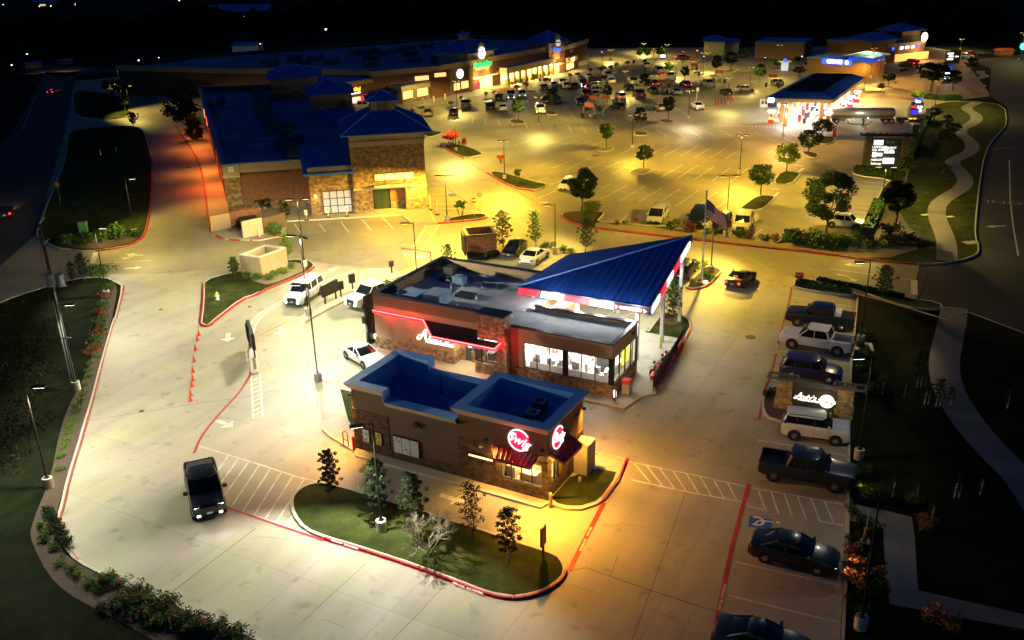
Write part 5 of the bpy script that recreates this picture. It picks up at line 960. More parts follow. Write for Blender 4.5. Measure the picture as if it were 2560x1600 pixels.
f1, l1 = seg_frame(pts_f[0], pts_f[1]); f2, l2 = seg_frame(pts_f[3], pts_f[5])
def part(fr, mb, name, m, par=gr): return mb.build(name, m, par, loc=fr.w3(0,0,0), rz=fr.a)
# left wing shop front
ff, lf = seg_frame(wa_, wb_)
hfw = MB().box(0,0,0,lf,14,5.6); part(ff, hfw, 'shop_wing', M_DBRICK); part(ff, MB().box(-.1,-.15,4.9,lf,14,5.8), 'wing_band', _M['grocery_band']); part(ff, MB().box(.1,.1,5.8,lf-.1,13.9,5.85), 'wing_roof', M_ROOFB)
sx = part(ff, MB().box(lf*.3,-.3,.2,lf*.97,-.15,2.4), 'shop_window', glow('shop_front_glow',(1,.8,.6),1.0)); part(ff, MB().box(lf*.62,-.4,.1,lf*.76,-.3,2.5), 'shop_door', glow('shop_red_glow',(.9,.01,.03),1.2))
part(ff, MB().box(0,-.6,2.4,lf,-.1,2.9), 'shop_canopy', mat('canopy_red_dim',(.2,.03,.03),.6));
o = sign_text(gr, 'Hollywood Feed', 1.1, ff.w3(lf*.42,-.35,4.0), GY, .25, .05, (.62,1,1), .12, ff.a); part(ff, MB().box(lf*.4,-.35,3.1,lf*.62,-.2,3.3), 'sign_strip', GW)
# pickup pavilion
pv, pl = seg_frame(Vector((-23.9,213.7)), Vector((-18.2,220.9))); part(pv, MB().box(0,0,0,pl,8,3.3), 'pavilion', mat('pavilion_tan',(.38,.27,.15),.9)); part(pv, MB().box(-.3,-.3,2.7,pl+.3,8,3.9), 'pavilion_band', M_CREAM); part(pv, MB().box(0,0,3.9,pl,8,3.95), 'pavilion_roof', M_ROOFB)
part(pv, MB().box(.5,-.1,.9,3.6,-.02,2.6).box(5.2,-.1,.9,8.6,-.02,2.6), 'window', GWARM); part(pv, MB().box(-.05,-.15,0,pl+.05,-.05,.8), 'stone_base', M_TSTONE)
part(f1, MB().box(10.5,-.2,4.3,14.0,-.1,5.3).box(15.6,-.2,4.7,18.6,-.1,5.6), 'window', GWARM)
# clock block with white disc
q1, ql = seg_frame(pts_f[2], Vector((-8.6,231.2))); part(q1, MB().box(-.2,-.5,0,1.0,1.5,5.9).box(ql-1.0,-.5,0,ql,1.5,5.9), 'stone_pier', M_TSTONE); part(q1, MB().box(1.4,-.15,.9,3.4,-.05,2.5).box(4.0,-.15,1.0,6.4,-.05,2.7), 'window', GWARM)
part(q1, MB().disc((3.6,-.2,4.6),(0,1,0),1.05,.15,24), 'disc_sign', GW)
# tower one
def mart_tower(a, b, dep, hw_, hr, face, label):
    fr, ln = seg_frame(a, b)
    part(fr, MB().box(0,0,0,ln,dep,hw_), 'tower', M_TSTONE); part(fr, MB().box(-.2,-.2,hw_-2.6,ln+.2,dep,hw_), 'tower_band', mat('tower_cream',(.38,.29,.2),.9))
    gb = MB(); gb.poly([(ln*.22,-.35,hw_-4.4),(ln*.8,-.35,hw_-4.4),(ln*.8,-.35,hw_+.2),(ln*.66,-.35,hw_+.6),(ln*.6,-.35,hw_+1.6),(ln*.5,-.35,hw_+2.2),(ln*.4,-.35,hw_+1.6),(ln*.34,-.35,hw_+.6),(ln*.22,-.35,hw_+.2)]); gb.poly([(x,y+.3,z) for x,y,z in gb.v][::-1])
    part(fr, gb, 'gable', _M['tower_cream'])
    h_ = hip(gr, 0,0,ln,dep, hw_, hr, M_BLUE2, .8, .7); h_.location = fr.w3(0,0,0); h_.rotation_euler = (0,0,fr.a); return fr, ln
t1, tl1 = mart_tower(Vector((-9.3,231.0)), Vector((-3.2,240.5)), 9, 9.0, 3.4, 1, '')
part(t1, MB().disc((tl1*.5,-.5,8.6),(0,1,0),1.35,.2,28), 'disc_sign', GW); part(t1, MB().disc((tl1*.5+.2,-.62,9.1),(0,1,0),.35,.05,12).cbox(tl1*.5-.4,-.64,7.7,.2,.04,.3), 'disc_mark', GB)
sign_text(gr, 'Marketplace', 1.7, t1.w3(tl1*.5,-.6,5.9), GG, .25, .05, (.95,1,1), .12, t1.a)
part(t1, MB().box(tl1*.25,-.2,3.9,tl1*.78,-.05,4.9), 'window', mat('amber_pane',(.25,.15,.05),.3,emit=(1,.5,.15),es=.25)); part(t1, MB().box(0,-.9,2.7,tl1+1,-.05,3.1), 'entrance_canopy', M_CREAM)
part(t1, MB().box(tl1*.1,-.3,.1,tl1*.9,-.15,2.5), 'entrance_glass', glow('entrance_glow',(1,.68,.25),2.0)); part(t1, MB().cbox(tl1*.35,-.5,.3,.8,.2,1.6), 'poster_light', GR)
cp_ = MB().cbox(0,0,0,2.0,2.0,1.3); o = part(Frame(t1.w(tl1*.45,4.5), math.degrees(t1.a)), MB().cbox(0,0,11.2,1.8,1.8,1.8), 'cupola', _M['tower_cream']); hh = hip(gr, -.9,-.9,.9,.9, 13.0, .9, M_BLUE2, .5, 0); hh.location = t1.w3(tl1*.45,4.5,0); hh.rotation_euler = (0,0,t1.a)
# long arcade
ac, al = seg_frame(Vector((-1.6,240.2)), Vector((11.6,260.8))); part(ac, MB().box(0,-2.2,2.9,al,0,4.4), 'arcade_fascia', mat('arcade_cream',(.50,.40,.22),.9)); part(ac, MB().box(0,-2.3,4.4,al,0,4.5), 'arcade_roof', M_BLUE2)
for k in range(9): part(ac, MB().cbox(.8+k*(al-1.6)/8,-2.0,0,.8,.5,2.9), 'pier', mat('pier_tan',(.35,.22,.1),.9))
part(ac, MB().box(.2,-.3,.2,al-.2,-.15,2.7), 'shop_window', glow('arcade_glow',(1,.66,.25),1.7))
gd = MB(); r4 = random.Random(9)
for k in range(60): x = r4.uniform(1,al-1); gd.cbox(x,-.9-r4.random()*.8,0,r4.uniform(.3,.8),.4,r4.uniform(.4,1.5))
tag(gd.build('garden_display', mat('display_mixed',(.25,.3,.06),.8,var=.9,vs=.7), loc=ac.w3(0,0,0), rz=ac.a), 'plants and goods set out under the long lit arcade', 'display')
for k in range(6): lamp('arcade_light', ac.w3(2+k*4.2,-1.5,2.6), (1,.72,.22), 1500, rad=.2, kind='POINT')
# tower two
t2_, tl2 = mart_tower(Vector((11.8,260.3)), Vector((16.6,264.5)), 7.5, 8.3, 3.0, 1, '')
part(t2_, MB().disc((tl2*.5,-.5,8.1),(0,1,0),.9,.2,24), 'disc_sign', mat('disc_dim',(.5,.5,.45),.5,emit=(.9,.85,.7),es=.5)); sign_text(gr, 'Kroger', 1.3, t2_.w3(tl2*.5,-.6,6.5), GB, 0, .05, (1,1,1), .12, t2_.a)
part(t2_, MB().box(tl2*.2,-.2,3.9,tl2*.8,-.05,5.0), 'window', glow('red_window_glow',(1,.12,.02),1.2)); part(t2_, MB().box(tl2*.15,-.3,.1,tl2*.85,-.15,2.2), 'entrance_glass', glow('entrance_red_glow',(1,.4,.15),1.6)); part(t2_, MB().box(-.2,-1.2,2.5,tl2+2.5,-.05,2.8), 'entrance_canopy', M_CREAM)
e3f, e3l = seg_frame(pts_f[6], pts_f[7]); part(e3f, MB().box(.5,-1.0,2.7,8,0,3.9), 'arcade_fascia', M_CREAM); part(e3f, MB().box(.8,-.2,.6,7,-.1,2.4), 'window', glow('yellow_window_glow',(1,.8,.3),1.0)); sign_text(gr, 'LIVING', 1.0, e3f.w3(5,-.2,5.2), M_STEEL, 0,.02, rz=e3f.a)
part(e3f, MB().box(11,-.3,.3,19,-.2,1.6), 'trellis_panel', mat('trellis_pale',(.4,.38,.3),.8))
for p, e in ((t1.w3(3,-1.8,3.2),500),(t1.w3(8,-1.8,3.2),500),(t2_.w3(2.5,-1.8,2.6),380),(e3f.w3(4,-1.5,2.8),260)): lamp('entrance_light', p, (1,.68,.18), e*3, rad=.2, kind='POINT')
for a, b in (((-88,252),(1,.4,.1)),): pass
for c, r, x, y in ((0,0,1965,735),(0,0,2195,745)):
    p = GT(c, r, x, y, 3.8); lamp('rear_wall_light', (p.x-.5,p.y-1.2,4.6), (1,.42,.12), 900, size=2.2, rad=.1, aim=(.1,.5,-1)); tag(MB().cbox(0,0,4.6,.5,.5,.25).build('wall_lamp', glow('dock_lamp_glow',(1,.6,.3),8), loc=(p.x-.3,p.y-.9,0)), 'dock wall lamp on the far brown rear wall, %s' % ('left' if x < 2000 else 'right'), 'lamp')
lamp('rear_wall_light', GT(1,0,60,690,3)+Vector((-6,-9,2)), (1,.06,.02), 6000, size=2.2, rad=.3, aim=(.3,1,-.1))
# grocery roof kit
r5 = random.Random(12); n_u = 0
for (a, b) in ((360,545),(430,580),(560,540),(950,485),(1090,470),(1210,485),(1350,470),(1460,440),(1090,540),(1080,600),(720,575),(150,590),(1600,425),(1480,550),(1470,500),(1720,550),(1810,550),(130,560)):
    p = GT(1,0,a,b,7.2); n_u += 1
    mk = MB().cbox(0,0,6.42,r5.uniform(2.5,4.5),2.2,r5.uniform(.8,1.5));
    if n_u % 2: [mk.cbox(r5.uniform(-2,2), r5.uniform(-1,1), 6.42, .5, .5, r5.uniform(1.2,2)) for _ in range(3)]
    tag(mk.build('rooftop_unit', M_UNIT, loc=(p.x,p.y,0), rz=.7), 'dark refrigeration unit on the grocery roof, %s from the left edge' % ['first','second','third','fourth','fifth','sixth','seventh','eighth','ninth','tenth','eleventh','twelfth','thirteenth','fourteenth','fifteenth','sixteenth','seventeenth','eighteenth'][sorted([360,430,560,950,1090,1210,1350,1460,1090.5,1080,720,150,1600,1480,1470,1720,1810,130]).index({9:1090.5}.get(n_u,a))], 'air conditioner', 'units on the grocery roof')
M_OCH = mat('ochre_stucco', (.42,.26,.10), .9, var=.06)
bk = thing('bank_building', 'ochre bank branch with blue lit sign and little blue hip roof', 'bank', (0,0,0)); ba, bl_ = seg_frame(GT(3,0,360,700).xy, GT(3,0,890,742).xy)
part(ba, MB().box(0,0,0,bl_,12,3.9), 'wall', M_OCH, bk); part(ba, MB().box(-.2,-.2,3.1,bl_+.1,12,3.3).box(-.2,-.2,3.9,bl_-4,12,4.3), 'band', M_CREAM, bk); part(ba, MB().box(0,0,4.3,bl_-4,12,4.35), 'roof', M_ROOFB, bk)
part(ba, MB().box(bl_-4.5,.5,3.9,bl_+1.5,8,5.2), 'lantern', glow('lantern_blue',(.02,.10,.9),.5), bk); h_ = hip(bk, bl_-4.5,.5,bl_+1.5,8,5.2,1.0,M_BLUE2,1.0,.6); h_.location = ba.w3(0,0,0); h_.rotation_euler = (0,0,ba.a)
sign_text(bk, 'CHASE', 1.25, ba.w3(bl_*.5,-.4,3.65), GW, 0, .03, (1.1,1,1), .1, ba.a); part(ba, MB().box(bl_*.5-3.4,-.28,3.0,bl_*.5+4.6,-.18,4.35), 'sign_board', GB, bk); part(ba, MB().disc((bl_*.5+3.4,-.42,3.65),(0,1,0),.5,.1,8), 'logo', GWC, bk)
lamp('bank_light', ba.w3(bl_-1,4,3.3), (.05,.15,1), 900, rad=.5, kind='POINT')
at = thing('bank_machine_kiosk', 'small blue lit bank machine kiosk left of the ochre bank', 'kiosk', GT(3,0,155,665)); MB().cbox(0,0,0,1.6,1.2,2.2).build('body', glow('kiosk_white',(.8,.9,1),.6), at); MB().disc((-.2,-.7,2.7),(0,1,0),.45,.2,16).build('logo', GB, at); MB().cbox(0,0,2.2,3.0,2.0,.25).build('canopy', M_WPAINT, at)
fs_ = thing('shop_row', 'far row of small shops with white lit names and blue tower roofs', 'building', (0,0,0)); sa, sl = seg_frame(GT(3,0,1120,600).xy, GT(3,0,1465,560).xy)
part(sa, MB().box(0,0,0,sl,22,5.0), 'wall', mat('shop_brown',(.2,.11,.06),.9), fs_); part(sa, MB().box(-.2,-.2,4.2,sl,22,5.2), 'band', mat('shop_band',(.25,.2,.15),.9), fs_); part(sa, MB().box(0,0,5.2,sl,22,5.25), 'roof', M_ROOFB, fs_)
for k in range(6): part(sa, MB().box(3+k*sl/6.5,-.4,.2,3+k*sl/6.5+2.2,-.2,2.2), 'window', glow('shop_amber',(1,.5,.12),1.2), fs_)
for xx, ww, mm in ((sl*.08,sl*.05,GB),(sl*.3,sl*.08,GWC),(sl*.44,sl*.1,GWC),(sl*.6,sl*.08,GWC),(sl*.75,sl*.07,GB)):
    nb_ = MB(); [nb_.box(xx+i*ww/4,-.4,3.5+.2*(i%2),xx+(i+.75)*ww/4,-.25,4.2) for i in range(4)]; part(sa, nb_, 'lit_name', mm, fs_)
part(sa, MB().disc((sl-1.5,-.6,6.3),(0,1,0),1.3,.2,20), 'round_sign', glow('yellow_sign_glow',(.9,.95,.4),3), fs_)
h_ = hip(fs_, 0,-.5,10,9,6.6,2.0,M_BLUE2,1,0); h_.location = sa.w3(-7,0,0); h_.rotation_euler = (0,0,sa.a); part(sa, MB().box(-7,0,0,3,9,6.6), 'tower', mat('far_tower',(.16,.09,.05),.9), fs_)
h_ = hip(fs_, 0,-.5,8,8,8.2,2.0,M_BLUE2,1,0); h_.location = sa.w3(sl-8,2,0); h_.rotation_euler = (0,0,sa.a); part(sa, MB().box(sl-8,2,0,sl,10,8.2), 'tower', _M['far_tower'], fs_)
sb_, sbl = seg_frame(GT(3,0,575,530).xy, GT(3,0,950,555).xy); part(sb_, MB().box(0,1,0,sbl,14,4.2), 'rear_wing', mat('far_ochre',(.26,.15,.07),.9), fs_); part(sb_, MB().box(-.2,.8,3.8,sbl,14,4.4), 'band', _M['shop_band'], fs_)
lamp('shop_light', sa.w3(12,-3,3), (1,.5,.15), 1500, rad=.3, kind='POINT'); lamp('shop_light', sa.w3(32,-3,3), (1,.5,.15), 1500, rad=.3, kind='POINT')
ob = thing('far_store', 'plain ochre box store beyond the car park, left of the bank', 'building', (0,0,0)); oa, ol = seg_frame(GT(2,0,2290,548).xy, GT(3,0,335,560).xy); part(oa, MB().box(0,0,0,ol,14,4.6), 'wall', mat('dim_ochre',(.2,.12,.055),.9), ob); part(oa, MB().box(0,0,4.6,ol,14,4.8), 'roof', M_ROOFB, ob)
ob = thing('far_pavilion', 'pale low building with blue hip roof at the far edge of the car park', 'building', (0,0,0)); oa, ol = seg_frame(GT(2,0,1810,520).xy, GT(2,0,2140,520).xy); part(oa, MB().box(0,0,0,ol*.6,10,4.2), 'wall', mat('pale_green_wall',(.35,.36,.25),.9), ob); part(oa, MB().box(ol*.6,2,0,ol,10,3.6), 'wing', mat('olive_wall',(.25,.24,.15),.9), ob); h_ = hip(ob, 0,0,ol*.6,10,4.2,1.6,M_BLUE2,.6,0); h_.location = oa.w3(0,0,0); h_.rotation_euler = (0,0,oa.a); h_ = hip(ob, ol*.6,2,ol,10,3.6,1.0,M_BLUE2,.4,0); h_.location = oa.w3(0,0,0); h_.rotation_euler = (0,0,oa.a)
fc = thing('fuel_canopy', 'fuel station canopy with blue sloped edge over glaring white light', 'canopy', (0,0,0))
cFL, cFR, cBR = Vector((48.9,176.5,0)), Vector((60.3,172.5,0)), Vector((76.8,201.6,0)); cBL = cFL+(cBR-cFR)
zB, zT = 4.3, 5.0
outr = [p.xy for p in (cFL,cFR,cBR,cBL)]; innr = inset(outr, 2.4)
MB().prism(outr, zB, zT-.05, True).build('fascia', mat('canopy_fascia',(.42,.36,.30),.7), fc)
mr = MB(); v = [(p.x,p.y,zT) for p in map(Vector,outr)]+[(p.x,p.y,zT+1.0) for p in innr]; mr._add(v, [(i,(i+1)%4,4+(i+1)%4,4+i) for i in range(4)]); mr.build('sloped_roof', M_BLUE2, fc)
MB().sheet(innr, zT+.7).build('flat_roof', mat('black_roof',(.008,.008,.01),.9,var=.3), fc)
ax = (cFR-cFL).normalized(); ay = (cBR-cFR).normalized(); Wc = (cFR-cFL).length; Lc = (cBR-cFR).length
for i in range(2):
    for j in range(5): p = cFL+ax*(Wc*(.2+.6*i))+ay*(Lc*(.1+.2*j)); MB().cbox(p.x,p.y,.1,.7,.5,zB-.1).build('column', mat('column_tan',(.55,.33,.15),.8), fc);
for i in range(3):
    for j in range(6): p = cFL+ax*(Wc*(.17+.33*i))+ay*(Lc*(.08+.165*j)); MB().cbox(p.x,p.y,zB-.05,.6,.6,.04).build('downlight', GW, fc)
for i in range(2):
    for j in range(4): p = cFL+ax*(Wc*(.25+.5*i))+ay*(Lc*(.12+.25*j)); lamp('fuel_light', (p.x,p.y,zB-.2), (.97,.97,1.0), 4200, rad=.5, size=2.9, blend=.3)
MB().prism([(cFL+ax*.6-ay*.1).xy,(cFL+ax*1.6-ay*.1).xy,(cFL+ax*1.6-ay*.3).xy,(cFL+ax*.6-ay*.3).xy], zB-.1, zB+.75, True).build('logo_sign', GW, fc)
pump0 = None; seq = 0
ordn = ['nearest left','second left','third left','fourth left','farthest left','nearest right','second right','third right','fourth right','farthest right']
for i in range(2):
    for j in range(5):
        p = cFL+ax*(Wc*(.08+.86*i))+ay*(Lc*(.05+.22*j)); rz = math.atan2(ay.y,ay.x)
        if pump0 is None:
            pump0 = thing('fuel_pump', 'x', 'fuel pump', p, rz, 'fuel pumps under the station canopy')
            MB().cbox(0,0,0,.55,.9,1.9).build('cabinet', M_WPAINT, pump0, bevel=.03); MB().cbox(0,0,.05,.6,.95,.6).build('skirt', M_REDP, pump0); MB().cbox(0,0,2.1,.6,1.3,.3).build('topper', GW, pump0); MB().cbox(-.29,0,1.2,.03,.6,.5).build('screen', mat('pump_screen',(.3,.05,.06),.4), pump0); MB().path([(.28,.4,1.5),(.5,.45,.8),(.3,.4,.5)],.03).build('hose', M_BLK, pump0); o = pump0
        else: o = copy_tree(pump0)
        place(o, (p.x,p.y,.05), rz, 'white and red fuel pump, %s in the station' % ordn[seq]); seq += 1
mers = [('tan ice chest','ice_chest',M_CREAM,(.9,.8,1.2)),('grey barrel bin','bin',M_DGREY,(.5,.5,.9)),('red display stand','display_stand',M_REDP,(.7,.5,1.3)),('white cage of goods','goods_cage',M_WPAINT,(.8,.8,1.6))]
r6 = random.Random(4)
for k in range(14):
    la, nm_, mm, (a, b, c) = mers[k % 4]; u_ = .32+.36*((k*37 % 10)/10); v_ = .02+k*.055; p = cFL+ax*(Wc*u_)+ay*(Lc*v_)
    tag(MB().cbox(0,0,.05,a,b,c).cbox(0,0,c+.05,a*1.1,b*1.1,.08).build(nm_, mm, loc=(p.x,p.y,0), rz=rz, bevel=.03), '%s between the pumps, row %s from the front of the station' % (la, ['one','two','three','four','five','six','seven','eight','nine','ten','eleven','twelve','thirteen','fourteen'][k]), 'shop display')
kb = thing('fuel_kiosk', 'white and black booth at the left front of the fuel station', 'kiosk', Zg(240,825)+Vector((0,1,0)), R(-8)); MB().cbox(-1.6,0,0,1.5,1.2,1.6).build('ice_box', M_WPAINT, kb); MB().cbox(.1,0,0,1.4,1.6,1.9).build('cage', M_BLK, kb); MB().cbox(1.6,.2,0,1.0,1.2,2.6).build('booth', M_STEEL, kb); MB().cbox(-1.95,-.62,.7,.45,.05,.6).cbox(-1.25,-.62,.7,.45,.05,.6).build('door', M_DGREY, kb)
for k, (a, b) in enumerate(((245,1010),(645,1030),(860,1045),(810,925),(1020,935),(1530,855),(1665,770),(1770,690))):
    p = Zg(a, b); tag(MB().cbox(0,0,.02,.5,.3,1.3).build('sandwich_board', M_DGREY, loc=p, rz=.3), 'dark upright sign panel at the fuel station, %s from the left' % ['first','second','fourth','third','fifth','sixth','seventh','eighth'][k], 'sign', 'panel signs round the pumps')
def cone(p, label, s=1.0, group=None):
    global CONE
    if 'CONE' not in globals():
        CONE = thing('traffic_cone', 'x', 'traffic cone', p); MB().tube((0,0,.03),(0,0,.72),.15,.03,14).build('cone', mat('cone_orange',(.75,.09,.015),.5,var=.08), CONE, smooth=True, ang=.6); MB().cbox(0,0,0,.4,.4,.04).build('foot', _M['cone_orange'], CONE); o = CONE
    else: o = copy_tree(CONE)
    return place(o, p, r6.uniform(0,1.5), label, group, s)
for k, (x, y) in enumerate(((1883,145),(1868,193),(1850,286),(1837,392),(1824,493),(1824,575),(1815,628),(1804,718),(1803,765))):
    cone(GT(0,2,x,y), ['orange cone nearest the hydrant lawn tip','second orange cone from the hydrant lawn tip','third orange cone from the hydrant lawn tip','fourth orange cone, midway above the centre of the row','fifth orange cone, at the centre of the row','sixth orange cone, upper one of the middle pair','seventh orange cone, lower one of the middle pair','eighth orange cone, upper one of the last pair','last orange cone nearest the slab seam'][k], .85, 'orange cones dividing the left lanes')
cone(Zg(1980,1222), 'orange cone by the tanker driver feet'); cone(Zg(1445,1190), 'orange cone near the rear wheel of the tanker'); cone(Zg(830,830), 'orange cone between the fuel pumps')
# monument sign with shop names
ms = thing('shop_directory_sign', 'tall stone directory sign with pergola top and white lit shop names', 'sign', (0,0,0)); A1 = GT(3,1,960,85).xy; B1 = GT(3,1,1290,100).xy
msf, msl = seg_frame(Zm(215,1395).xy, Zm(845,1400).xy)
part(msf, MB().box(-.45,-.4,0,.55,.5,5.6).box(msl-.55,-.4,0,msl+.45,.5,5.6), 'stone_pier', mat('dark_pier',(.07,.045,.025),.9,var=.4,vs=3), ms); part(msf, MB().box(.55,-.2,.3,msl-.55,.3,4.9), 'sign_box', mat('directory_green',(.018,.028,.026),.6), ms)
pg = MB().box(-1.2,-.5,5.3,msl+1.2,-.35,5.5).box(-1.2,.4,5.3,msl+1.2,.55,5.5)
for k in range(9): x = -1+k*(msl+2)/8; pg.box(x-.06,-.9,5.5,x+.06,.95,5.65)
part(msf, pg, 'pergola', M_BLK, ms); W_ = msl-1.3
def names(x, z, w_, h_, s, m=GL_, panel=True):
    if panel: part(msf, MB().box(x,-.24,z,x+w_,-.205,z+h_), 'lit_panel', m, ms)
    return None
def dn_(s, size, x, z, m=GL_, sx=1): sign_text(ms, s, size, msf.w3(x,-.26,z), m, 0, .008, (sx,1,1), .04, msf.a)
names(.75,3.95,1.35,.75,''); dn_('CHASE', .38, 3.1, 4.4, M_STEEL); dn_('LAPETIA', .42, 1.35, 3.65); dn_('NAIL SPA', .42, 1.3, 3.25); dn_('URGENT', .4, 3.25, 3.55); dn_('CARE', .4, 3.25, 3.15); part(msf, MB().disc((2.45,-.24,3.45),(0,1,0),.32,.05,16), 'logo', GW, ms); part(msf, MB().box(2.4,-.24,2.8,3.8,-.2,2.98), 'lit_panel', GW, ms)
part(msf, MB().box(.75,-.24,2.2,1.25,-.2,2.9).box(1.3,-.24,2.35,2.1,-.2,2.75), 'lit_panel', GW, ms); dn_('HAIRCUTS', .42, 1.45, 1.75, sx=.85); names(2.35,1.2,1.6,.85,''); dn_('Subway', .5, 1.4, 1.2)
lamp('directory_light', msf.w3(2.2,-1.5,2.5), (.9,1,.9), 60, rad=.4, kind='POINT')
# fuel price sign
ps = thing('fuel_price_sign', 'dark fuel price pylon with round blue top and red and green price rows', 'sign', (0,0,0)); pf, pl_ = seg_frame(Zm(955,570).xy, Zm(1160,570).xy)
part(pf, MB().box(0,-.2,0,pl_,.25,3.7), 'pylon', M_DGREY, ps); dsk = MB(); dsk.prism([(0,0),(1,0),(1,1)],0,1); part(pf, MB().poly([(pl_*.1,-.25,3.9),(pl_*.5,-.25,3.35),(pl_*.9,-.25,3.9),(pl_*.75,-.25,4.4),(pl_*.5,-.25,4.6),(pl_*.25,-.25,4.4)]), 'blue_disc', glow('sign_blue_glow',(.01,.08,.9),1.3), ps)
part(pf, MB().box(pl_*.32,-.3,3.75,pl_*.7,-.27,4.0).box(pl_*.34,-.3,3.62,pl_*.42,-.27,3.75).box(pl_*.6,-.3,3.62,pl_*.68,-.27,3.75).box(pl_*.28,-.3,4.0,pl_*.4,-.27,4.15), 'emblem', GW, ps)
for k, (c_g, t_) in enumerate(((GR,'2.69'),(GR,'3.39'),(GG,'3.19'))): z = 2.55-k*.62; part(pf, MB().box(.1,-.26,z,pl_*.42,-.21,z+.45), 'grade_panel', c_g, ps); sign_text(ps, t_, .55, pf.w3(pl_*.7,-.3,z+.25), GW, 0, .02, (.9,1,1), .05, pf.a)
sign_text(ps, 'Kroger', .4, pf.w3(pl_*.5,-.28,3.2), M_STEEL, 0,.01, rz=pf.a); lamp('price_light', pf.w3(1,-2,2.5), (.3,.3,1), 60, rad=.3, kind='POINT')
# portable toilet
pt_ = thing('portable_toilet', 'dark blue portable toilet with white roof beside the directory sign', 'portable toilet', Zm(1020,815), .15); MB().cbox(0,0,.05,1.15,1.15,2.1).build('cabin', mat('toilet_blue',(.012,.03,.06),.5), pt_, bevel=.04); MB().cbox(0,0,2.15,1.25,1.25,.18).build('roof', M_WPAINT, pt_, bevel=.05); MB().cbox(0,-.59,.2,.9,.04,1.8).build('door', mat('toilet_door',(.02,.05,.09),.5), pt_); MB().cbox(.2,-.62,1.4,.3,.02,.25).build('notice', M_STEEL, pt_)
# far dark houses, lights
def far_house(p, w_, d_, h_, rf_, label, m=None, roof=None, rz=0, win=None):
    t = thing('far_house', label, 'house', (p.x,p.y,0), rz, 'dark houses beyond the car park'); MB().box(-w_/2,-d_/2,0,w_/2,d_/2,h_).build('wall', m or M_OCH, t)
    MB()._add([(-w_/2-.5,-d_/2-.5,h_),(w_/2+.5,-d_/2-.5,h_),(w_/2+.5,d_/2+.5,h_),(-w_/2-.5,d_/2+.5,h_),(-w_/2,0,h_+rf_),(w_/2,0,h_+rf_)],[(0,1,5,4),(2,3,4,5),(1,2,5),(3,0,4),(3,2,1,0)]).build('roof', roof or M_ROOFB, t)
    if win: MB().box(-w_*.15,-d_/2-.1,h_*.3,w_*.12,-d_/2-.02,h_*.6).build('window', win, t)
    return t
hw1 = glow('far_warm_window',(1,.5,.2),1.5)
far_house(GT(0,0,325,640), 3.8,3,1.6,.3, 'low tan shed with two lamps at the far left', m=M_OCH); far_house(GT(0,0,620,605), 4.2,3,1.4,.3, 'low brown shed right of the tan one, far left', m=M_BBRICK)
for x,y,c_ in ((277,598,(1,.55,.25)),(350,592,(1,.55,.25)),(565,580,(1,.5,.2)),(650,578,(1,.5,.2))): p = GT(0,0,x,y,3); lamp('shed_light', (p.x,p.y-1.2,2.2), c_, 300, rad=.1, size=2.4, aim=(0,.5,-1))
far_house(GT(0,0,2350,520), 9,7,3.4,1, 'white lit building with bright lamp behind the grocery roof', m=M_WPAINT); lamp('yard_light', GT(0,0,2355,520,4)+Vector((0,-7,3)), (1,1,.95), 1600, rad=.2, kind='POINT')
far_house(GT(0,0,2290,215), 30,14,6,3, 'gabled house roof far behind the grocery', m=M_BLK, win=hw1); far_house(GT(0,0,2150,190), 22,12,5,3, 'second gabled house left of the gabled house behind the grocery', m=M_BLK)
far_house(GT(0,0,440,68), 16,10,4,2, 'pale house with lit windows near the top left corner', m=M_BLK, win=glow('pale_window',(1,.75,.5),.8)); far_house(GT(2,0,735,195), 26,12,2,2, 'lone pale blue roof in the black distance above the store tower', m=M_BLK, roof=mat('pale_far_roof',(.5,.6,.9),.6))
far_house(GT(1,0,440,175), 20,10,4,2, 'small faint roof in the distance above the long store roof', m=M_BLK); far_house(GT(3,0,1155,232), 12,8,3,.5, 'small white shed in the dark field beyond the shops', m=M_WPAINT); far_house(GT(3,0,1285,232), 16,8,3,.5, 'long white shed in the dark field beyond the shops', m=M_WPAINT)
far_house(GT(3,0,2225,520), 4,3,1.4,.6, 'small orange roofed hut by the far road junction', m=M_BBRICK, roof=mat('orange_roof',(.4,.12,.05),.8)); lamp('hut_light', GT(3,0,2225,540)+Vector((0,-6,5)), (1,.4,.15), 500, rad=.2, kind='POINT')
FL = [(1,0,660,277,'white',3.0,'bright white yard lamp alone in the dark far behind the store'),(0,0,1310,570,'pink',2.6,'pinkish lit sign far beyond the left road'),(0,0,1500,545,'warm',1.3,'small warm lamp beyond the left road bend'),(0,0,255,510,'cool',1.6,'cool bright lamp at the far left'),(0,0,110,615,'warm',2.0,'cluster of warm lamps at the far left edge'),(0,0,480,55,'warm',1.5,'pale lamp near the top left'),(0,0,372,60,'warm',1.3,'faint pale lamp left of the top left house'),(0,0,1050,178,'warm',.9,'tiny lamp alone in the black sky of trees, upper left'),(0,0,1693,3,'pink',2.2,'pinkish lamp at the very top edge'),(0,0,710,40,'warm',1.1,'dim orange lamp near the top left'),
 (1,0,40,415,'orange',2.0,'orange lamp just above the left end of the store roof'),(2,0,850,492,'red',1.8,'reddish lamp right of the store end wall'),(2,0,1340,462,'orange',1.0,'orange lamp above the far yellow trees'),(2,0,1620,487,'orange',1.0,'orange lamp left of the pair of bright amber lamps'),(2,0,1750,478,'orange',1.6,'bright amber lamp beside the far pale pavilion'),(2,0,1793,503,'orange',1.1,'smaller amber lamp beside the far pale pavilion'),(2,0,1813,532,'white',1.1,'white lamp below the amber pair'),(2,0,2392,545,'white',1.0,'white lamp against the ochre box store'),(3,0,322,532,'white',1.3,'white wall lamp left of the bank'),(3,0,1110,597,'orange',.9,'small orange lamp at the shop row corner'),(0,0,30,43,'cool',1.2,'faint cool lamp in the top left corner')]
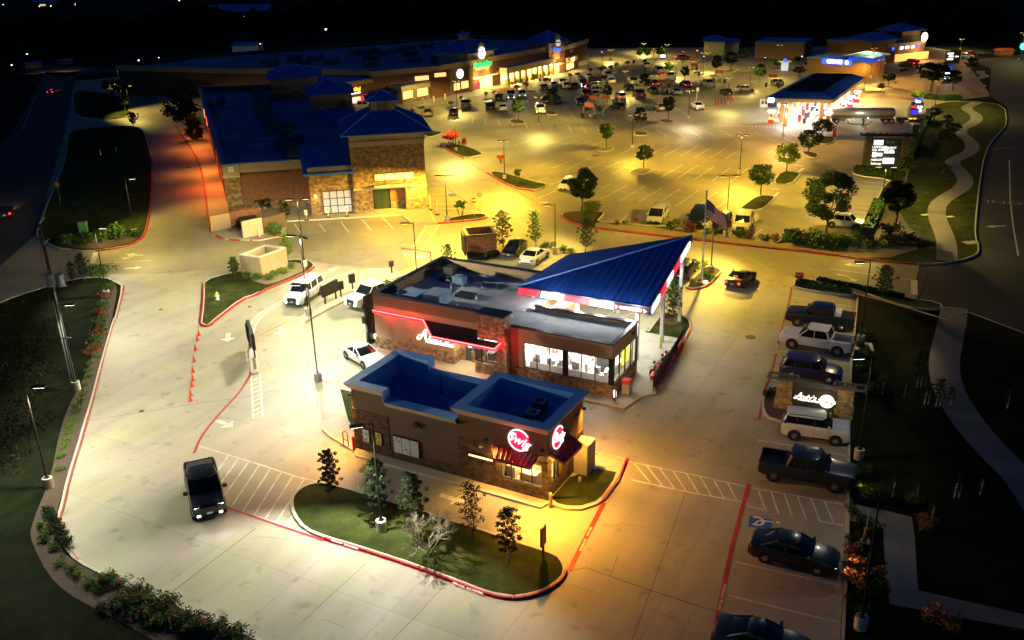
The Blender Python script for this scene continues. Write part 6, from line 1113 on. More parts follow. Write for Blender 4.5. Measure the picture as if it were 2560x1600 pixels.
for c, r, x, y, k, s_, lab in FL:
    p = GT(c, r, x, y, 5); col = {'white':(1,1,1),'pink':(1,.45,.45),'warm':(1,.7,.45),'cool':(.5,.95,1),'orange':(1,.35,.08),'red':(1,.12,.08)}[k]; d_ = p.length; rr_ = d_*s_/2300*.75
    t = thing('yard_lamp', lab, 'lamp', (p.x,p.y,0)); MB().tube((0,0,0),(0,0,5),.12*rr_+.05).build('pole', M_BLK, t); MB().blob((0,0,5),rr_,10,6,(1,1,.8)).build('lens', glow('far_lamp_'+k, col, 6), t)
# ================================================================ VEHICLES
M_TYRE = mat('tyre_rubber', (.015,.015,.016), .85, var=.1); M_RIM_ = mat('alloy_rim', (.38,.38,.40), .35, .7, var=.05); M_BLKRIM = mat('black_rim', (.03,.03,.03), .4, .4, var=.05)
M_TRIM = mat('plastic_trim', (.02,.02,.022), .6, var=.05); M_LENS = mat('lamp_lens', (.55,.57,.6), .1, var=0, coat=.5); M_TLENS = mat('tail_lens', (.25,.01,.012), .2, var=0, coat=.5); M_PLATE = mat('plate_white', (.7,.7,.68), .5, var=.05)
G_HL = glow('headlamp_on', (.85,.88,1), 14); G_TL = glow('taillamp_on', (1,.02,.02), 7)
COL = dict(black=(.004,.0045,.006), white=(.72,.73,.74), silver=(.36,.38,.40), grey=(.10,.105,.11), blue=(.012,.03,.12), purple=(.02,.012,.09), red=(.28,.01,.012), gold=(.36,.31,.2), maroon=(.10,.02,.015), cream=(.66,.60,.42), navy=(.004,.009,.03), tan=(.25,.19,.11), green=(.4,.42,.05), dkblue=(.006,.014,.035))
def prof(kind):
    # L, W, zb, hood/belt/deck profile [(x,z)], cabin (x0 base front, x1 roof front, x2 roof rear, x3 base rear), roof z, wheel r, wheelbase
    return dict(
     sedan=(4.8,1.88,.20,[(-2.4,.66),(-2.34,.96),(-1.9,1.06),(-1.3,1.06),(0,1.0),(1.0,1.0),(1.7,.93),(2.15,.82),(2.35,.68),(2.4,.48)],(1.15,.3,-.95,-1.9),1.50,.33,2.8),
     coupe=(4.75,1.88,.18,[(-2.37,.62),(-2.3,.9),(-1.9,1.0),(-1.3,1.0),(0,.95),(.9,.93),(1.6,.84),(2.1,.7),(2.3,.58),(2.37,.42)],(.95,.1,-.75,-1.8),1.40,.35,2.75),
     suv=(4.75,1.92,.24,[(-2.37,.7),(-2.34,1.05),(-1.9,1.12),(-1.0,1.1),(0,1.08),(1.0,1.08),(1.7,1.0),(2.15,.88),(2.32,.7),(2.37,.5)],(1.15,.55,-1.95,-2.28),1.72,.38,2.8),
     bigsuv=(5.3,2.06,.32,[(-2.65,.8),(-2.62,1.2),(-2.1,1.26),(-1.0,1.25),(0,1.23),(1.3,1.22),(2.1,1.19),(2.54,1.12),(2.63,.98),(2.65,.58)],(1.35,.75,-2.3,-2.58),1.98,.42,3.1),
     boxy=(4.55,1.95,.30,[(-2.27,.85),(-2.25,1.2),(-1.8,1.26),(-1.0,1.26),(0,1.24),(1.0,1.22),(1.7,1.20),(2.14,1.17),(2.25,1.02),(2.27,.6)],(1.1,.62,-2.0,-2.2),1.86,.38,2.7),
     van=(5.1,2.0,.2,[(-2.55,.7),(-2.5,1.0),(-2.0,1.05),(-1.0,1.04),(0,1.02),(1.3,1.0),(1.9,.9),(2.3,.78),(2.5,.6),(2.55,.42)],(1.75,.85,-2.2,-2.48),1.76,.34,3.0),
     hatch=(4.3,1.8,.2,[(-2.15,.65),(-2.12,.95),(-1.7,1.02),(-1.0,1.0),(0,.97),(.9,.96),(1.5,.86),(1.95,.74),(2.1,.6),(2.15,.42)],(1.05,.4,-1.5,-2.0),1.5,.33,2.6),
     pickup=(5.85,2.08,.40,[(-2.92,.85),(-2.9,1.34),(-1.5,1.34),(-1.3,1.34),(0,1.30),(1.35,1.30),(2.2,1.27),(2.80,1.23),(2.90,1.12),(2.92,.6)],(1.45,.75,-1.0,-1.28),2.02,.45,3.7),
    )[kind]
def lerp_prof(pr, x):
    for (a, za), (b, zb_) in zip(pr, pr[1:]):
        if a <= x <= b: return za+(zb_-za)*(x-a)/(b-a)
    return pr[0][1] if x < pr[0][0] else pr[-1][1]
def make_car(kind, col, head=False, tail=False, rim=None, bed='open', rails=True, brake=False):
    L_, W_, zb_, pr, cab, zr, wr, wb = prof(kind); hw_ = W_/2; pick = kind == 'pickup'
    pm = paint('car_paint_'+col, COL[col], .3 if col != 'white' else .32)
    t = thing('parked_car', 'x', 'car')
    xs = sorted(set([-L_/2, -L_/2+.03, -L_/2+.12, -L_/2+.3, -L_/2+.6]+[-L_/2+.6+i*(L_-1.2)/14 for i in range(15)]+[L_/2-.45, L_/2-.28, L_/2-.14, L_/2-.05, L_/2] + ([-2.86,-2.84,-1.34,-1.32] if pick else [])))
    rings = []
    for x in xs:
        e = max(0, (abs(x)-(L_/2-.55))/.55); w_ = hw_*(1-(.16 if zr < 1.8 else .07)*e**2.2)*(1-.02*(x > 0)); zt = lerp_prof(pr, x); zl = zb_+.14*e**2; zi = zt
        inbed = pick and bed and -2.85 < x < -1.33
        half = [(0, (zt-.42) if inbed else zt+.015), (w_*.80, (zt-.42) if inbed else zt+.005), (w_*.82, zt), (w_*.93, zt-.01), (w_*.985, zt-.09), (w_*1.0, zt-.30 if zt-.3 > zl+.3 else (zt+zl)/2+.05), (w_*.985, (zt+zl)/2-.06), (w_*.99, zl+.16), (w_*.95, zl)]
        rings.append([(x, y, z) for y, z in half]+[(x, -y, z) for y, z in half[::-1][:-1]])
    mb = MB(); mb.loft(rings); mb.build('body', pm, t, smooth=True, ang=.65)
    if pick and bed:
        mb = MB(); mb.box(-2.83,-hw_*.79,pr[2][1]-.40,-1.35,hw_*.79,pr[2][1]-.38 if bed == 'open' else pr[2][1]-.02); mb.build('bed_liner' if bed == 'open' else 'bed_cover', M_TRIM, t)
    # cabin
    x0, x1, x2, x3 = cab; zc = lerp_prof(pr, 0)-.02; wb0 = hw_*.90; wt = hw_*(.72 if kind in ('sedan','coupe','hatch') else .83)
    def ring(z, f):
        xa = x0+(x1-x0)*f; xb = x3+(x2-x3)*f; w_ = wb0+(wt-wb0)*f; r_ = .10+.1*f
        return [(xa, -w_+r_*1.6, z), (xa-r_*1.2, -w_, z), (xb+r_, -w_*.98, z), (xb, -w_*.9+r_, z), (xb, w_*.9-r_, z), (xb+r_, w_*.98, z), (xa-r_*1.2, w_, z), (xa, w_-r_*1.6, z)]
    zt = zr-.05; gl = MB(); gl.loft([ring(zc-.05, -.02), ring((zc+zt)/2, .5), ring(zt, 1)]); gl.build('windows', M_DGL, t, smooth=True, ang=.5)
    top = ring(zt-.01, 1); rf_ = MB(); rf_.loft([[(p[0]*1.0, p[1]*1.02, zt-.03) for p in top], [(p[0], p[1]*1.0, zt+.02) for p in top], [((p[0]-(x1+x2)/2)*.93+(x1+x2)/2, p[1]*.9, zr) for p in top]]); rf_.build('roof', pm, t, smooth=True, ang=.7)
    def pillar(fa, fb, w_=.05):
        for s_ in (-1, 1): MB().tube((fa, s_*(wb0+.004), zc), (fb, s_*(wt+.006), zt), w_, w_, 5).build('pillar', M_TRIM if kind == 'boxy' else pm, t)
    pillar(x0-.12, x1-.12, .045); pillar(x3+.12, x2+.12, .06 if kind in ('sedan','coupe') else .085)
    mids = {'sedan':[-.35],'coupe':[-.25],'hatch':[-.35],'suv':[.0,-1.15],'bigsuv':[.15,-1.15],'boxy':[-.1,-1.2],'van':[.45,-.9],'pickup':[.1]}[kind]
    for m_ in mids: pillar(m_, m_-.03, .045)
    # wheels
    for sx in (1, -1):
        for sy in (1, -1):
            wx = sx*wb/2-(.05 if pick else 0); wy = sy*(hw_-.12); arch = MB(); arch.disc((wx, sy*(hw_*.965), wr+.02), (0,1,0), wr+.07, hw_*.075, 20); arch.build('wheel_arch', M_TRIM, t)
            w_ = MB(); w_.disc((wx, wy, wr), (0,1,0), wr, .25, 22); wo = w_.build('wheel', M_TYRE, t, bevel=.02)
            ri = MB(); yo = wy+sy*.13; ri.disc((wx, yo, wr), (0,1,0), wr*.66, .02, 18)
            rm = ri.build('rim', M_BLKRIM, wo); sp = MB()
            for k in range(6): a = k*PI/3; sp.tube((wx,yo+sy*.015,wr),(wx+wr*.6*math.cos(a),yo+sy*.01,wr+wr*.6*math.sin(a)),.045,.03,5)
            sp.build('spoke', rim or M_RIM_, wo)
    # lamps, mirrors, trim
    zh = lerp_prof(pr, L_/2-.12)-.06; zt_ = (lerp_prof(pr, -L_/2+.1)-.1)
    for sy in (1, -1):
        a = MB(); a.cbox(L_/2-.13, sy*hw_*.66, zh-.13, .16, hw_*.36, .15); a.build('headlight', G_HL if head else M_LENS, t, bevel=.03)
        if head and zr > 1.8: MB().cbox(L_/2-.01, sy*hw_*.62, zb_+.2, .08, .2, .1).build('fog_lamp', G_HL, t)
        a = MB(); a.cbox(-L_/2+.05, sy*hw_*.72, zt_-.22, .10, hw_*.26, .2 if kind in ('sedan','coupe','hatch') else .34); a.build('tail_light', G_TL if tail else M_TLENS, t, bevel=.02)
        a = MB(); a.cbox(x0-.25, sy*(hw_+.12), zc+.0, .16, .24+.06*(zr>1.8), .17+.06*(zr>1.8)); a.build('mirror', pm, t, bevel=.03)
        a = MB(); [a.cbox(m_, sy*(hw_*.992), zc-.22, .2, .03, .035) for m_ in (mids[0]+.1, mids[0]-.9) if abs(m_) < L_*.3]; a.build('door_handle', pm if col != 'black' else M_TRIM, t)
        a = MB(); a.box(-wb/2+wr+.1, sy*(hw_*.99)-.015, zb_+.04, wb/2-wr-.1, sy*(hw_*.99)+.015, zb_+.14); a.build('sill_trim', M_TRIM, t)
        a = MB()
        for m_ in (mids[0], cab[0]-.2, mids[0]-1.0): a.box(m_-.006, sy*hw_*.992-.008, zb_+.2, m_+.006, sy*hw_*.992+.008, zc-.05)
        a.build('door_seam', M_TRIM, t)
    MB().cbox(L_/2-.015, 0, zh-.26-(.2 if zr > 1.8 else 0), .06, hw_*.9, .24+(.2 if zr > 1.8 else 0)).build('grille', M_TRIM, t, bevel=.015); MB().cbox(L_/2-.03, 0, zb_+.10, .06, hw_*1.5, .16).build('front_bumper', M_TRIM, t, bevel=.015)
    MB().cbox(-L_/2+.02, 0, zb_+.16, .06, hw_*1.4, .14).build('rear_bumper', M_TRIM, t, bevel=.015)
    MB().cbox(L_/2+.02, 0, zb_+.28, .02, .32, .13).cbox(-L_/2-.012, 0, zt_-.3, .02, .32, .13).build('number_plate', M_PLATE, t)
    if brake: MB().cbox(x3+.25, 0, zt-.2, .1, .4, .05).build('brake_light', G_TL, t)
    if kind in ('suv','bigsuv','boxy','van') and rails: [MB().tube((x1-.2,s_*wt*.86,zr+.03),(x2+.2,s_*wt*.86,zr+.03),.022).build('roof_rail', M_TRIM, t) for s_ in (-1, 1)]
    return t
CARS = {}
NAMES = dict(sedan='sedan', coupe='sedan', suv='suv', bigsuv='suv', boxy='suv', van='minivan', hatch='hatchback', pickup='pickup_truck')
CATS = dict(sedan='car', coupe='car', suv='suv', bigsuv='suv', boxy='suv', van='minivan', hatch='car', pickup='pickup truck')
def car(kind, col, pos, hd, label, head=False, tail=False, group=None, beam=0, s=1.0, **kw):
    """pos: ground point of the middle of the car; hd: 2-D heading of its nose"""
    key = (kind, col, head, tail, tuple(sorted(kw.items(), key=str)) and str(sorted(kw)))
    if key in CARS: t = copy_tree(CARS[key])
    else: t = CARS[key] = make_car(kind, col, head, tail, **kw)
    t.name = NAMES[kind]; rz = math.atan2(hd[1], hd[0])
    place(t, (pos[0], pos[1], .012), rz, label, group, s); t['category'] = CATS[kind]
    if beam:
        for sy in (-.6, .6):
            L_ = prof(kind)[0]; d = Vector((math.cos(rz), math.sin(rz), 0)); n_ = Vector((-d.y, d.x, 0)); p = Vector((pos[0], pos[1], .7))+d*(L_/2+.1)+n_*sy
            lamp('headlamp_beam', p, (.95,.93,1) if beam > 0 else (1,.55,.16), beam*1.6 if beam > 0 else -beam*7, size=1.1, blend=.8, rad=.05, aim=d*1+Vector((0,0,-.2)))
    return t
def mid(a, b): return (a+b)/2
def by_side(f, r_, side, kind):
    """centre and heading from the front and rear tyre contacts of the visible side; side +1 = car's left side is seen"""
    d = (f-r_).xy.normalized(); n_ = Vector((-d.y, d.x)); hw_ = prof(kind)[1]/2-.05; return (f.xy+r_.xy)/2-n_*side*hw_, d
def by_front(p, hd, kind, back=False):
    d = Vector(hd[:2]).normalized(); L_ = prof(kind)[0]; return p.xy+(d if back else -d)*L_/2, d
# stall direction near right lot
dR = (GT(3,3,665,1345)-GT(3,3,0,1185)).xy.normalized(); dRn = Vector((-dR.y, dR.x))
c_, d_ = by_side(GT(3,2,205,272), GT(3,2,652,348), 1, 'pickup'); car('pickup','white', c_, d_, 'white crew cab pickup with open dark bed, nose out, beside the concrete drain square')
c_, d_ = by_side(GT(3,2,262,58), GT(3,2,682,115), 1, 'pickup'); t = car('pickup','navy', c_, d_, 'dark navy pickup with a white box in its bed, top of the stall row', bed='cover')
bx = tag(MB().cbox(0,0,1.24,.55,1.5,.4).build('tool_box', M_WPAINT, loc=(c_.x-d_.x*1.5, c_.y-d_.y*1.5, 0), rz=math.atan2(d_.y,d_.x)), 'white box standing in the bed of the navy pickup', 'tool box')
c_, d_ = by_side(GT(3,2,650,1195), GT(3,2,225,1135), -1, 'boxy'); car('boxy','white', c_, d_, 'white boxy compact suv parked below the monument sign', rails=True)
c_ = mid(G(1965,945), G(2095,965)).xy; car('suv','purple', Vector((c_.x+.2,c_.y+.9)), dR, 'purple blue suv half hidden behind the monument sign', rails=False)
c_, d_ = by_side(G(2085,1232), G(1937,1205), -1, 'pickup'); car('pickup','dkblue', c_, d_, 'dark blue black pickup with lit front lamp next to the hatched bay', beam=-12, rails=False)
c_, d_ = by_side(GT(3,3,560,930), GT(2,3,2290,760), -1, 'sedan'); car('sedan','black', c_, d_, 'black sedan with headlamps lighting the planting, beside the blue accessible mark', head=True, beam=-32)
car('coupe','navy', G(1905,1625).xy, dR, 'dark car cut off by the bottom edge of the photo')
# drive-thru lane vehicles
fA, rA = GT(0,3,1995,350), GT(0,2,1900,1440)
hdA = (G(523,1283,.9)-G(490,1133,1.25)).xy.normalized(); p_ = GT(0,3,2000,408); car('pickup','black', *by_front(p_, hdA, 'pickup'), 'black pickup with bright headlamps turning beside the hatched area', head=True, beam=30, bed='cover')
hdB = (Zl(400,460)-Zl(700,250)).xy.normalized(); p_ = Zl(575,440); car('bigsuv','white', *by_front(p_, hdB, 'bigsuv'), 'large white suv with headlamps on, left of the drive-thru menu board', head=True, beam=22)
hdC = Vector((-.62,-.78)); p_ = Zl(1065,462); car('pickup','white', *by_front(p_, hdC, 'pickup'), 'white pickup with lit headlamps waiting by the side of the custard stand', head=True, beam=22, bed='cover')
c_, d_ = by_side(Zl(1172,950), Zl(1032,868), -1, 'coupe'); car('coupe','white', c_, d_, 'white sporty sedan with lit headlamps between custard stand and drinks building', head=True, beam=26)
# stalls behind the custard stand
c_, d_ = by_side(GT(2,1,330,930), GT(2,1,238,995), -1, 'sedan'); car('sedan','white', c_, d_, 'white sedan parked nose in beside the black one behind the blue canopy')
c_, d_ = by_side(GT(2,1,40,945), GT(2,1,150,830), 1, 'sedan'); car('sedan','black', c_, d_, 'black sedan parked nose out beside the red brick enclosure')
car('suv','black', GT(2,1,1620,1090).xy, (GT(2,1,1690,1060)-GT(2,1,1610,1170)).xy.normalized(), 'black suv glimpsed past the right neon edge of the canopy')
c_, d_ = by_front(GT(2,1,2075,1225), (GT(2,1,2230,1100)-GT(2,1,2080,1215)).xy, 'coupe', True); car('coupe','black', c_, d_, 'black sports sedan with glowing red tail lamps driving away past the flagpole', tail=True, brake=True)
dn_f = lambda x, y: GT(2,1,x,y)
hs = (GT(2,1,1010,603)-GT(2,1,1095,515)).xy.normalized()
for col, kind, x, y, lab in (('silver','van',1335,618,'silver minivan parked nose to the gravel median'),('navy','bigsuv',1725,660,'dark grey suv with dark roof, left of the flagpole foot'),('black','suv',1950,700,'black suv partly behind the grey post base, between two others'),('cream','bigsuv',2150,712,'old white suv at the right end of the row facing the gravel median')):
    car(kind, col, *by_front(dn_f(x,y), hs, kind), lab)
c_, d_ = by_front(GT(2,1,480,305), hs*1, 'hatch'); car('hatch','white', c_, d_, 'white hatchback half hidden by the big dark round tree')
c_, d_ = by_side(GT(3,1,830,668), GT(3,1,597,642), -1, 'suv'); car('suv','white', c_, d_, 'white suv with black wheel arches under the large right-hand tree')
# left road
car('sedan','navy', GT(0,1,60,525).xy, (GT(0,0,250,1150)-GT(0,1,30,540)).xy, 'dark blue car with red tail lamp at the left edge on the county road', tail=True, beam=-60)
car('sedan','black', GT(0,0,525,885).xy, Vector((.1,1)), 'car with three glowing red lamps far up the dark left road', tail=True, brake=True)
# far car park: (reader, x, y of the tyre line of the end facing us, kind, colour, facing: b=back to us f=front to us, label)
v1 = (Za(1772,1035)-Za(1800,1140)).xy.normalized(); vL = (GT(2,0,600,1130)-GT(2,0,548,1070)).xy.normalized()*-1; vR = (GT(2,0,1478,1298)-GT(2,0,1355,1215)).xy.normalized()*-1
far = [(Za,205,1165,'suv','tan','b','tan suv by the purple crape myrtle nearest the strip building',{}),(Za,625,1155,'sedan','dkblue','b','blue grey sedan alone right of the tan suv',{}),(Za,835,1045,'pickup','grey','b','truck with pale cab roof next to the far kerb island',{}),(Za,1255,1075,'bigsuv','black','b','black suv next to the white sedan in the middle far row',{}),(Za,1465,1080,'sedan','white','b','white sedan right of the black suv in the middle far row',{}),
 (Za,1395,905,'suv','black','b','black suv in front of the green entrance sign tower',{}),(Za,1600,880,'pickup','silver','f','silver pickup with both headlamps blazing near the entrance',dict(head=True)),(Za,1790,850,'suv','white','f','white suv with glaring lamp behind the leafy tree',dict(head=True)),(Za,2100,1130,'pickup','white','b','white pickup beside the double headed lamp post, front far row',{}),(Za,2190,970,'bigsuv','black','b','black suv behind the white pickup, left of the dark tree',{}),
 (Zb,310,615,'sedan','cream','b','pale sedan at the left end of the row before the arcade',{}),(Zb,465,580,'suv','white','f','white suv with bright reflections before the small kerb tree',{}),(Zb,520,630,'suv','cream','b','cream suv directly in front of the shining white one',{}),(Zb,655,630,'hatch','black','b','small black car right of the cream suv',{}),(Zb,755,515,'sedan','silver','b','silver sedan at the back of the crowded row',{}),(Zb,810,610,'bigsuv','black','f','black suv with glaring violet white headlamp',dict(head=True)),
 (Zb,905,470,'sedan','cream','b','light sedan at the far end of the crowded row',{}),(Zb,950,510,'hatch','green','b','yellow green hatchback in the crowded row',{}),(Zb,1030,570,'bigsuv','black','s','black suv with red tail lamp crossing the crowded aisle',dict(tail=True)),(Zb,1140,520,'suv','maroon','b','maroon suv left of the two white cars at the row end',{}),(Zb,1240,470,'pickup','white','b','white pickup at the far right of the crowded row',{}),(Zb,1285,545,'sedan','white','b','white sedan at the near right of the crowded row',{}),
 (Zb,1000,625,'sedan','white','b','white sedan in the heart of the crowded aisle',{}),(Zb,905,660,'hatch','red','b','red car with shining tail lamps between headlights',dict(tail=True)),(Zb,1060,700,'suv','cream','s','cream suv with red lamp backing across the aisle',dict(tail=True)),(Zb,1005,765,'hatch','silver','b','silver hatchback right of the maroon pickup',{}),(Zb,870,800,'pickup','maroon','b','maroon pickup in front of the crowded aisle',{}),(Zb,755,905,'sedan','dkblue','f','blue sedan facing us below the maroon pickup',{}),
 (Zb,150,660,'sedan','dkblue','b','blue car behind the left dark tree',{}),(Zb,365,880,'sedan','grey','b','grey sedan behind the trunk of the left dark tree',{}),(Zb,1440,990,'sedan','black','b','black sedan with red tail glints in the empty middle rows',{}),(Zb,1450,820,'suv','white','b','white suv with glowing red lamp at the middle',dict(tail=True)),(Zb,1590,665,'sedan','dkblue','b','slate car behind the middle lamp post',{}),(Zb,1665,575,'pickup','silver','f','silver pickup facing us behind the middle rows',{}),
 (Zb,1775,800,'pickup','maroon','b','dark red pickup right of centre',{}),(Zb,1820,575,'suv','white','b','white suv hidden under the round dark tree',{}),(Zb,2010,590,'sedan','black','b','sedan with two bright red tail lamps right of the round tree',dict(tail=True)),(Zb,2000,715,'sedan','dkblue','b','blue sedan in front of the red-lamped one',{}),(Zb,2100,385,'pickup','silver','b','silver pickup near the yellow green tree',{}),(Zb,2295,490,'pickup','white','b','white pickup behind the store cart shelter',{}),
 (Zb,1885,275,'sedan','cream','b','pale sedan by itself before the far road',{}),(Zb,2120,1010,'suv','tan','b','tan suv behind the leafy tree at the right rows',{}),(Zb,2395,740,'sedan','silver','f','silver sedan facing us, left of the leaning sign',{}),
 (lambda x,y:GT(2,0,x,y),1665,832,'sedan','black','b','dark sedan with red tail lamps at the far row, right of two round trees',dict(tail=True)),(lambda x,y:GT(2,0,x,y),1885,840,'pickup','silver','b','silver pickup alone in the right far rows',{}),(lambda x,y:GT(2,0,x,y),2210,870,'hatch','silver','s','silver hatchback with red and amber lamps crossing toward the pumps',dict(tail=True,head=True)),(lambda x,y:GT(2,0,x,y),2055,910,'sedan','black','b','black sedan beside the red posts',{}),(lambda x,y:GT(2,0,x,y),1785,1048,'sedan','white','f','white sedan nearest the hatched triangle',{}),
 (lambda x,y:GT(1,0,x,y),1000,1045,'pickup','silver','s','silver pickup seen between the towers before the red shop door',{}),(lambda x,y:GT(3,0,x,y),1400,635,'bigsuv','red','b','vehicle with four red lamps by the far shops',dict(tail=True,brake=True)),(lambda x,y:GT(3,0,x,y),1875,555,'sedan','white','s','white sedan parked at the far right verge',{}),(lambda x,y:GT(3,0,x,y),1930,530,'sedan','maroon','s','dark red car behind the white one at the far right verge',{}),
 (lambda x,y:GT(2,0,x,y),1620,565,'sedan','red','s','car with red lamps on the far road',dict(tail=True)),(lambda x,y:GT(3,0,x,y),120,815,'sedan','black','b','dark car behind the fuel canopy corner',{}),(lambda x,y:GT(3,0,x,y),545,1100,'hatch','white','s','white car at the pumps just behind the tanker',dict(tail=True))]
for f_, x, y, kind, col, fc_, lab, kw in far:
    p = f_(x, y); hd = v1 if f_ is Za else (vL*.5+v1*.5 if x < 1000 else vL) if f_ is Zb else vR
    if fc_ == 's': hd2 = Vector((1,.15)); c_ = p.xy+Vector((0,1))
    elif fc_ == 'b': hd2 = hd; c_ = p.xy+hd.normalized()*prof(kind)[0]/2
    else: hd2 = -hd; c_ = p.xy+hd.normalized()*prof(kind)[0]/2
    car(kind, col, c_, hd2, lab, group='vehicles in the far car park', beam=40 if kw.get('head') and fc_=='f' else 0, **{k:v for k,v in kw.items()})
# tanker
tk = thing('tanker_truck', 'polished fuel tanker trailer with tractor beside the fuel station', 'truck', (0,0,0)); tA, tB = GT(3,0,600,1172), GT(3,0,1195,1172); tkf, tkl = seg_frame(tA.xy, tB.xy); yv = 1.2
tk.location = tkf.w3(0,0,0); tk.rotation_euler = (0,0,tkf.a)
M_POL = mat('polished_steel', (.62,.58,.42), .38, .75, var=.06, vs=2)  # warm tint stands in for lamplight reflected on the tank
tb = MB(); n = 20
rg = []
for x, k in ((-.6,.72),(-.35,.95),(-.2,1),(tkl-.3,1),(tkl-.1,.95),(tkl+.1,.75)): rg.append([(x, yv+1.15*k*math.cos(2*PI*i/n), 2.0+.82*k*math.sin(2*PI*i/n)) for i in range(n)])
tb.loft(rg); tb.build('tank', M_POL, tk, smooth=True, ang=.6)
MB().box(0,yv-.9,.95,tkl,yv+.9,1.2).box(1.2,yv-1.0,.5,2.6,yv+1.0,1.0).build('chassis', mat('chassis_grey',(.2,.2,.19),.6,.4), tk)
for x in (.9, tkl-1.6, tkl-.55):
    for y in (yv-.85, yv+.85): w_ = MB().disc((x,y,.5),(0,1,0),.5,.5,18).build('wheel', M_TYRE, tk); MB().disc((x,y-.27 if y < yv else y+.27,.5),(0,1,0),.26,.04,14).build('rim', M_POL, w_)
MB().cbox(-.62,yv-.7,1.1,.1,.3,.2).cbox(-.62,yv+.7,1.1,.1,.3,.2).build('tail_light', G_TL, tk); MB().cbox(3.9,yv-1.0,1.05,.12,.05,.12).cbox(tkl-.1,yv-1,1.1,.2,.05,.12).build('marker_light', GY, tk)
MB().cbox(6.6,yv-1.05,1.0,.2,.06,.2).build('work_light', glow('blue_work',(.4,.4,1),8), tk)
MB().path([(2.8,yv-1.1,.9),(3.1,yv-1.6,.15),(4.2,yv-2.1,.1),(5.2,yv-1.9,.1),(6.6,yv-2.0,.1),(7.2,yv-1.2,.5)], .07).build('hose', M_BLK, tk)
xc = tkl+1.6; MB().box(xc-1.0,yv-.5,.6,xc+2.6,yv+.5,.95).build('tractor_frame', M_BLK, tk); MB().box(xc+1.0,yv-1.1,.8,xc+2.5,yv+1.1,2.8).box(xc+2.5,yv-.9,.8,xc+4.0,yv+.9,1.9).build('cab', mat('cab_silver',(.25,.22,.2),.4,.4), tk, bevel=.08)
MB().box(xc+1.2,yv-1.12,1.8,xc+2.3,yv-1.08,2.5).build('cab_window', glow('cab_blue',(.03,.03,1),1.5), tk); MB().tube((xc+.8,yv-.9,.9),(xc+.8,yv-.9,3.6),.1).build('exhaust', M_STEEL, tk); MB().box(xc+.9,yv-1.15,.9,xc+1.5,yv-1.05,1.1).box(xc+1.7,yv-1.15,.9,xc+2.2,yv-1.05,1.1).build('marker_light', GY, tk)
for x in (xc-.3, xc+3.2): w_ = MB().disc((x,yv-.9,.5),(0,1,0),.5,.35,18).disc((x,yv+.9,.5),(0,1,0),.5,.35,18).build('wheel', M_TYRE, tk)
lamp('work_lamp', tkf.w3(5.2,-1.5,2.0), (1,1,1), 180, rad=.2, kind='POINT')
# ================================================================ LAMP POSTS
M_POLE = mat('bronze_pole', (.018,.015,.012), .45, .4, var=.1); M_BASE = mat('pole_base_concrete', (.52,.49,.42), .85, var=.12, vs=5, bump=.3)
POLES = {}
def lamp_post(label, p, h, arms, col, e, lit=True, base=.85, br=.32, aimv=None, arm=.55, head=.75, grp=None, sz=2.5):
    """arms: angles (world) the heads point to"""
    t = thing('lamp_post', label, 'lamp post', (p.x, p.y, 0), 0, grp); tilt = .5 if len(arms) == 1 else .2; sz = sz if len(arms) == 1 else 2.95; bt = 2.0 if len(arms) == 1 else 2.9
    MB().tube((0,0,0),(0,0,base),br,br,20).build('base', M_BASE, t, bevel=.02); MB().cbox(0,0,base,.3,.3,.06).tube((0,0,base),(0,0,h+.05),.065,.048,8).build('pole', M_POLE, t)
    for k, a in enumerate(arms):
        hh = MB(); hh.box(.05,-.03,h-.04,arm,.03,h+.02); hh.box(arm-.05,-.17,h-.06,arm+head,.17,h+.05); o = hh.build('lamp_head', M_POLE, t, bevel=.015, rz=a)
        if lit:
            ln = MB().box(arm,-.14,h-.075,arm+head-.06,.14,h-.064).build('lens', glow('lens_%s' % label[:3] if 0 else 'lens_glow_%d' % int(col[2]*100), col, 9), o)
            d = Vector((math.cos(a), math.sin(a), 0)); lamp('street_light', Vector((0,0,h-.13))+d*(arm+.05), col, e*(.74 if col == NEARC else .85 if len(arms) == 1 else .30), t, size=sz, blend=.4, rad=.12, aim=aimv if aimv else d*tilt+Vector((0,0,-1)), bat=bt)
    return t
NEARC = (1.0,.96,.72); YEL = (1.0,.62,.045); YG = (1.0,.74,.16)
lp = lamp_post
lp('lamp post on the left verge with its head over the mulch, lower left', G(124,1222), 7.4, [0.05], NEARC, 5200)
lp('lamp post at the tip of the left kerb near the driveway arrows', G(269,745), 7.4, [0.05], NEARC, 3400)
lp('lamp post in the bushes of the upper left verge, glowing at the top', G(338,589), 7.2, [0.1], YG, 3400)
lp('lamp post at the near end of the menu board island', G(772,791), 8.0, [PI-.2, -.9], NEARC, 1900)
lp('tall lamp post with single head on the curved sidewalk left of the drinks building', G(796,956), 8.4, [PI-.1], NEARC, 3400)
lp('twin headed lamp post at the right tip of the hydrant lawn', G(762,667), 7.7, [0.1, PI+.1], (1,.86,.4), 2600)
lp('single lamp post behind the left end of the custard stand roof', G(1043,705), 6.4, [PI], YG, 3000)
lp('twin headed lamp post on the stop sign island', G(1118,552), 5.9, [0.1, PI+.1], YEL, 6200)
lp('single lamp post between two young trees behind the white sedan', G(1388,635), 5.7, [PI], YG, 3000)
lp('low lamp post on the flagpole island', G(1777,683), 5.5, [PI], YG, 3200)
lp('twin headed lamp post on a white base beside the parked black suv', G(1814,594), 7.4, [0.1, PI+.1], YEL, 3800)
lp('lamp post at the hedge corner under the directory sign', G(2202,525), 5.6, [PI*.9, -.1], YG, 2600)  # second head added to light the lawn and path behind
lp('lamp post on the left verge with tall shaft beside the utility pole', G(193,977), 7.4, [0.05], NEARC, 1800)
lp('lamp post beside the young tree at the right driveway', G(2150,860), 7.4, [PI], (1,.75,.4), 700)
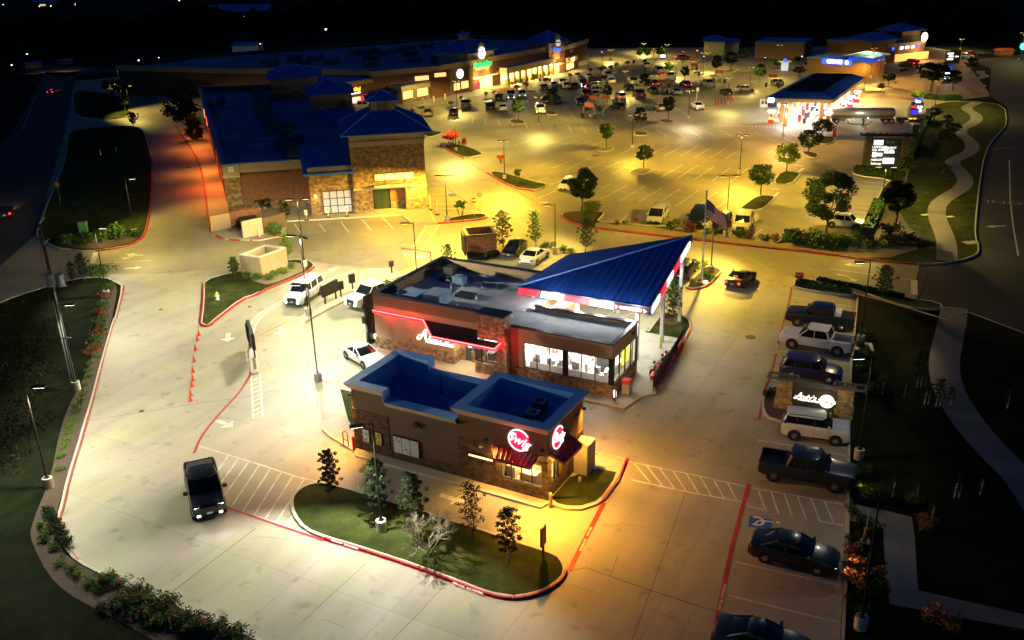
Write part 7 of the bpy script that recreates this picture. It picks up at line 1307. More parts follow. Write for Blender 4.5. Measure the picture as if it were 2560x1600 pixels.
lp('unlit lamp post right of the monument sign', G(2146,1150), 7.5, [PI], NEARC, 250, lit=True)
lp('unlit lamp post in the dark planting at the lower right', G(2150,1575), 7.6, [PI], (.8,.8,1), 100, lit=False)
lp('lamp post on the grass island in front of the drinks building', G(955,1330), 7.3, [PI+.25], (1,.96,.82), 7000, aimv=(-.3,-.85,-1), sz=2.2)
tw = [(2,0,1137,1405,1148,1095,'at the far stall line left of centre'),(2,1,2150,130,2185-0,-222,'in the bright yellow stall rows'),(2,0,253,1190,258,925,'beside the white pickup in the far rows'),(2,0,1668,1120,1682,870,'near the hatched triangle'),(2,0,1065,865,1075,680,'behind the slate car'),(2,0,2035,985,2052,750,'beside the red posts'),(2,0,1548,705,1555,580,'under the yellow green tree'),(2,0,2248,812,2262,650,'left of the fuel canopy'),(2,0,1843,650,1853,510,'in front of the pale pavilion'),(2,0,930,572,935,505,'just beyond the store end wall'),
 (2,0,1460,560,1470,430,'by the far lit white sign'),(2,0,1245,505,1253,450,'among the far yellow green trees'),(1,0,1487,1165,1475,935,'near the maroon crape myrtles left of the red kerb'),(1,0,1890,1430,1885,1130,'on the grass island with the red tree'),(1,1,2350,180,2345,-180,'on the long grass island by the small maple'),(1,0,1900,995,1895,775,'on the bush island before the disc sign'),(3,0,905,870,925,655,'on the orange paving right of the fuel canopy'),(3,0,1575,1022,1605,795,'beside the dark trees near the winding path'),(3,0,140,1300,165,1000,'in front of the fuel station stalls'),
 (3,0,1045,775,1075,590,'in front of the bank corner'),(3,0,968,735,1003,490,'at the corner of the bank'),(3,0,1815,470,1830,395,'by the far right junction sign'),(3,0,90,680,120,450,'beside the small bank machine kiosk'),(3,0,2370,570,2382,340,'at the far traffic lights')]
FARL = {'at the far stall line left of centre':(YEL,3600),'in the bright yellow stall rows':(YEL,6500),'beside the white pickup in the far rows':(YG,3200),'near the hatched triangle':((1,.75,.4),2000),'on the grass island with the red tree':(YG,5200),'on the long grass island by the small maple':(YEL,7000),'on the bush island before the disc sign':(YG,3000),'on the orange paving right of the fuel canopy':((1,.5,.08),3800),'at the corner of the bank':((1,.5,.08),3600),'in front of the bank corner':((1,.5,.08),2800),'in front of the fuel station stalls':((1,.55,.12),4200),'beside the dark trees near the winding path':(YG,4200),'near the maroon crape myrtles left of the red kerb':(YG,1900)}
for c, r, bx_, by_, hx_, hy_, lab in tw:
    b = GT(c, r, bx_, by_); k = (by_-hy_)*.26457*b.length/2300/ (math.cos(math.atan2(32, b.xy.length)))*1.0
    zt_ = max(3.2, min(7.5, k)); col, e = FARL.get(lab, (YG, 1900))
    lp('twin headed lamp post '+lab, b, zt_, [0.1, PI+.1] if lab != 'by the far lit white sign' else [0,PI], col, e/2*1.15, base=.7, br=.28, arm=.3, head=.6, grp='lamp posts of the far car park')
for c, r, x, y, h_, lab, e in ((0,0,1235,1080,6.2,'lamp post beside the lit trees of the upper left verge',3600),(0,0,1130,800,4.5,'far lamp post behind the lit trees of the upper left verge',1800)):
    lp(lab, GT(c,r,x,y), h_, [0.1], YG, e)
# light that spills from lamps whose posts stand behind other things
for p, col, e, z in ((GT(2,3,300,330),(1,.46,.06),2300,5.2),(GT(1,2,300,1050),(1,.5,.12),0,4),(GT(3,1,1500,200),(1,.8,.2),700,6),):
    pass
# wall pack lamps on the drinks building throw the orange light on the lane
wl = [(SW.w3(.35,-1.3,4.35),(1,.42,.035),5600,(.6,-.9,-1.25)),(SW.w3(-14.9,-.1,4.2),(1,.45,.06),3600,(-1.2,-.3,-1.1)),(SW.w3(.4,4.6,4.4),(1,.45,.06),4500,(1.3,.5,-1.2)),(SW.w3(-4,-.5,3.6),(1,.5,.08),900,(.1,-1,-1.2))]
for p, c_, e, aim in wl:
    o = thing('wall_flood_lamp', 'flood lamp under the cornice of the drinks building, %s' % {0:'at the front right corner',1:'at the left end',2:'at the rear right corner',3:'above the light strip'}[wl.index((p,c_,e,aim))], 'lamp', p); MB().cbox(0,0,0,.25,.25,.12).build('housing', M_BLK, o); MB().cbox(0,0,-.02,.18,.18,.02).build('lens', glow('flood_amber',(1,.6,.15),4), o); lamp('flood_light', (0,0,-.06), c_, e, o, size=2.45, blend=.8, rad=.12, aim=aim)
# ================================================================ TREES AND PLANTS
def leafmat(name, c, var=.45): return mat(name, c, .85, var=var, vs=2.2, spec=.12)
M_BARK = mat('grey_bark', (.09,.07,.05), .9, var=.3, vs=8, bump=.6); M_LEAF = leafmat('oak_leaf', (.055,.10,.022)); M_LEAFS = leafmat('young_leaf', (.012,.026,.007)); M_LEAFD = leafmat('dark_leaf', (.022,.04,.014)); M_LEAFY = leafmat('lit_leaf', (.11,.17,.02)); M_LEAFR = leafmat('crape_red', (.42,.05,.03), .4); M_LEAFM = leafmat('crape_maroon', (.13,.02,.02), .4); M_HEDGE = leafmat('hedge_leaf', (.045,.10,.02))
M_BARE = mat('pale_bare_twig', (.36,.30,.22), .9, var=.2)
def leaves(mb, centres, n, size, rr, flat=.8):
    """scatter small leaf quads in puffs around the given centres (x,y,z,radius)"""
    for _ in range(n):
        cx, cy, cz, cr = rr.choice(centres)
        while True:
            x, y, z = rr.uniform(-1,1), rr.uniform(-1,1), rr.uniform(-1,1); q = x*x+y*y+z*z
            if .12 < q < 1: break
        p = Vector((cx+x*cr, cy+y*cr, cz+z*cr*flat)); s = size*rr.uniform(.6,1.3)
        a = Vector((rr.uniform(-1,1), rr.uniform(-1,1), rr.uniform(-.6,.6))).normalized()*s; b = a.cross(Vector((rr.uniform(-1,1), rr.uniform(-1,1), rr.uniform(-1,1)))).normalized()*s*.6
        mb._add([p-a, p+b, p+a, p-b], [(0,1,2,3)])
    mb.keep = 1; return mb
def limb(mb, p0, p1, r0, r1, rr, k=3):
    p0 = Vector(p0); p1 = Vector(p1); prev = p0
    for i in range(1, k+1):
        q = p0.lerp(p1, i/k)+Vector((rr.uniform(-1,1),rr.uniform(-1,1),rr.uniform(-.5,.5)))*(p1-p0).length*.05
        mb.tube(prev, q, r0+(r1-r0)*(i-1)/k, r0+(r1-r0)*i/k, 6, cap=False); prev = q
def tree_proto(kind, h, cr, leafm, seed, n=1500, ls=.11, trunk=.35, multi=1):
    rr = random.Random(seed); t = thing('tree', 'x', 'tree'); tb = MB(); th = h*trunk
    if kind == 'slim':            # young upright tree: narrow ragged spindle
        limb(tb, (0,0,0), (0,0,h*.95), .05, .012, rr, 5); cs = []
        for i in range(46):
            z = h*(.22+.76*i/46); a = i*2.4; rad = cr*(1-((z/h-.45)/.6)**2)*rr.uniform(.45,1.1); e = (math.cos(a)*rad, math.sin(a)*rad, z+rad*.7)
            tb.tube((0,0,z), e, .018, .006, 4, cap=False); cs.append((e[0],e[1],e[2],cr*.17)); cs.append((e[0]*.5,e[1]*.5,(z+e[2])/2,cr*.18))
    elif kind == 'vase':          # crape myrtle: several stems, flat crown
        cs = []
        for i in range(6):
            a = i*PI/3+rr.random(); e = (math.cos(a)*cr*.55, math.sin(a)*cr*.55, h*.72); limb(tb, (math.cos(a)*.08,math.sin(a)*.08,0), e, .035, .015, rr, 3)
        for i in range(16): a = rr.uniform(0,2*PI); q = cr*rr.uniform(.1,.8); cs.append((math.cos(a)*q, math.sin(a)*q, h*rr.uniform(.6,.9), cr*rr.uniform(.2,.34)))
    else:                          # rounded oak
        limb(tb, (0,0,0), (rr.uniform(-.1,.1),rr.uniform(-.1,.1),th), .045*h*.55, .032*h*.5, rr, 3); cs = []
        for i in range(11):
            a = i*2*PI/11+rr.random()*.4; q = cr*rr.uniform(.4,.85); e = (math.cos(a)*q, math.sin(a)*q, th+(h-th)*rr.uniform(.25,.8)); limb(tb, (0,0,th*rr.uniform(.8,1.1)), e, .02*h*.4, .012, rr, 3)
        for i in range(46):
            a = rr.uniform(0,2*PI); v = rr.uniform(-1,1); q = cr*.82*math.sqrt(1-v*v)*rr.uniform(.55,1); cs.append((math.cos(a)*q, math.sin(a)*q, th+(h-th)*(.5+.42*v), cr*rr.uniform(.16,.30)))
    tb.build('trunk', M_BARK, t, smooth=True); leaves(MB(), cs, n, ls, rr).build('crown', leafm, t); return t
PROTO = {}
def tree(kind, p, h, cr, label, leafm=None, name='tree', n=1500, ls=.11, trunk=.35, seed=1, group=None, cat='tree'):
    leafm = leafm or M_LEAF; key = (kind, leafm.name, seed, n)
    if key not in PROTO: PROTO[key] = (tree_proto(kind, h, cr, leafm, seed, n, ls, trunk), h, cr); t = PROTO[key][0]; sc = (1,1,1)
    else: q, h0, c0 = PROTO[key]; t = copy_tree(q); sc = (cr/c0, cr/c0, h/h0)
    t.name = name; place(t, (p.x, p.y, 0), rnd.uniform(0, 6.28), label, group, sc); t['category'] = cat; return t
def hgt(b, ytop):
    """height at ground point b whose top is seen on photo row ytop"""
    lo, hi = 0., 60.
    for _ in range(40):
        m_ = (lo+hi)/2; v = Vector((b.x,b.y,m_-CAM_H)); y = 800-F_PX*v.dot(_u)/v.dot(_f)
        if y > ytop: lo = m_
        else: hi = m_
    return lo
def rad_at(b, pxw): return pxw/2*Vector((b.x,b.y,-CAM_H)).dot(_f)/F_PX
def tr(c, r, x, y, yt, wpx, kind, label, lm=None, **k):
    b = GT(c, r, x, y); h = hgt(b, 400*r+yt*.26457); tree(kind, b, h, rad_at(b, wpx*.26457), label, lm, **k)
g1 = 'young upright trees around the forecourt'
for i, (x, y, yt, w_, lab) in enumerate(((720,220,-280,230,'young tree at the left end of the front grass island'),(1170,400,-190,300,'young tree behind the front lamp post'),(1507,540,-60,290,'young tree left of the bare one on the front island'),(2038,600,40,330,'sparse young tree right of the bare one on the front island'),(2385,800,265,290,'dark young tree near the small sign on the front island'))):
    tr(1,3,x,y,yt,w_,'slim',lab,M_LEAFS,n=4600 if w_ < 320 else 1700,ls=.05,seed=20+i%3,group=g1)
tr(2,1,222,860,485,150,'slim','slim tree right of the brick enclosure',n=1800,ls=.085,seed=30,group=g1); tr(2,1,700,900,560,180,'slim','slim tree in front of the dark median dome',n=1800,ls=.085,seed=31,group=g1); tr(1,1,2335,810,480,200,'slim','slim tree standing right over the brick enclosure',n=1800,ls=.085,seed=30,group=g1)
tr(1,1,1815,1010,800,150,'slim','young tree peeping over the back left roof corner',n=1800,ls=.085,seed=31,group=g1); tr(2,1,1515,1540,1130,170,'slim','dense young tree on the patio lawn right of the canopy',n=2200,ls=.08,seed=32,group=g1)
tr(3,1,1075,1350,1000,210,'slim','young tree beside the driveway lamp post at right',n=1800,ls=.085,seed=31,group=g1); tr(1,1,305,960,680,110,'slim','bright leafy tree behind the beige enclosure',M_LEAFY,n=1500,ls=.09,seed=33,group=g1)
tr(0,1,2225,1120,920,120,'slim','bushy young tree at the left of the beige enclosure',n=1500,ls=.09,seed=33,group=g1)
tr(0,1,800,1150,880,130,'slim','dim thin tree beside the left driveway', M_LEAFD, n=900,ls=.1,seed=34,group=g1); tr(0,1,700,1180,960,90,'slim','small dim tree left of the thin driveway tree', M_LEAFD, n=900,ls=.1,seed=34,group=g1)
# bare shrub tree
def bare_tree(p, h, label):
    rr = random.Random(8); t = thing('bare_tree', label, 'tree', p); mb = MB()
    def grow(a, d, ln, r_, dep):
        b = a+d*ln; mb.tube(a, b, r_, r_*.7, 5, cap=False)
        if dep == 0: return
        for _ in range(3 if dep > 1 else 2): nd = (d+Vector((rr.uniform(-.75,.75),rr.uniform(-.75,.75),rr.uniform(-.3,.55)))).normalized(); grow(b, nd, ln*rr.uniform(.6,.85), r_*.68, dep-1)
    for a in range(4): grow(Vector((0,0,0)), Vector((math.cos(a*1.6)*.6, math.sin(a*1.6)*.6, 1)).normalized(), h*.28, .05, 5)
    mb.build('trunk', M_BARE, t); return t
bare_tree(GT(1,3,1640,700), 3.0, 'bare pale branched tree on the front grass island')
# big rounded trees
tr(2,1,660,520,80,330,'oak','big dark round tree on the median dome before the white hatchback',M_LEAFD,n=9000,ls=.12,seed=3)
tr(3,1,550,700,110,540,'oak','largest dark tree, spreading over the white suv at right',M_LEAF,n=11000,ls=.13,seed=4,trunk=.25); tr(3,1,1200,630,190,350,'oak','dark tree between the hedge and the winding path',M_LEAFD,n=7000,ls=.12,seed=5,trunk=.33)
tr(2,1,2350,335,35,270,'oak','round tree on the grass island right of the flagpole lamp',n=3000,ls=.13,seed=6); tr(2,1,50,215,80,90,'vase','small tree on the long grass island',n=700,ls=.1,seed=7)
tr(3,0,170,1640,1350,280,'oak','yellow green tree on the kerb island left of the directory sign',M_LEAFY,n=3000,ls=.13,seed=6); tr(3,0,385,1480,1230,250,'oak','forked dark tree left of the red posts',M_LEAFD,n=2600,ls=.13,seed=8); tr(3,0,510,1300,1130,240,'oak','dark tree just below the tanker rear',M_LEAFD,n=2600,ls=.13,seed=9)
gf = 'trees on the car park islands'
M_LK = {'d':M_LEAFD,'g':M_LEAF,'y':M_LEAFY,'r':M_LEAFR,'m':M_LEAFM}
for i, (c,r,x,y,yt,w_,k,lm,lab) in enumerate([
 (2,0,890,1400,1160,165,'oak','g','round green tree on the brown island at the stall ends'),(2,0,1243,1520+60,1380,190,'oak','g','dark green tree at the lower middle stall rows'),(2,0,1210,1245,1015,145,'oak','d','dark tree on the island behind the centre lamp post'),(2,0,1475,1140,905,150,'oak','d','dark tree hiding the tan suv'),(2,0,380,1055,840,165,'oak','d','dark tree at the left rows behind the double lamp post'),(2,0,60,1140,930,150,'oak','g','leafy green tree at the left rows over the glaring lamps'),(2,0,900,965,800,110,'oak','g','green brown tree at the cart shelters'),(2,0,1250,870,695,140,'oak','d','round dark tree over the hidden white suv'),
 (2,0,1483,700,590,125,'oak','y','yellow green tree lit by the lamp beside it'),(2,0,1628,775,625,105,'oak','d','dark tree right of the yellow green one'),(2,0,1925,710,525,120,'oak','d','dark tree in front of the pale pavilion'),(2,0,2065,670,490,150,'oak','d','broad dark tree right of the pale pavilion'),(2,0,2190,625,440,150,'oak','d','tall dark tree with a blue light behind it'),(2,0,2340,785,605,150,'oak','d','dark tree left of the fuel canopy'),
 (2,0,1205,560,450,90,'oak','y','far yellow tree, left of the pair by the road'),(2,0,1275,560,455,90,'oak','y','far yellow tree, right of the pair by the road'),(2,0,1405,560,445,100,'oak','g','far green tree beside the white sign'),(2,0,1255,605,560,60,'oak','d','low dark bush tree at the far white car'),
 (2,0,135,870,772,80,'vase','r','bright red crape myrtle before the arcade'),(2,0,45,865,800,60,'vase','r','small red crape myrtle left of the bright one'),(2,0,330,800,735,100,'vase','m','maroon crape myrtle by the stop sign at the arcade'),(2,0,740,700,640,75,'vase','m','maroon crape myrtle beyond the crowded row'),(2,0,845,710,620,85,'vase','m','dark maroon crape myrtle in the yellow light'),(2,0,935,680,615,50,'vase','g','small green crape myrtle in the yellow light'),(2,0,985,675,585,70,'vase','r','red crape myrtle far in the yellow light'),(2,0,1090,630,572,50,'vase','r','small red crape myrtle at the far left of two'),(2,0,1150,620,568,40,'vase','m','tiny maroon crape myrtle at the far right of two'),
 (2,0,550,765,690,48,'vase','g','small green tree on the brown kerb tip'),(2,0,622,745,685,50,'vase','g','small green tree right of the brown kerb tip'),
 (1,0,1280,990,835,175,'oak','d','dark tree beside the pickup pavilion'),(1,0,1465,1110,1030,85,'vase','m','maroon green crape myrtle left of the tan suv'),(1,0,1570,1070,1000,85,'vase','g','green crape myrtle above the tan suv'),(1,0,1495,1160,1075,60,'vase','y','small lit crape myrtle by the lamp post'),(1,0,1570,1235,1115,90,'vase','m','dark red crape myrtle on the red kerb tip'),(1,0,1845,1400,1235,150,'vase','r','bright red crape myrtle on the grass island'),(1,0,1970,1440,1295,55,'vase','r','thin red crape myrtle right of the bright one'),(1,0,1918,1380,1330,30,'vase','r','tiny red seedling between the two red trees'),
 (1,0,1842,1010,955,55,'vase','m','dark red bush tree on the kerb island before the disc sign'),(1,0,1938,965,905,45,'vase','g','small green bush tree right of the kerb island'),(1,0,2172,935,865,50,'vase','g','small green tree at the crossing, left one'),(1,0,2250,925,850,50,'vase','m','small brownish tree at the crossing, right one'),
 (1,0,2315,1540,1460,90,'vase','r','orange red crape myrtle beside the long grass island'),(1,1,1935,545,375,130,'vase','g','small crape myrtle on the stop sign island'),
 (3,0,290,725,630,160,'oak','d','dark tree left above the fuel canopy'),(3,0,490,660,580,130,'oak','d','dark tree in front of the bank wall'),(3,0,1135,815,680,160,'oak','d','dark flat tree on the orange paving'),(3,0,1065,870,785,80,'oak','d','small dark tree on the kerb island right of the canopy'),(3,0,1285,665,585,150,'oak','g','olive tree in front of the far shops'),(3,0,1540,870,580,360,'oak','d','huge dark tree at the far right verge'),(3,0,1740,860,665,190,'oak','d','dark tree right of the huge one'),(3,0,1910,700,545,140,'oak','d','dark tree at the curve of the far verge'),
 (3,0,1410,960,860,150,'oak','y','yellow green tree behind the fuel price sign'),(3,0,1570,1130,1020,160,'oak','d','dark shrub tree below the far lamp post'),(3,0,1690,1210,1085,120,'oak','d','dark tree left of the winding path'),(3,0,1740,1310,1155,170,'oak','d','dark tree leaning over the winding path'),(3,0,1650,1370,1230,170,'oak','d','dark tree at the middle of the verge'),(3,0,90,655,560,110,'oak','g','green bush tree left of the bank machine kiosk'),(3,0,280,600,530,80,'oak','d','dim tree between box store and bank'),
 (3,1,1650,130,40,150,'oak','d','low dark tree beside the first bend of the path'),(3,1,1300,200,-30,200,'oak','d','dark tree right of the directory sign'),
 (0,0,1135,945,745,145,'oak','y','bright lit tree at the back drive'),(0,0,1010,880,765,100,'oak','g','dim tree left of the bright lit one'),(0,0,1070,930,860,60,'oak','y','small lit tree below the bright one'),(0,0,1185,1050,895,120,'oak','g','green tree by the back drive lamp post'),(0,0,1265,1200,1070,110,'slim','d','dark spiky tree at the corner of the verge'),
 (0,1,2330,500,0,1,'vase','g','')]):
    if not lab: continue
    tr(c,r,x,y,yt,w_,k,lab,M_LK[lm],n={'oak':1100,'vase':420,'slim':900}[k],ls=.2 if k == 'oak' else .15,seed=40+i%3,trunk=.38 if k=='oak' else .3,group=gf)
for x_, y_, t_, w_, lb_ in ((1700,950,830,240,'dark tree at the back corner of the grocery'),(1740,1170,900,360,'large dark tree beside the rear of the strip building'),(1850,1330,1180,190,'dark tree at the orange lit rear walk'),(1830,1230,1080,170,'dark tree behind the orange walk tree')): tr(0,0,x_,y_,t_,w_,'oak',lb_,M_LEAFD,n=2200,ls=.2,trunk=.12,seed=53,group=gf)
tr(1,1,95,460,345,230,'oak','dark round shrub tree at the strip building wall',M_LEAFD,n=1500,ls=.15,seed=50,trunk=.2); tr(1,1,295,560,400,90,'slim','dark slim shrub by the strip building wall',M_LEAFD,n=900,ls=.12,seed=34); tr(1,1,185,730,590,170,'oak','green bush at the dumpster yard gate',M_LEAF,n=1300,ls=.13,seed=51,trunk=.15)
# dark distant woods
def woods(name, poly, n, h0, h1, lab):
    """one dark mass of far crowns"""
    rr = random.Random(n); mb = MB(); xs = [p.x for p in poly]; ys = [p.y for p in poly]
    def inside(x, y):
        c = False; j = len(poly)-1
        for i in range(len(poly)):
            if (poly[i].y > y) != (poly[j].y > y) and x < (poly[j].x-poly[i].x)*(y-poly[i].y)/(poly[j].y-poly[i].y)+poly[i].x: c = not c
            j = i
        return c
    k = 0
    while k < n:
        x = rr.uniform(min(xs), max(xs)); y = rr.uniform(min(ys), max(ys))
        if not inside(x, y): continue
        k += 1; h = rr.uniform(h0, h1); mb.blob((x,y,h*.5), h*.55, 7, 5, (1.1,1.1,.95))
        for _ in range(12): a = rr.uniform(0,6.28); q = h*.5; c = Vector((x+math.cos(a)*q*rr.random(), y+math.sin(a)*q*rr.random(), h*rr.uniform(.4,1.05))); s_ = h*.12; mb._add([c+Vector((-s_,0,-s_)),c+Vector((s_,rr.uniform(-s_,s_),0)),c+Vector((0,0,s_*1.4))],[(0,1,2)])
    o = mb.build(name, mat('woods_black', (.006,.009,.005), 1, var=.4, vs=.1, spec=.05)); o['label'] = lab; o['category'] = 'woods'; o['kind'] = 'stuff'
woods('distant_woods', [G(-100,90).xy, G(380,60).xy, G(1000,20).xy, G(1600,20).xy, G(2300,40).xy, G(2700,70).xy, G(2700,100).xy, G(2300,92).xy, G(1700,95).xy, G(1000,70).xy, G(420,120).xy, G(-100,150).xy], 420, 5, 10, 'black mass of distant woods beyond the shops')
rr_ = random.Random(77); ug = MB()
for _ in range(44):
    p = GT(0,2,0,-150).lerp(GT(0,2,620,100), rr_.random()).lerp(GT(0,2,0,1500).lerp(GT(0,2,330,1300), rr_.random()), rr_.random()); h = rr_.uniform(.5,1.6); leaves(ug, [(p.x+rr_.uniform(-1,1),p.y+rr_.uniform(-1,1),h*.6,h*.7) for _ in range(3)], 70, .1, rr_)
    for _ in range(5): ug.tube((p.x,p.y,0),(p.x+rr_.uniform(-.9,.9),p.y+rr_.uniform(-.9,.9),h*rr_.uniform(.9,1.6)),.02,.006,3,cap=False)
o = ug.build('undergrowth', leafmat('dry_scrub', (.012,.012,.005), .6)); o['kind'] = 'stuff'; o['label'] = 'dark tangled undergrowth on the left verge'; o['category'] = 'undergrowth'
# ---- shrubs
SHR = {}
def shrub(p, r_, label, m=None, group=None, hk=.8, seed=1, name='shrub', flower=None, cat='shrub', n=380, z=.1):
    m = m or M_HEDGE; key = (m.name, seed, flower.name if flower else '', n)
    if key not in SHR:
        rr = random.Random(seed); t = thing(name, 'x', cat); cs = [(rr.uniform(-.6,.6), rr.uniform(-.6,.6), rr.uniform(.25,.7), .45) for _ in range(9)]
        mb = leaves(MB(), cs, n, .10, rr, .9); [mb.tube((0,0,0),(c[0],c[1],c[2]),.03,.01,4,cap=False) for c in cs]; mb.build('foliage', m, t)
        if flower: leaves(MB(), [(c[0],c[1],c[2]+.3,.5) for c in cs[:1]], 60, .08, rr, .5).build('flowers', flower, t)
        SHR[key] = t
    else: t = copy_tree(SHR[key])
    t.name = name; place(t, (p.x, p.y, z), rnd.uniform(0,6.28), label, group, (r_, r_, r_*hk/.8)); return t
def words(i):
    o = ['first','second','third','fourth','fifth','sixth','seventh','eighth','ninth','tenth','eleventh','twelfth','thirteenth','fourteenth','fifteenth','sixteenth','seventeenth','eighteenth','nineteenth','twentieth']; return o[i] if i < 20 else ('twenty '+o[i-20] if i < 29 else 'thirty '+o[i-30] if i >= 30 and i < 39 else 'thirtieth')
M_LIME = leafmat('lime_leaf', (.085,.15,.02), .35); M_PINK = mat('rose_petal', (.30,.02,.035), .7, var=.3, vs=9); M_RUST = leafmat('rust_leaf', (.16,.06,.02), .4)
vl = [(940,350),(860,430),(850,500),(835,560),(810,640),(780,720),(775,790),(740,840),(720,890),(700,970),(685,1020),(655,1080),(645,1150),(610,1210),(590,1310),(560,1440)]
for i, (x, y) in enumerate(vl): shrub(GT(0,2,x,y), .42, '%s bright green shrub down the left kerb bed, from the far end' % words(i), M_LIME, 'shrubs along the left kerb', seed=2+i%3)
for i, (x, y) in enumerate(((1040,1230),(1010,1310),(980,1400),(950,1470))): shrub(GT(0,1,x,y), .8, '%s rust tinged bush by the left kerb tip lamp post, from the far end' % words(i), M_RUST if i % 2 else M_HEDGE, 'shrubs along the left kerb', seed=5)
for i, (x, y) in enumerate(((960,60),(930,160),(900,240),(880,320))): shrub(GT(0,2,x,y), .85, '%s rust tinged bush above the bright green kerb shrubs' % words(i), M_RUST if i % 2 else M_HEDGE, 'shrubs along the left kerb', seed=5)
for i, (x, y) in enumerate(((450,380),(400,450),(440,530),(430,600),(500,670),(570,810),(690,880),(760,920),(830,1000),(930,1060))): shrub(GT(0,3,x,y), .42, '%s green shrub round the lower left kerb curve' % words(i), M_LIME if i % 3 else M_HEDGE, 'shrubs along the lower left kerb', seed=2+i%3)
for i, (x, y) in enumerate(((1040,960),(1140,1020),(950,990),(1290,1080),(1370,1130),(1410,1180),(1300,1170),(1180,1190),(1560,1170),(1600,1230),(1480,1250),(1360,1330),(1480,1370),(1680,1290),(1760,1330),(1640,1390),(1900,1370),(1950,1430),(1800,1430),(2080,1440),(2180,1480),(2290,1500))):
    shrub(GT(0,3,x,y), .62, '%s rose bush in the bottom left bed, from the left' % words(i), M_HEDGE, 'rose bushes in the bottom left bed', seed=9+i%2, name='rose_bush', flower=M_PINK)
for i, (x, y, r_, lab) in enumerate(((690,790,1.5,'round shrub at the left of the upper left kerb curve'),(840,780,1.5,'round shrub beside the upper left lamp shaft'),(1120,745,2.1,'widest round shrub in the upper left kerb bed'),(1250,725,1.3,'round shrub before the upper left lamp base'),(980,1090,1.6,'dim bush at the left driveway tip'))): shrub(GT(0,1,x,y), r_, lab, M_HEDGE, 'round shrubs', seed=12, hk=.7)
for i, (c, r, x, y, lab) in enumerate(((1,1,20,1140,'grass tuft shrub at the front left of the beige enclosure'),(1,1,130,1140,'first of two touching grass shrubs by the beige wall'),(1,1,175,1110,'second of two touching grass shrubs by the beige wall'),(1,1,262,1080,'single grass shrub at the right of the beige wall'),(1,1,340,1035,'grass shrub at the right corner of the hydrant island'),(0,1,2350,1120,'low bush at the left end of the beige wall'))): shrub(GT(c,r,x,y), .75, lab, M_LIME, 'grass shrubs by the beige enclosure', seed=14)
for i, (x, y, lab) in enumerate(((2010-10,940,''),)): pass
for i, (c, r, x, y, r_, lab, m) in enumerate([(2,1,1160,600,.7,'small shrub left of the silver minivan',M_RUST),(2,1,990,620,.6,'tiny shrub at the left of the gravel median',M_RUST),(2,1,1070,610,.5,'tiny green sprig at the median kerb',M_HEDGE),(2,1,1520,655,1.2,'round shrub right of the silver minivan',M_HEDGE),(2,1,1690,685,1.2,'shrub in front of the dark grey suv',M_RUST),(2,1,1840,710,.7,'shrub at the foot of the flagpole view',M_HEDGE),(2,1,1930,710,.7,'shrub left of the white lamp base on the median',M_HEDGE),(2,1,2150,740,1.0,'shrub before the old white suv',M_HEDGE),(2,1,2230,745,.9,'shrub right of the old white suv',M_RUST),(2,1,2380,770,.8,'last shrub on the gravel median',M_HEDGE),
   (2,1,730,470,1.3,'bright clipped shrub behind the big round tree',M_LIME),(2,1,770,500,1.4,'bright shrub under the big round tree',M_LIME),(2,1,715,540,1.2,'shrub at the median dome front',M_LIME),(3,1,240,790,2.0,'largest shrub at the left end of the right hedge',M_HEDGE),(3,1,75,775,.8,'thin shrub at the left of the right hedge',M_RUST),(3,1,340,810,1.8,'second shrub of the right hedge',M_HEDGE),(3,1,450,830,1.8,'third shrub of the right hedge',M_HEDGE),(3,1,560,845,1.7,'fourth shrub of the right hedge',M_HEDGE),(3,1,650,830,1.4,'fifth shrub of the right hedge',M_HEDGE),
   (3,1,830,755,1.0,'low grass tuft behind the right hedge',M_LIME),(3,1,760,820,1.0,'dark clipped bush in the right bed, left',M_HEDGE),(3,1,880,830,1.0,'dark clipped bush in the right bed, middle',M_HEDGE),(3,1,1000,820,1.1,'dark clipped bush in the right bed, third',M_HEDGE),(3,1,1150,810,1.2,'dark clipped bush in the right bed, fourth',M_LEAFD),(3,1,1300,790,1.3,'dark bush at the right end of the right bed',M_LEAFD),(3,1,1150,700,1.4,'dark bush behind the clipped row',M_LEAFD),(3,1,1045,640,.5,'first small ball bush under the middle tree',M_LEAFD),(3,1,1095,645,.5,'second small ball bush under the middle tree',M_LEAFD),(3,1,1145,660,.5,'third small ball bush under the middle tree',M_LEAFD),(3,1,1060,520,.8,'low shrub at the hedge lamp post foot',M_HEDGE),
   (1,1,2300,810,.8,'dark shrub at the right wall of the brick enclosure',M_HEDGE),(2,1,290,850,.8,'shrub between the slim tree and the lamp post',M_HEDGE),(2,1,360,840,.8,'shrub left of the lamp post base behind the sedans',M_HEDGE),(2,1,480,870,.7,'shrub right of the lamp post base',M_HEDGE),(2,1,560,885,.7,'shrub near the blue canopy back corner',M_HEDGE),(2,1,1690,1010,.9,'tall bush at the flagpole island top',M_HEDGE),(2,1,1760,1040,1.0,'bush at the left of the flagpole island post',M_HEDGE),(2,1,1850,1110,.8,'bush in the middle of the flagpole island',M_LIME),(2,1,1730,1190,.7,'bush left of the flagpole foot',M_LIME),(2,1,1880,1150,.6,'low bush at the right of the flagpole island',M_LIME)]):
    shrub(GT(c,r,x,y), r_, lab, m, 'shrubs of the right beds', seed=15+i%3, hk=.8)
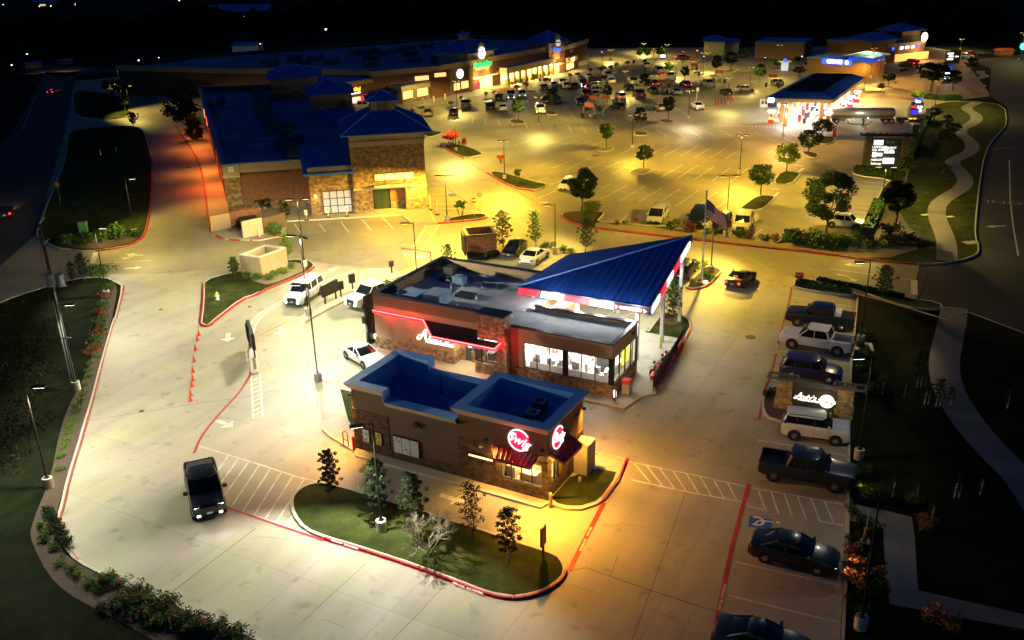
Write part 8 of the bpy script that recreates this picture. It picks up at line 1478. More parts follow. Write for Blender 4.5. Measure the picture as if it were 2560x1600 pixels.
# clipped hedges
def hedge(pts, w_, h_, label, m=None, n=1400):
    rr = random.Random(len(label)); pts = [Vector((p.x,p.y)) for p in pts]; mb = MB(); L_ = [(pts[i+1]-pts[i]).length for i in range(len(pts)-1)]; tot = sum(L_)
    for _ in range(n):
        s = rr.uniform(0, tot); i = 0
        while s > L_[i]: s -= L_[i]; i += 1
        d = (pts[i+1]-pts[i])/L_[i]; nn = Vector((-d.y,d.x)); f_ = rr.choice([0,1,2]); u_ = rr.uniform(-.5,.5); zz_ = rr.uniform(.1,1)
        if f_ == 0: u_ = -.5+rr.uniform(0,.08)
        if f_ == 1: u_ = .5-rr.uniform(0,.08)
        if f_ == 2: zz_ = 1-rr.uniform(0,.08)
        q = pts[i]+d*s+nn*(u_*w_); c = Vector((q.x,q.y,.1+zz_*h_)); a = Vector((rr.uniform(-1,1),rr.uniform(-1,1),rr.uniform(-1,1))).normalized()*.13; b = a.cross(Vector((rr.uniform(-1,1),rr.uniform(-1,1),rr.uniform(-1,1)))).normalized()*.09
        mb._add([c-a,c+b,c+a,c-b],[(0,1,2,3)])
    for i in range(len(pts)-1):
        d = (pts[i+1]-pts[i])/L_[i]; nn = Vector((-d.y,d.x))*w_*.42; mb.prism([pts[i]-nn,pts[i+1]-nn,pts[i+1]+nn,pts[i]+nn],.1,.1+h_*.93)
    mb.keep = 1; return tag(mb.build('hedge', m or M_HEDGE), label, 'hedge')
hedge([GT(3,1,940,710), GT(3,1,985,600), GT(3,1,1020,520), GT(3,1,1050,430)], 1.5, .9, 'clipped hedge between the white suv stall and the lawn')
hedge([GT(3,1,820,120), GT(3,1,960,140), GT(3,1,1170,160)], 1.4, 1.0, 'low hedge at the foot of the directory sign', M_LEAFD)
hedge([GT(3,0,1330,1500), GT(3,0,1380,1380), GT(3,0,1420,1300), GT(3,0,1480,1170), GT(3,0,1530,1080)], 1.4, .8, 'long hedge along the right verge past the portable toilet')
hedge([GT(3,0,1490,930), GT(3,0,1650,950), GT(3,0,1810,945)], 2.2, .9, 'dark hedge at the far end of the lawn', M_LEAFD)
hedge([GT(1,1,2010,930), GT(1,1,2150,950), GT(1,1,2280,905)], .7, .6, 'low hedge in front of the brick enclosure', M_LEAFD)
hedge([GT(3,1,270,1175), GT(3,1,500,1215), GT(3,1,770,1265)], .9, .45, 'low planting in the strip at the head of the stalls', M_HEDGE, 1100); hedge([GT(3,1,470,1145), GT(3,1,900,1235), GT(3,1,1280,1310)], .6, .35, 'second low planting strip by the driveway walk', M_LEAFD, 900)
# lower right planting
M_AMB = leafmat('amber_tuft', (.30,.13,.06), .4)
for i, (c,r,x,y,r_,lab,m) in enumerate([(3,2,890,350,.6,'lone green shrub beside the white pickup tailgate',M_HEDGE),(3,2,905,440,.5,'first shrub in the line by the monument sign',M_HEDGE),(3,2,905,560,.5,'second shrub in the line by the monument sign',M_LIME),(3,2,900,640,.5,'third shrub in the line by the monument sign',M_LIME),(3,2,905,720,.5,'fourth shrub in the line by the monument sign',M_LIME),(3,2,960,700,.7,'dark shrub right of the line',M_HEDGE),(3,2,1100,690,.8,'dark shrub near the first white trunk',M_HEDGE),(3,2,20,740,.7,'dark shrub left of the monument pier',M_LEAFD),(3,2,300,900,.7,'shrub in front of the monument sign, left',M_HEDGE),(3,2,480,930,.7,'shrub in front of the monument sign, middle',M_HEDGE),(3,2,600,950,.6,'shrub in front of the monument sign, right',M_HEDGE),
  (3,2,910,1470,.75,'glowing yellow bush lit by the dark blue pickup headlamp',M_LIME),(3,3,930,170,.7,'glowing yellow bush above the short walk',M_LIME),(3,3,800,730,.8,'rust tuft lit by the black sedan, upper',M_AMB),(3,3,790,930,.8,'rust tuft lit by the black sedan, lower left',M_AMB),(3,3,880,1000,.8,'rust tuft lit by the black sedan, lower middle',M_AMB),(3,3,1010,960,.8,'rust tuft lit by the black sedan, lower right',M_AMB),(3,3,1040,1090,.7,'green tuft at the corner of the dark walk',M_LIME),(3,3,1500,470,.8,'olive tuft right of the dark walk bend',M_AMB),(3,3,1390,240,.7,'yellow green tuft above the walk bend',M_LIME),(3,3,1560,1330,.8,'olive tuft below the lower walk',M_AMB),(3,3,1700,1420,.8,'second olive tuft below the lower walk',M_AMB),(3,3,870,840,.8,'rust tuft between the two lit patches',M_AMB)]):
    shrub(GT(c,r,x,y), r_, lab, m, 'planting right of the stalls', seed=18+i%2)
for i in range(26):
    y = 90+i*55 if i < 13 else 130+(i-13)*95; p = GT(3,2,870+35*(i%3),y) if i < 13 else GT(3,3,800+95*(i%3),y); shrub(p, .6+.2*(i%3)*.5, '%s dark shrub of the strip beside the stalls, from the top' % words(i), M_HEDGE if i%2 else M_LEAFD, 'dark shrubs beside the stalls', seed=18)
for i in range(20):
    a = i/19; p = GT(0,3,470,330).lerp(GT(0,3,900,1180), a) if i < 9 else GT(0,3,1000,1230).lerp(GT(0,3,2150,1500), (i-9)/10.); shrub(p, .5, '%s low dark shrub on the lawn side of the lower left bed' % words(i), M_LEAFD, 'low dark shrubs of the lower left bed', seed=15)
# thin trees in the dark with pale trunk sleeves
for i, (c,r,x,y,yt,w_,lab) in enumerate([(3,2,1418,650,300,160,'thin tree with twin pale trunk guards, upper'),(3,2,1078,715,520,170,'thin tree with pale guard near the monument sign'),(3,2,1600,830,560,170,'thin tree with bright twin trunk guards by the path'),(3,2,1490,810,640,90,'thin tree with one dim guard left of the twin'),(3,2,1720,815,640,90,'thin tree with a guard at the path edge'),(3,2,2255,845,650,90,'thin tree with leaning guard near the right road'),(3,2,1280,745,640,60,'tiny tree with dim guard between two others'),(3,3,1170,175,-60,140,'thin tree with amber lit guard, lower left'),(3,3,1400,185,0,100,'thin tree with greenish guard, lower middle'),(3,3,1775,185,-60,120,'thin tree with twin amber guards, lower right'),(3,3,2000,150,0,80,'thin tree with faint guard at the lower path'),(3,3,1540,400,200,120,'leaning pale trunk by the walk bend')]):
    b = GT(c,r,x,y); t = None; tr(c,r,x,y,yt,w_,'slim',lab,M_LEAFD,n=500,ls=.09,seed=60,group='guarded thin trees in the dark planting')
    mb = MB(); two = 'twin' in lab; [mb.tube((b.x+dx_,b.y,.1),(b.x+dx_+.05,b.y,1.15),.05,.05,8) for dx_ in ((-.14,.14) if two else (0,))]; tag(mb.build('trunk_guard', mat('guard_plastic',(.75,.75,.72),.5)), lab.replace('thin tree with ','').replace('tiny tree with ','').replace('leaning pale trunk','pale sleeve')+' around the stem', 'tree guard')
# ================================================================ STREET THINGS
def pole_sign(p, h, label, cat='sign', build=None, rz=0, post=None, name='sign'):
    t = thing(name, label, cat, (p.x,p.y,0), rz); MB().tube((0,0,0),(0,0,h),.035,.035,8).build('post', post or M_STEEL, t); build(t, h) if build else None; return t
def stop(t, h, m=None, r_=.38):
    MB().tube((0,-.06,h-.38),(0,-.03,h-.38),r_,r_,8).build('plate', m or M_REDP, t)
    if m is None: sign_text(t, 'STOP', .24, (0,-.07,h-.38), fw, 0, .004, depth=.01)
ALUM = mat('dull_sign_back', (.10,.10,.09), .5, .3)
pole_sign(GT(1,1,2118,505), 2.9, 'grey backed stop sign on the kerb island by the crosswalk', build=lambda t,h: stop(t,h,ALUM), name='stop_sign')
pole_sign(Za(1622,755), 2.7, 'red stop sign by the clay crossing', build=stop, name='stop_sign'); pole_sign(Za(2085,770), 3.6, 'red stop sign left of the maroon crape myrtle', build=stop, name='stop_sign')
pole_sign(Zb(885,400), 3.0, 'red stop sign in the yellow light past the crowded row', build=stop, name='stop_sign'); pole_sign(G(*T(1,1,2045,640))+Vector((.1,5,0)), 2.6, 'red stop sign peeping over the brick enclosure', build=stop, name='stop_sign')
def diamond(t, h):
    s_ = .45; MB().poly([(0,-.04,h-s_*2),(s_,-.04,h-s_),(0,-.04,h),(-s_,-.04,h-s_)]).poly([(0,-.05,h-s_*1.6),(s_*.3,-.05,h-s_),(0,-.05,h-.3),(-s_*.3,-.05,h-s_)]).build('plate', mat('warning_orange',(.5,.16,.02),.5), t)
pole_sign(GT(0,1,577,410), 3.2, 'diamond warning sign on a pale post by the county road', build=diamond, name='warning_sign')
for i, (x, y, yt) in enumerate(((480,575,470),(685,550,445),(862,540,438))):
    b = GT(1,1,x,y); h = hgt(b, 400+yt*.26457); t = thing('parking_sign', 'small reserved sign on a white post before the strip building, %s of three' % ['left','middle','right'][i], 'sign', (b.x,b.y,.1), 0, 'reserved signs in front of the strip building')
    MB().tube((0,0,0),(0,0,.1),.32,.26,14).build('foot', M_BLK, t); MB().tube((0,0,.1),(0,0,h-.1),.05).build('post', M_WPAINT, t); MB().cbox(0,-.08,h-.8,.42,.05,.7).build('plate', M_WPAINT, t); MB().cbox(0,-.11,h-.5,.2,.01,.25).build('symbol', mat('notice_orange',(.6,.2,.05),.5), t)
for i, (x, y) in enumerate(((1618,440),(1648,478),(1715,522))):
    b = GT(1,1,x,y); t = thing('delineator_post', 'cream post with black foot right of the strip tower, %s of three' % ['farthest','middle','nearest'][i], 'post', (b.x,b.y,.1), 0, 'cream posts beside the strip tower'); MB().tube((0,0,0),(0,0,.1),.32,.26,14).build('foot', M_BLK, t); MB().tube((0,0,.1),(0,0,2.0),.075).build('post', M_CREAM, t)
for i, (x, y) in enumerate(((120,940),(300,905),(490,865),(1590,940))[:3]): tag(MB().tube((0,0,0),(0,0,1.3),.22,.22,10).build('bollard', M_CREAM, loc=Za(x,y)), 'cream bollard before the pickup pavilion, %s from the left' % words(i), 'bollard', 'bollards before the grocery')
# drive-thru menu boards
mg = 'drive-thru menu boards'
def board(p, rz, w_, h_, z_, label, posts=2, name='menu_board', m=None):
    t = thing(name, label, 'sign', (p.x,p.y,.12), rz, mg)
    MB().box(-w_/2,-.14,z_,w_/2,.14,z_+h_).build('cabinet', M_BLK, t, bevel=.02); MB().box(-w_/2+.06,.141,z_+.06,w_/2-.06,.15,z_+h_-.06).build('screen', m or mat('menu_off',(.04,.04,.045),.3), t)
    for x in ((-w_*.35, w_*.35) if posts == 2 else (0,)): MB().cbox(x,0,0,.12,.12,z_).build('post', M_BLK, t)
    return t
q1_, q2_ = GT(1,1,668,1365), GT(1,1,750,1325); ab = math.atan2((q2_-q1_).y,(q2_-q1_).x);
board((q1_+q2_)/2, ab, 2.3, 1.25, .75, 'wide black drive-thru menu board between white suv and white pickup')
board(GT(1,1,805,1300), ab-.4, .7, .85, .75, 'single post black board right of the wide menu board', 1); board(GT(1,1,915,1232), ab-.4, .65, .95, .7, 'tall single post black board behind the two menu boards', 1); board(GT(1,1,1285,1078), ab-.2, .5, .6, .75, 'small black sign at the rounded tip of the menu board island', 1)
q1_, q2_ = Zl(262,930), Zl(225,730); a2 = math.atan2((q2_-q1_).y,(q2_-q1_).x)
p_ = Zl(265,960); tag(MB().tube((0,0,0),(0,0,1.1),.12,.12,12).blob((0,0,1.1),.12).build('bollard', mat('bollard_tan',(.40,.30,.18),.7), loc=p_), 'tan post bollard at the end of the red line by the left menu board', 'bollard')
p_ = Zl(248,820); board(p_, a2+.05, 3.6, 1.5, .9, 'long black menu board seen edge on beside the curved hatching', 2); p_ = Zl(222,790); board(p_, a2+.05, 1.2, 1.3, .9, 'short black board seen edge on left of the long edge-on board', 1)
island('menu_island', y8((208,730),(222,990),(250,1000),(300,985),(275,800),(262,720),(235,690)), M_KERB, top_name='sidewalk')
t = thing('menu_board', 'tall narrow black board at the left corner of the custard stand', 'sign', AN.w3(-23.0,.8,.12), AN.a+PI/2, mg); MB().box(-.9,-.1,.0,.9,.1,4.6).build('cabinet', M_BLK, t, bevel=.02); MB().cbox(-.95,0,2.2,.5,.35,.6).build('speaker_box', M_BLK, t); MB().tube((0,-.2,.4),(0,-.2,.8),.1).build('lens', GW, t)
lamp('board_light', AN.w3(-23.4,-.6,1.4), (1,.95,.9), 60, rad=.1, kind='POINT')
# clearance gantry
t = thing('clearance_gantry', 'red height bar gantry with striped hanging bar behind the custard stand', 'gantry', (0,0,0)); gA, gB = Vector((-11.6,93.6,0)), Vector((-8.35,92.0,0)); u_ = (gB-gA)
MB().tube(gB, gB+Vector((0,0,2.9)), .09).tube(gB+Vector((0,0,2.9)), gA+Vector((0,0,2.9)), .09).build('frame', M_REDP, t); sb_ = MB(); wb_ = MB()
for k in range(12): (sb_ if k % 2 else wb_).tube(gA+u_*(.12+.066*k)+Vector((0,0,2.25)), gA+u_*(.12+.066*(k+1))+Vector((0,0,2.25)), .06)
sb_.build('clearance_bar', M_REDP, t); wb_.build('clearance_bar', M_WPAINT, t); MB().tube(gA+u_*.15+Vector((0,0,2.3)), gA+u_*.15+Vector((0,0,2.9)), .012).tube(gA+u_*.85+Vector((0,0,2.3)), gA+u_*.85+Vector((0,0,2.9)), .012).build('chain', M_STEEL, t)
# flagpole and flag
fp_ = GT(2,1,1790,1165); t = thing('flagpole', 'tall white flagpole with stars and stripes flag on the kerbed island', 'flagpole', (fp_.x,fp_.y,.1)); hf_ = hgt(fp_, T(2,1,0,300)[1])-.1
MB().tube((0,0,0),(0,0,hf_),.11,.05,14).blob((0,0,hf_+.05),.12).build('pole', M_WPAINT, t)
fl = MB(); nx, nz = 22, 13; Lf, Hf = 3.4, 2.1; fl2 = MB(); can = MB(); star = MB()
def flp(u, v):
    # hangs and blows to the right, drooping
    x = .06+Lf*u*.56; z = hf_-.75-v*Hf*(.92-.25*u)-1.6*u**1.2; y = .22*math.sin(u*7+v*2)*u-.35*u; return (x+v*.28*u, y, z)
for j in range(nz):
    mb = fl if j % 2 == 0 else fl2
    for i in range(nx):
        if i < nx*.4 and j < 7: mb2 = can
        else: mb2 = mb
        mb2._add([flp(i/nx,j/nz),flp((i+1)/nx,j/nz),flp((i+1)/nx,(j+1)/nz),flp(i/nx,(j+1)/nz)],[(0,1,2,3)])
for k in range(30): u_ = (.03+(k%6)*.062); v_ = .05+(k//6)*.1; a = Vector(flp(u_,v_)); star.blob((a.x,a.y-.012,a.z),.035,5,3); star.blob((a.x,a.y+.012,a.z),.035,5,3)
fg = thing('flag','x',None); fg.name='flag'; del fg['label']; fg.parent = t; fl.build('red_stripe', mat('flag_red',(.45,.02,.04),.8,var=.1), fg); fl2.build('white_stripe', mat('flag_white',(.75,.72,.70),.8,var=.1), fg); can.build('canton', mat('flag_blue',(.01,.015,.09),.8,var=.1), fg); star.build('star', fw, fg)
fg.rotation_euler = (0,0,R(-20)); lamp('flag_light', fp_+Vector((.9,-.4,.4)), (1,.98,.92), 420, size=.7, aim=(-.08,.03,1), rad=.05)
tag(MB().disc((0,0,.22),(0,0,1),.2,.2,14).build('ground_spotlight', GW, loc=GT(2,1,1830,1172)), 'small bright ground spotlight by the flagpole foot', 'lamp')
# hydrant
hy = thing('fire_hydrant', 'white and yellow topped fire hydrant on the small lawn', 'fire hydrant', GT(0,1,2058,1330)+Vector((0,0,.1)), 0); MB().tube((0,0,0),(0,0,.08),.2,.2,12).tube((0,0,.08),(0,0,.6),.13,.13,12).tube((-.25,0,.42),(.25,0,.42),.06,.06,10).tube((0,-.26,.42),(0,0,.42),.08,.08,10).build('body', M_WPAINT, hy); MB().blob((0,0,.62),.17,12,6).tube((0,0,.75),(0,0,.88),.04).build('bonnet', M_YEL, hy)
gb_ = GT(0,1,797,688); tag(MB().cbox(0,0,.1,.9,.8,1.2).cbox(0,0,1.3,1.0,.9,.15).build('utility_cabinet', mat('pedestal_green',(.10,.28,.10),.6,var=.1), loc=gb_, rz=.1), 'green utility cabinet on the upper left verge', 'cabinet')
# utility pole
up = GT(0,2,705,540); up = G(186,958); t = thing('utility_pole', 'wooden utility pole with two transformer cans at the left', 'utility pole', (up.x,up.y,0)); hu = hgt(up, 548)
MB().tube((0,0,0),(0,0,hu),.17,.11,12).build('pole', mat('wood_pole',(.05,.04,.03),.9,var=.3,bump=.5), t); mb = MB()
for z, s_ in ((hu-.35,1),(hu-2.0,.9)): mb.tube((0,-.05,z),(.55,-.1,z+.45),.05,.05)
mb.build('insulator_arm', M_WPAINT, t)
zc_ = hu*.62
for dx_ in (.15, .95): MB().tube((dx_-.05,-.45,zc_),(dx_-.05,-.45,zc_+.95),.30,.30,16).tube((dx_-.05,-.45,zc_+.95),(dx_-.05,-.45,zc_+1.05),.33,.25,16).tube((dx_,-.45,zc_+1.05),(dx_,-.45,zc_+1.3),.04).build('transformer', mat('transformer_grey',(.30,.33,.38),.5,.3,var=.1), t)
MB().tube((-.3,-.2,zc_-.1),(1.2,-.2,zc_-.1),.05).tube((.1,-.18,0),(.1,-.18,zc_-.6),.05).tube((-.12,-.2,0),(-.12,-.2,zc_-1.4),.04).build('conduit', M_STEEL, t); MB().path([(1.2,-.3,zc_+.6),(1.35,-.3,zc_-.4),(1.0,-.3,zc_-1.2),(.3,-.25,zc_-1.3)],.025).path([(0,0,hu-.6),(-.3,-.3,zc_+1.6),(.1,-.4,zc_+1.2)],.02).build('cable', M_BLK, t)
MB().tube((-.1,-.2,hu*.3),(.7,-.3,hu*.3),.06).build('bracket', M_DGREY, t)
pp = GT(3,1,1420,1330); t = thing('utility_pole', 'short leaning dark pole by the right driveway mouth', 'pole', (pp.x,pp.y,0)); MB().tube((0,0,0),(.5,0,hgt(pp, T(3,1,0,1075)[1])),.07,.05).build('pole', M_BLK, t)
for x, y, yt in ((955,1470,1095),(1100,1440,1045)):
    pp = GT(0,0,x,y); t = thing('road_pole', 'dark pole on the upper left verge, %s of two' % ('left' if x < 1000 else 'right'), 'pole', (pp.x,pp.y,0)); MB().tube((0,0,.1),(0,0,1.0),.14).build('sleeve', M_WPAINT, t); MB().tube((0,0,1.0),(-.3,0,4.2),.06).build('pole', M_BLK, t)
# exit sign on the front island, real estate style small sign, banner signs
t = thing('exit_sign', 'rectangular dark sign on a post at the tip of the front grass island', 'sign', GT(2,3,297,725), R(62)); MB().cbox(0,0,.1,.1,.1,.85).build('post', M_DGREY, t); MB().cbox(0,0,.8,.62,.12,1.25).build('cabinet', M_DGREY, t, bevel=.02); MB().cbox(0,.062,.9,.5,.01,1.05).cbox(0,-.062,.9,.5,.01,1.05).build('panel', mat('panel_brown',(.16,.07,.04),.5), t)
t = thing('yard_sign', 'small red and white tilted board at the planter strip tip', 'sign', GT(3,1,290,1160), R(-12)); MB().cbox(0,0,.1,.05,.05,.6).build('post', M_STEEL, t); MB().cbox(0,0,.5,.8,.03,.6).build('board', M_REDP, t); MB().poly([(-.3,-.03,.9),(-.05,-.03,.78),(.3,-.03,.95),(.3,-.03,1.02),(-.05,-.03,.86),(-.3,-.03,.98)]).build('print', fw, t)
t = thing('yard_sign', 'small red and white board under the young patio tree', 'sign', GT(2,1,1510,1470), R(-28)); MB().cbox(0,0,.1,.7,.03,.5).build('board', M_REDP, t); MB().cbox(-.0,-.02,.2,.5,.01,.12).cbox(0,-.02,.4,.4,.01,.1).build('print', fw, t)
t = thing('accessible_sign', 'grey sign back on a brown post base beside the short dark walk', 'sign', GT(3,3,910,600), R(70)); MB().cbox(0,0,.05,.55,.55,.12).build('foot', M_KERB, t); MB().tube((0,0,.1),(0,0,1.05),.11).build('sleeve', mat('sleeve_rust',(.26,.10,.04),.7), t); MB().tube((0,0,1.05),(0,0,2.3),.035).build('post', M_STEEL, t); MB().cbox(0,0,1.75,.32,.03,.5).build('plate', ALUM, t)
for i, (c, r, x, y) in enumerate(((3,0,615,1300),(3,0,632,1290),(2,0,1925,990),(2,0,1948,980),(2,0,1978,985),(2,0,2015,990),(2,0,2005,965),(2,0,2065,960),(2,0,2085,955))):
    tag(MB().tube((0,0,0),(0,0,1.5 if i < 2 else 1.1),.14,.14,10).build('bollard', M_REDP if i != 4 else M_BLK, loc=GT(c,r,x,y)), ('red pipe bollard by the far kerb island, %s' % ['left','right'][i]) if i < 2 else 'post beside the hatched triangle, %s from the left' % words(i-2), 'bollard', 'posts of the far car park')
t = thing('leaning_sign', 'pale leaning banner sign near the hatched triangle', 'sign', GT(2,0,1738,962)); MB().tube((0,0,0),(.2,0,3.1),.06).build('post', M_WPAINT, t); MB().cbox(.25,-.05,2.3,.55,.04,.8).build('plate', M_WPAINT, t)
# cart shelters
CS = None
def shelter(p, label, two=True):
    global CS
    if CS is None:
        CS = thing('cart_shelter', 'x', 'cart shelter', p, 0, 'cart shelters in the far car park'); fr_b = MB()
        for x in (-1.3,1.3):
            for y in (-1.8,1.8): fr_b.tube((x,y,0),(x,y,2.3),.05)
        for x in (-1.3,1.3): fr_b.tube((x,-1.8,.9),(x,1.8,.9),.04)
        fr_b.tube((-1.3,1.8,2.3),(1.3,1.8,2.3),.04).tube((-1.3,-1.8,2.3),(1.3,-1.8,2.3),.04); fr_b.build('frame', M_STEEL, CS); MB().cbox(0,-1.85,2.3,2.0,.08,.85).build('sign_board', mat('shelter_orange',(.45,.09,.03),.5), CS); MB().cbox(-1.5,-1.9,0,.45,.45,1.0).cbox(1.5,-1.9,0,.45,.45,1.0).build('bin', M_BLK, CS)
        ca = MB(); [ca.cbox(0,-1.2+k*.35,.35,.55,.3,.5) for k in range(7)]; ca.build('cart_row', mat('cart_wire',(.25,.25,.24),.5,.4,var=.6,vs=20), CS); t = CS
    else: t = copy_tree(CS)
    return place(t, p, R(-35), label)
for x, y, lab in ((965,1095,'orange sign cart shelter nearest us, left of the middle'),(1035,960,'orange sign cart shelter behind the nearest one'),(1240,960,'plain looking cart shelter left of the black sedan'),(2165,680,'orange sign cart shelter among the right rows, front'),(2190,575,'orange sign cart shelter among the right rows, back')): shelter(Zb(x,y), lab)
for c, r, x, y, lab in ((2,0,1745,705,'orange sign cart shelter near the pale pavilion'),(2,0,1985,775,'orange sign cart shelter left of the red posts row'),(3,0,65,815,'orange sign cart shelter left of the fuel canopy'),(2,0,1725,650,'farthest orange sign cart shelter')): shelter(GT(c,r,x,y), lab)
# lit board by far road and second directory sign
t = thing('lit_board', 'small white lit sign by the far road trees', 'sign', GT(2,0,1425,560)); MB().cbox(0,.1,0,1.4,.2,1.4).build('pylon', M_DGREY, t); MB().cbox(0,-.1,.6,1.4,.1,.7).build('face', GW, t)
t = thing('road_sign_board', 'far directory sign with white lit rows beside the white parked sedan', 'sign', GT(3,0,1735,600)); MB().cbox(0,0,0,4,.5,3.4).build('pylon', mat('pylon_brown',(.05,.03,.02),.8), t); lr = MB(); [lr.cbox(-.8+((k%2)*.2),-.3,1.0+k*.75,1.7-(k%2)*.4,.05,.42) for k in range(3)]; lr.cbox(1.0,-.3,1.75,.9,.05,.3); lr.build('lit_row', glow('row_glow',(.85,1,.9),1.8), t)
t = thing('blue_banner_sign', 'blue and white lit sign behind the huge dark tree', 'sign', GT(3,0,1680,790)); MB().cbox(0,0,0,2,.4,4.4).build('pylon', M_DGREY, t); MB().cbox(0,-.25,3.1,1.6,.05,.9).build('blue_face', GB, t); MB().cbox(0,-.25,1.0,1.3,.05,.3).cbox(.1,-.25,1.6,1.4,.05,.3).cbox(0,-.25,2.3,1.2,.05,.3).build('white_rows', GWC, t)
# traffic light
t = thing('traffic_light', 'far traffic light glowing green and red at the right edge', 'traffic light', GT(3,0,2385,570)); MB().tube((0,0,0),(0,0,7.5),.15).tube((0,0,6.8),(4,0,6.8),.1).build('mast', M_DGREY, t); MB().blob((0,-.4,3.8),.9,10,6).build('green_lens', glow('signal_green',(.05,1,.6),5), t); MB().blob((2.4,-.4,6.0),.6,10,6).build('red_lens', GRED, t); lamp('signal_light', GT(3,0,2385,570)+Vector((-1,-6,4)), (.05,1,.7), 350, rad=.3, kind='POINT')
tag(MB().tube((0,0,0),(0,0,3.6),.06).cbox(.35,0,2.3,.6,.05,1.3).build('banner_sign', M_STEEL, loc=GT(3,0,1470,1210)), 'small lit banner on a post beside the fuel price sign', 'sign')
# ================================================================ PEOPLE
SKIN = mat('skin_tone', (.50,.30,.20), .6, var=.05); HAIR = mat('dark_hair', (.02,.012,.008), .8, var=.2, bump=.5, bs=60)
def skin_mesh(name, verts, edges, radii, m, par, root=0, sub=1):
    me = bpy.data.meshes.new(name); me.from_pydata(verts, edges, []); o = bpy.data.objects.new(name, me); C.objects.link(o)
    md = o.modifiers.new('s', 'SKIN'); md.use_smooth_shade = True
    for i, r_ in enumerate(radii): v = me.skin_vertices[0].data[i]; v.radius = (r_, r_) if not hasattr(r_, '__len__') else r_; v.use_root = (i == root)
    sb = o.modifiers.new('u', 'SUBSURF'); sb.levels = sb.render_levels = sub
    dg = bpy.context.evaluated_depsgraph_get(); nm = bpy.data.meshes.new_from_object(o.evaluated_get(dg)); bpy.data.objects.remove(o); nm.name = name; nm.materials.clear(); nm.materials.append(m)
    for p in nm.polygons: p.use_smooth = True
    q = bpy.data.objects.new(name, nm); C.objects.link(q); q.parent = par; return q
def person(p, rz, label, pose, top, leg, hair=HAIR, skin=SKIN):
    """joints in metres, facing -Y; pose gives the joint positions that differ from standing"""
    J = dict(pel=(0,0,.95), chest=(0,-.0,1.28), neck=(0,0,1.48), head=(0,-.03,1.60), crown=(0,-.02,1.72))
    for s_, n_ in ((-1,'L'),(1,'R')): J.update({'sh'+n_:(s_*.19,0,1.42),'el'+n_:(s_*.25,.02,1.14),'wr'+n_:(s_*.26,-.06,.90),'hip'+n_:(s_*.10,0,.92),'kn'+n_:(s_*.11,-.02,.50),'an'+n_:(s_*.11,.02,.09),'to'+n_:(s_*.12,-.17,.03)})
    J.update(pose); t = thing('person', label, 'person', p, rz); V = lambda k: Vector(J[k])
    names_ = ['pel','chest','neck','head','crown']; vs = [V(k) for k in names_]; ed = [(0,1),(1,2),(2,3),(3,4)]; rad = [(.15,.11),(.16,.11),.055,(.085,.10),(.07,.08)]
    for n_ in 'LR':
        i = len(vs); vs += [V('sh'+n_), V('el'+n_), V('wr'+n_)]; rad += [.065,.045,.03]; ed += [(1,i),(i,i+1),(i+1,i+2)]
        d = (V('wr'+n_)-V('el'+n_)).normalized(); sd = d.cross(Vector((0,1,.3))).normalized(); pw = i+2; vs.append(V('wr'+n_)+d*.07); rad.append((.034,.02)); ed.append((pw,len(vs)-1)); pal = len(vs)-1
        for k, ln in enumerate((.068,.078,.072,.058)): b = vs[pal]+sd*(.026*(1.5-k))+d*.02; vs.append(b); rad.append(.009); ed.append((pal,len(vs)-1)); vs.append(b+d*ln*.55); rad.append(.009); ed.append((len(vs)-2,len(vs)-1)); vs.append(b+d*ln*.95+Vector((0,-.02,-.01))); rad.append(.008); ed.append((len(vs)-2,len(vs)-1))
        vs.append(V('wr'+n_)+d*.03+sd*.045); rad.append(.010); ed.append((pw,len(vs)-1)); vs.append(vs[-1]+d*.04+sd*.012); rad.append(.009); ed.append((len(vs)-2,len(vs)-1))
        i = len(vs); vs += [V('hip'+n_), V('kn'+n_), V('an'+n_), V('to'+n_)]; rad += [.09,.06,.042,.035]; ed += [(0,i),(i,i+1),(i+1,i+2),(i+2,i+3)]
    skin_mesh('body', [tuple(v) for v in vs], ed, rad, skin, t)
    # clothes: a looser shell over the same joints
    sv = [V('pel')+Vector((0,0,.0)), V('chest'), V('neck')-Vector((0,0,.07))]; se = [(0,1),(1,2)]; sr = [(.17,.13),(.185,.135),(.10,.085)]
    for n_ in 'LR': i = len(sv); sv += [V('sh'+n_), V('sh'+n_).lerp(V('el'+n_),.8)]; sr += [.085,.068]; se += [(1,i),(i,i+1)]
    skin_mesh('shirt', [tuple(v) for v in sv], se, sr, top, t)
    sv = [V('pel')]; se = []; sr = [(.175,.135)]
    for n_ in 'LR': i = len(sv); sv += [V('hip'+n_), V('kn'+n_), V('kn'+n_).lerp(V('an'+n_),.85)]; sr += [.108,.078,.058]; se += [(0,i),(i,i+1),(i+1,i+2)]
    skin_mesh('trousers', [tuple(v) for v in sv], se, sr, leg, t)
    h_ = V('head'); up_ = (V('crown')-h_).normalized(); hm = MB(); hm.blob(tuple(h_+up_*.07+Vector((0,.03,0))), .118, 12, 8, (.95,1.05,.95)); hm.build('hair', hair, t, smooth=True)
    fc = MB(); [fc.blob(tuple(h_+Vector((s_*.034,-.088,.025))), .012, 6, 4) for s_ in (-1,1)]; fc.build('eye', M_BLK, t); MB().blob(tuple(h_+Vector((0,-.10,-.005))), .018, 6, 5, (.7,1,1.3)).blob(tuple(h_+Vector((-.088,0,0))), .025, 6, 4, (.4,.8,1.2)).blob(tuple(h_+Vector((.088,0,0))), .025, 6, 4, (.4,.8,1.2)).build('nose_and_ear', skin, t); MB().blob(tuple(h_+Vector((0,-.088,-.045))), .02, 8, 4, (1.2,.5,.3)).build('mouth', mat('lip',(.35,.1,.08),.6), t)
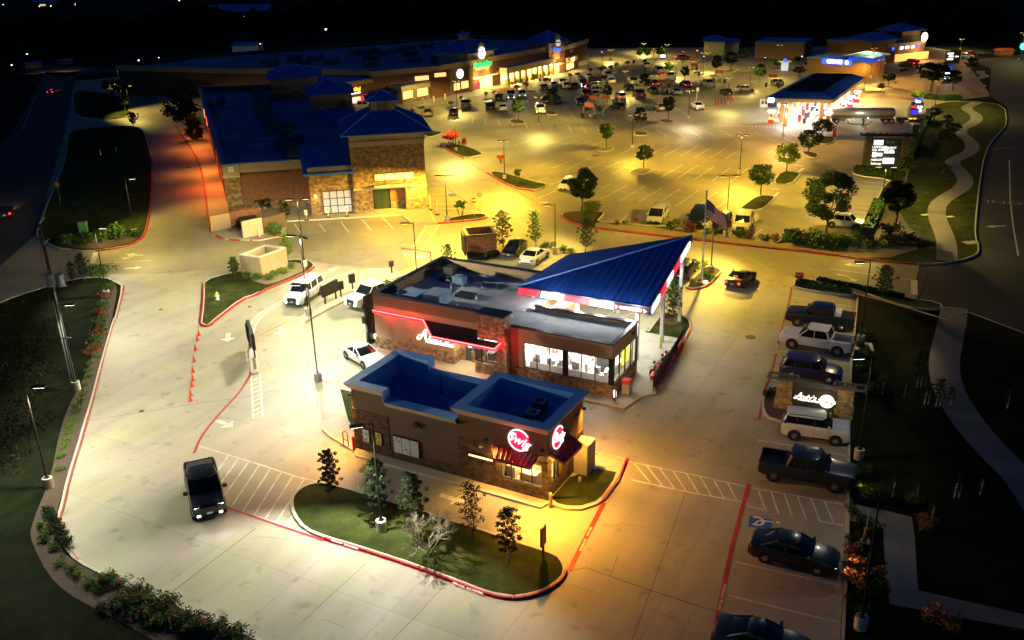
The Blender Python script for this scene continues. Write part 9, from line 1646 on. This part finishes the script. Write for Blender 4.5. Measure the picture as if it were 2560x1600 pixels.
    for n_ in 'LR': a = V('an'+n_); b = V('to'+n_); MB().loft([[(a.x-.05,a.y+.06,a.z-.09),(a.x+.05,a.y+.06,a.z-.09),(a.x+.045,a.y+.05,a.z+.02),(a.x-.045,a.y+.05,a.z+.02)],[(b.x-.05,b.y-.06,b.z-.03),(b.x+.05,b.y-.06,b.z-.03),(b.x+.04,b.y-.05,b.z+.03),(b.x-.04,b.y-.05,b.z+.03)]]).build('shoe', M_BLK, t, bevel=.012)
    return t
def sit(lean=.0, cross=0, arm=0):
    d = dict(pel=(0,.0,.56), chest=(0,.03-lean,.88), neck=(0,.0-lean*1.3,1.08), head=(0,-.05-lean*1.4,1.20), crown=(0,-.04-lean*1.4,1.32))
    for s_, n_ in ((-1,'L'),(1,'R')): d.update({'sh'+n_:(s_*.19,.0-lean,1.02),'el'+n_:(s_*.25,-.08-lean,.76),'wr'+n_:(s_*.15,-.32-lean,.70+.05*arm),'hip'+n_:(s_*.1,-.04,.53),'kn'+n_:(s_*.12,-.46,.54),'an'+n_:(s_*.12,-.50-.2*cross*(s_>0),.10+.12*cross*(s_>0)),'to'+n_:(s_*.13,-.68-.2*cross*(s_>0),.04+.16*cross*(s_>0))})
    return d
BLKC = mat('black_cloth', (.012,.012,.014), .9, var=.2); WHC = mat('black_white_print', (.22,.18,.13), .9, var=.95, vs=9); JE = mat('dark_jeans', (.02,.025,.04), .9, var=.2); NAV = mat('work_navy', (.015,.02,.035), .9)
rzp = AN.a - PI/2 + R(6)
for k, (y, lab, pz, tp, lg, hr, sk) in enumerate(((5.0,'person in a dark patterned top nearest us on the red bench',sit(.12,0,1),WHC,BLKC,HAIR,SKIN),(6.6,'person in black with pale bare arms on the red bench, legs stretched',sit(.05,1),BLKC,JE,mat('brown_hair',(.08,.035,.015),.8),mat('pale_skin',(.62,.40,.30),.6)),(7.3,'person in black with dark bun seated farthest on the red bench',sit(0,0),BLKC,BLKC,HAIR,SKIN))):
    q = AN.w3(1.72, y, .03); person(q, rzp, lab, pz, tp, lg, hr, sk)
walk = {'knR':(.11,-.22,.50),'anR':(.11,-.30,.10),'toR':(.12,-.46,.07),'knL':(-.11,.10,.50),'anL':(-.11,.35,.14),'toL':(-.12,.22,.04),'wrL':(-.24,-.30,1.0),'elL':(-.25,-.05,1.12),'chest':(0,-.08,1.26),'neck':(0,-.12,1.45),'head':(0,-.17,1.57),'crown':(0,-.18,1.69),'shL':(-.19,-.1,1.4),'shR':(.19,-.1,1.4),'elR':(.25,-.1,1.14),'wrR':(.24,-.28,.98)}
person(Zg(1950,1165), R(-70), 'driver in dark work clothes striding beside the tanker hose', walk, NAV, NAV); person(GT(2,0,1255,690), R(160), 'person walking alone in dark clothes by the far pale sedan', walk, BLKC, BLKC)
person(GT(2,0,205,760), R(60), 'person standing in dark clothes before the lit arcade', {}, BLKC, BLKC)
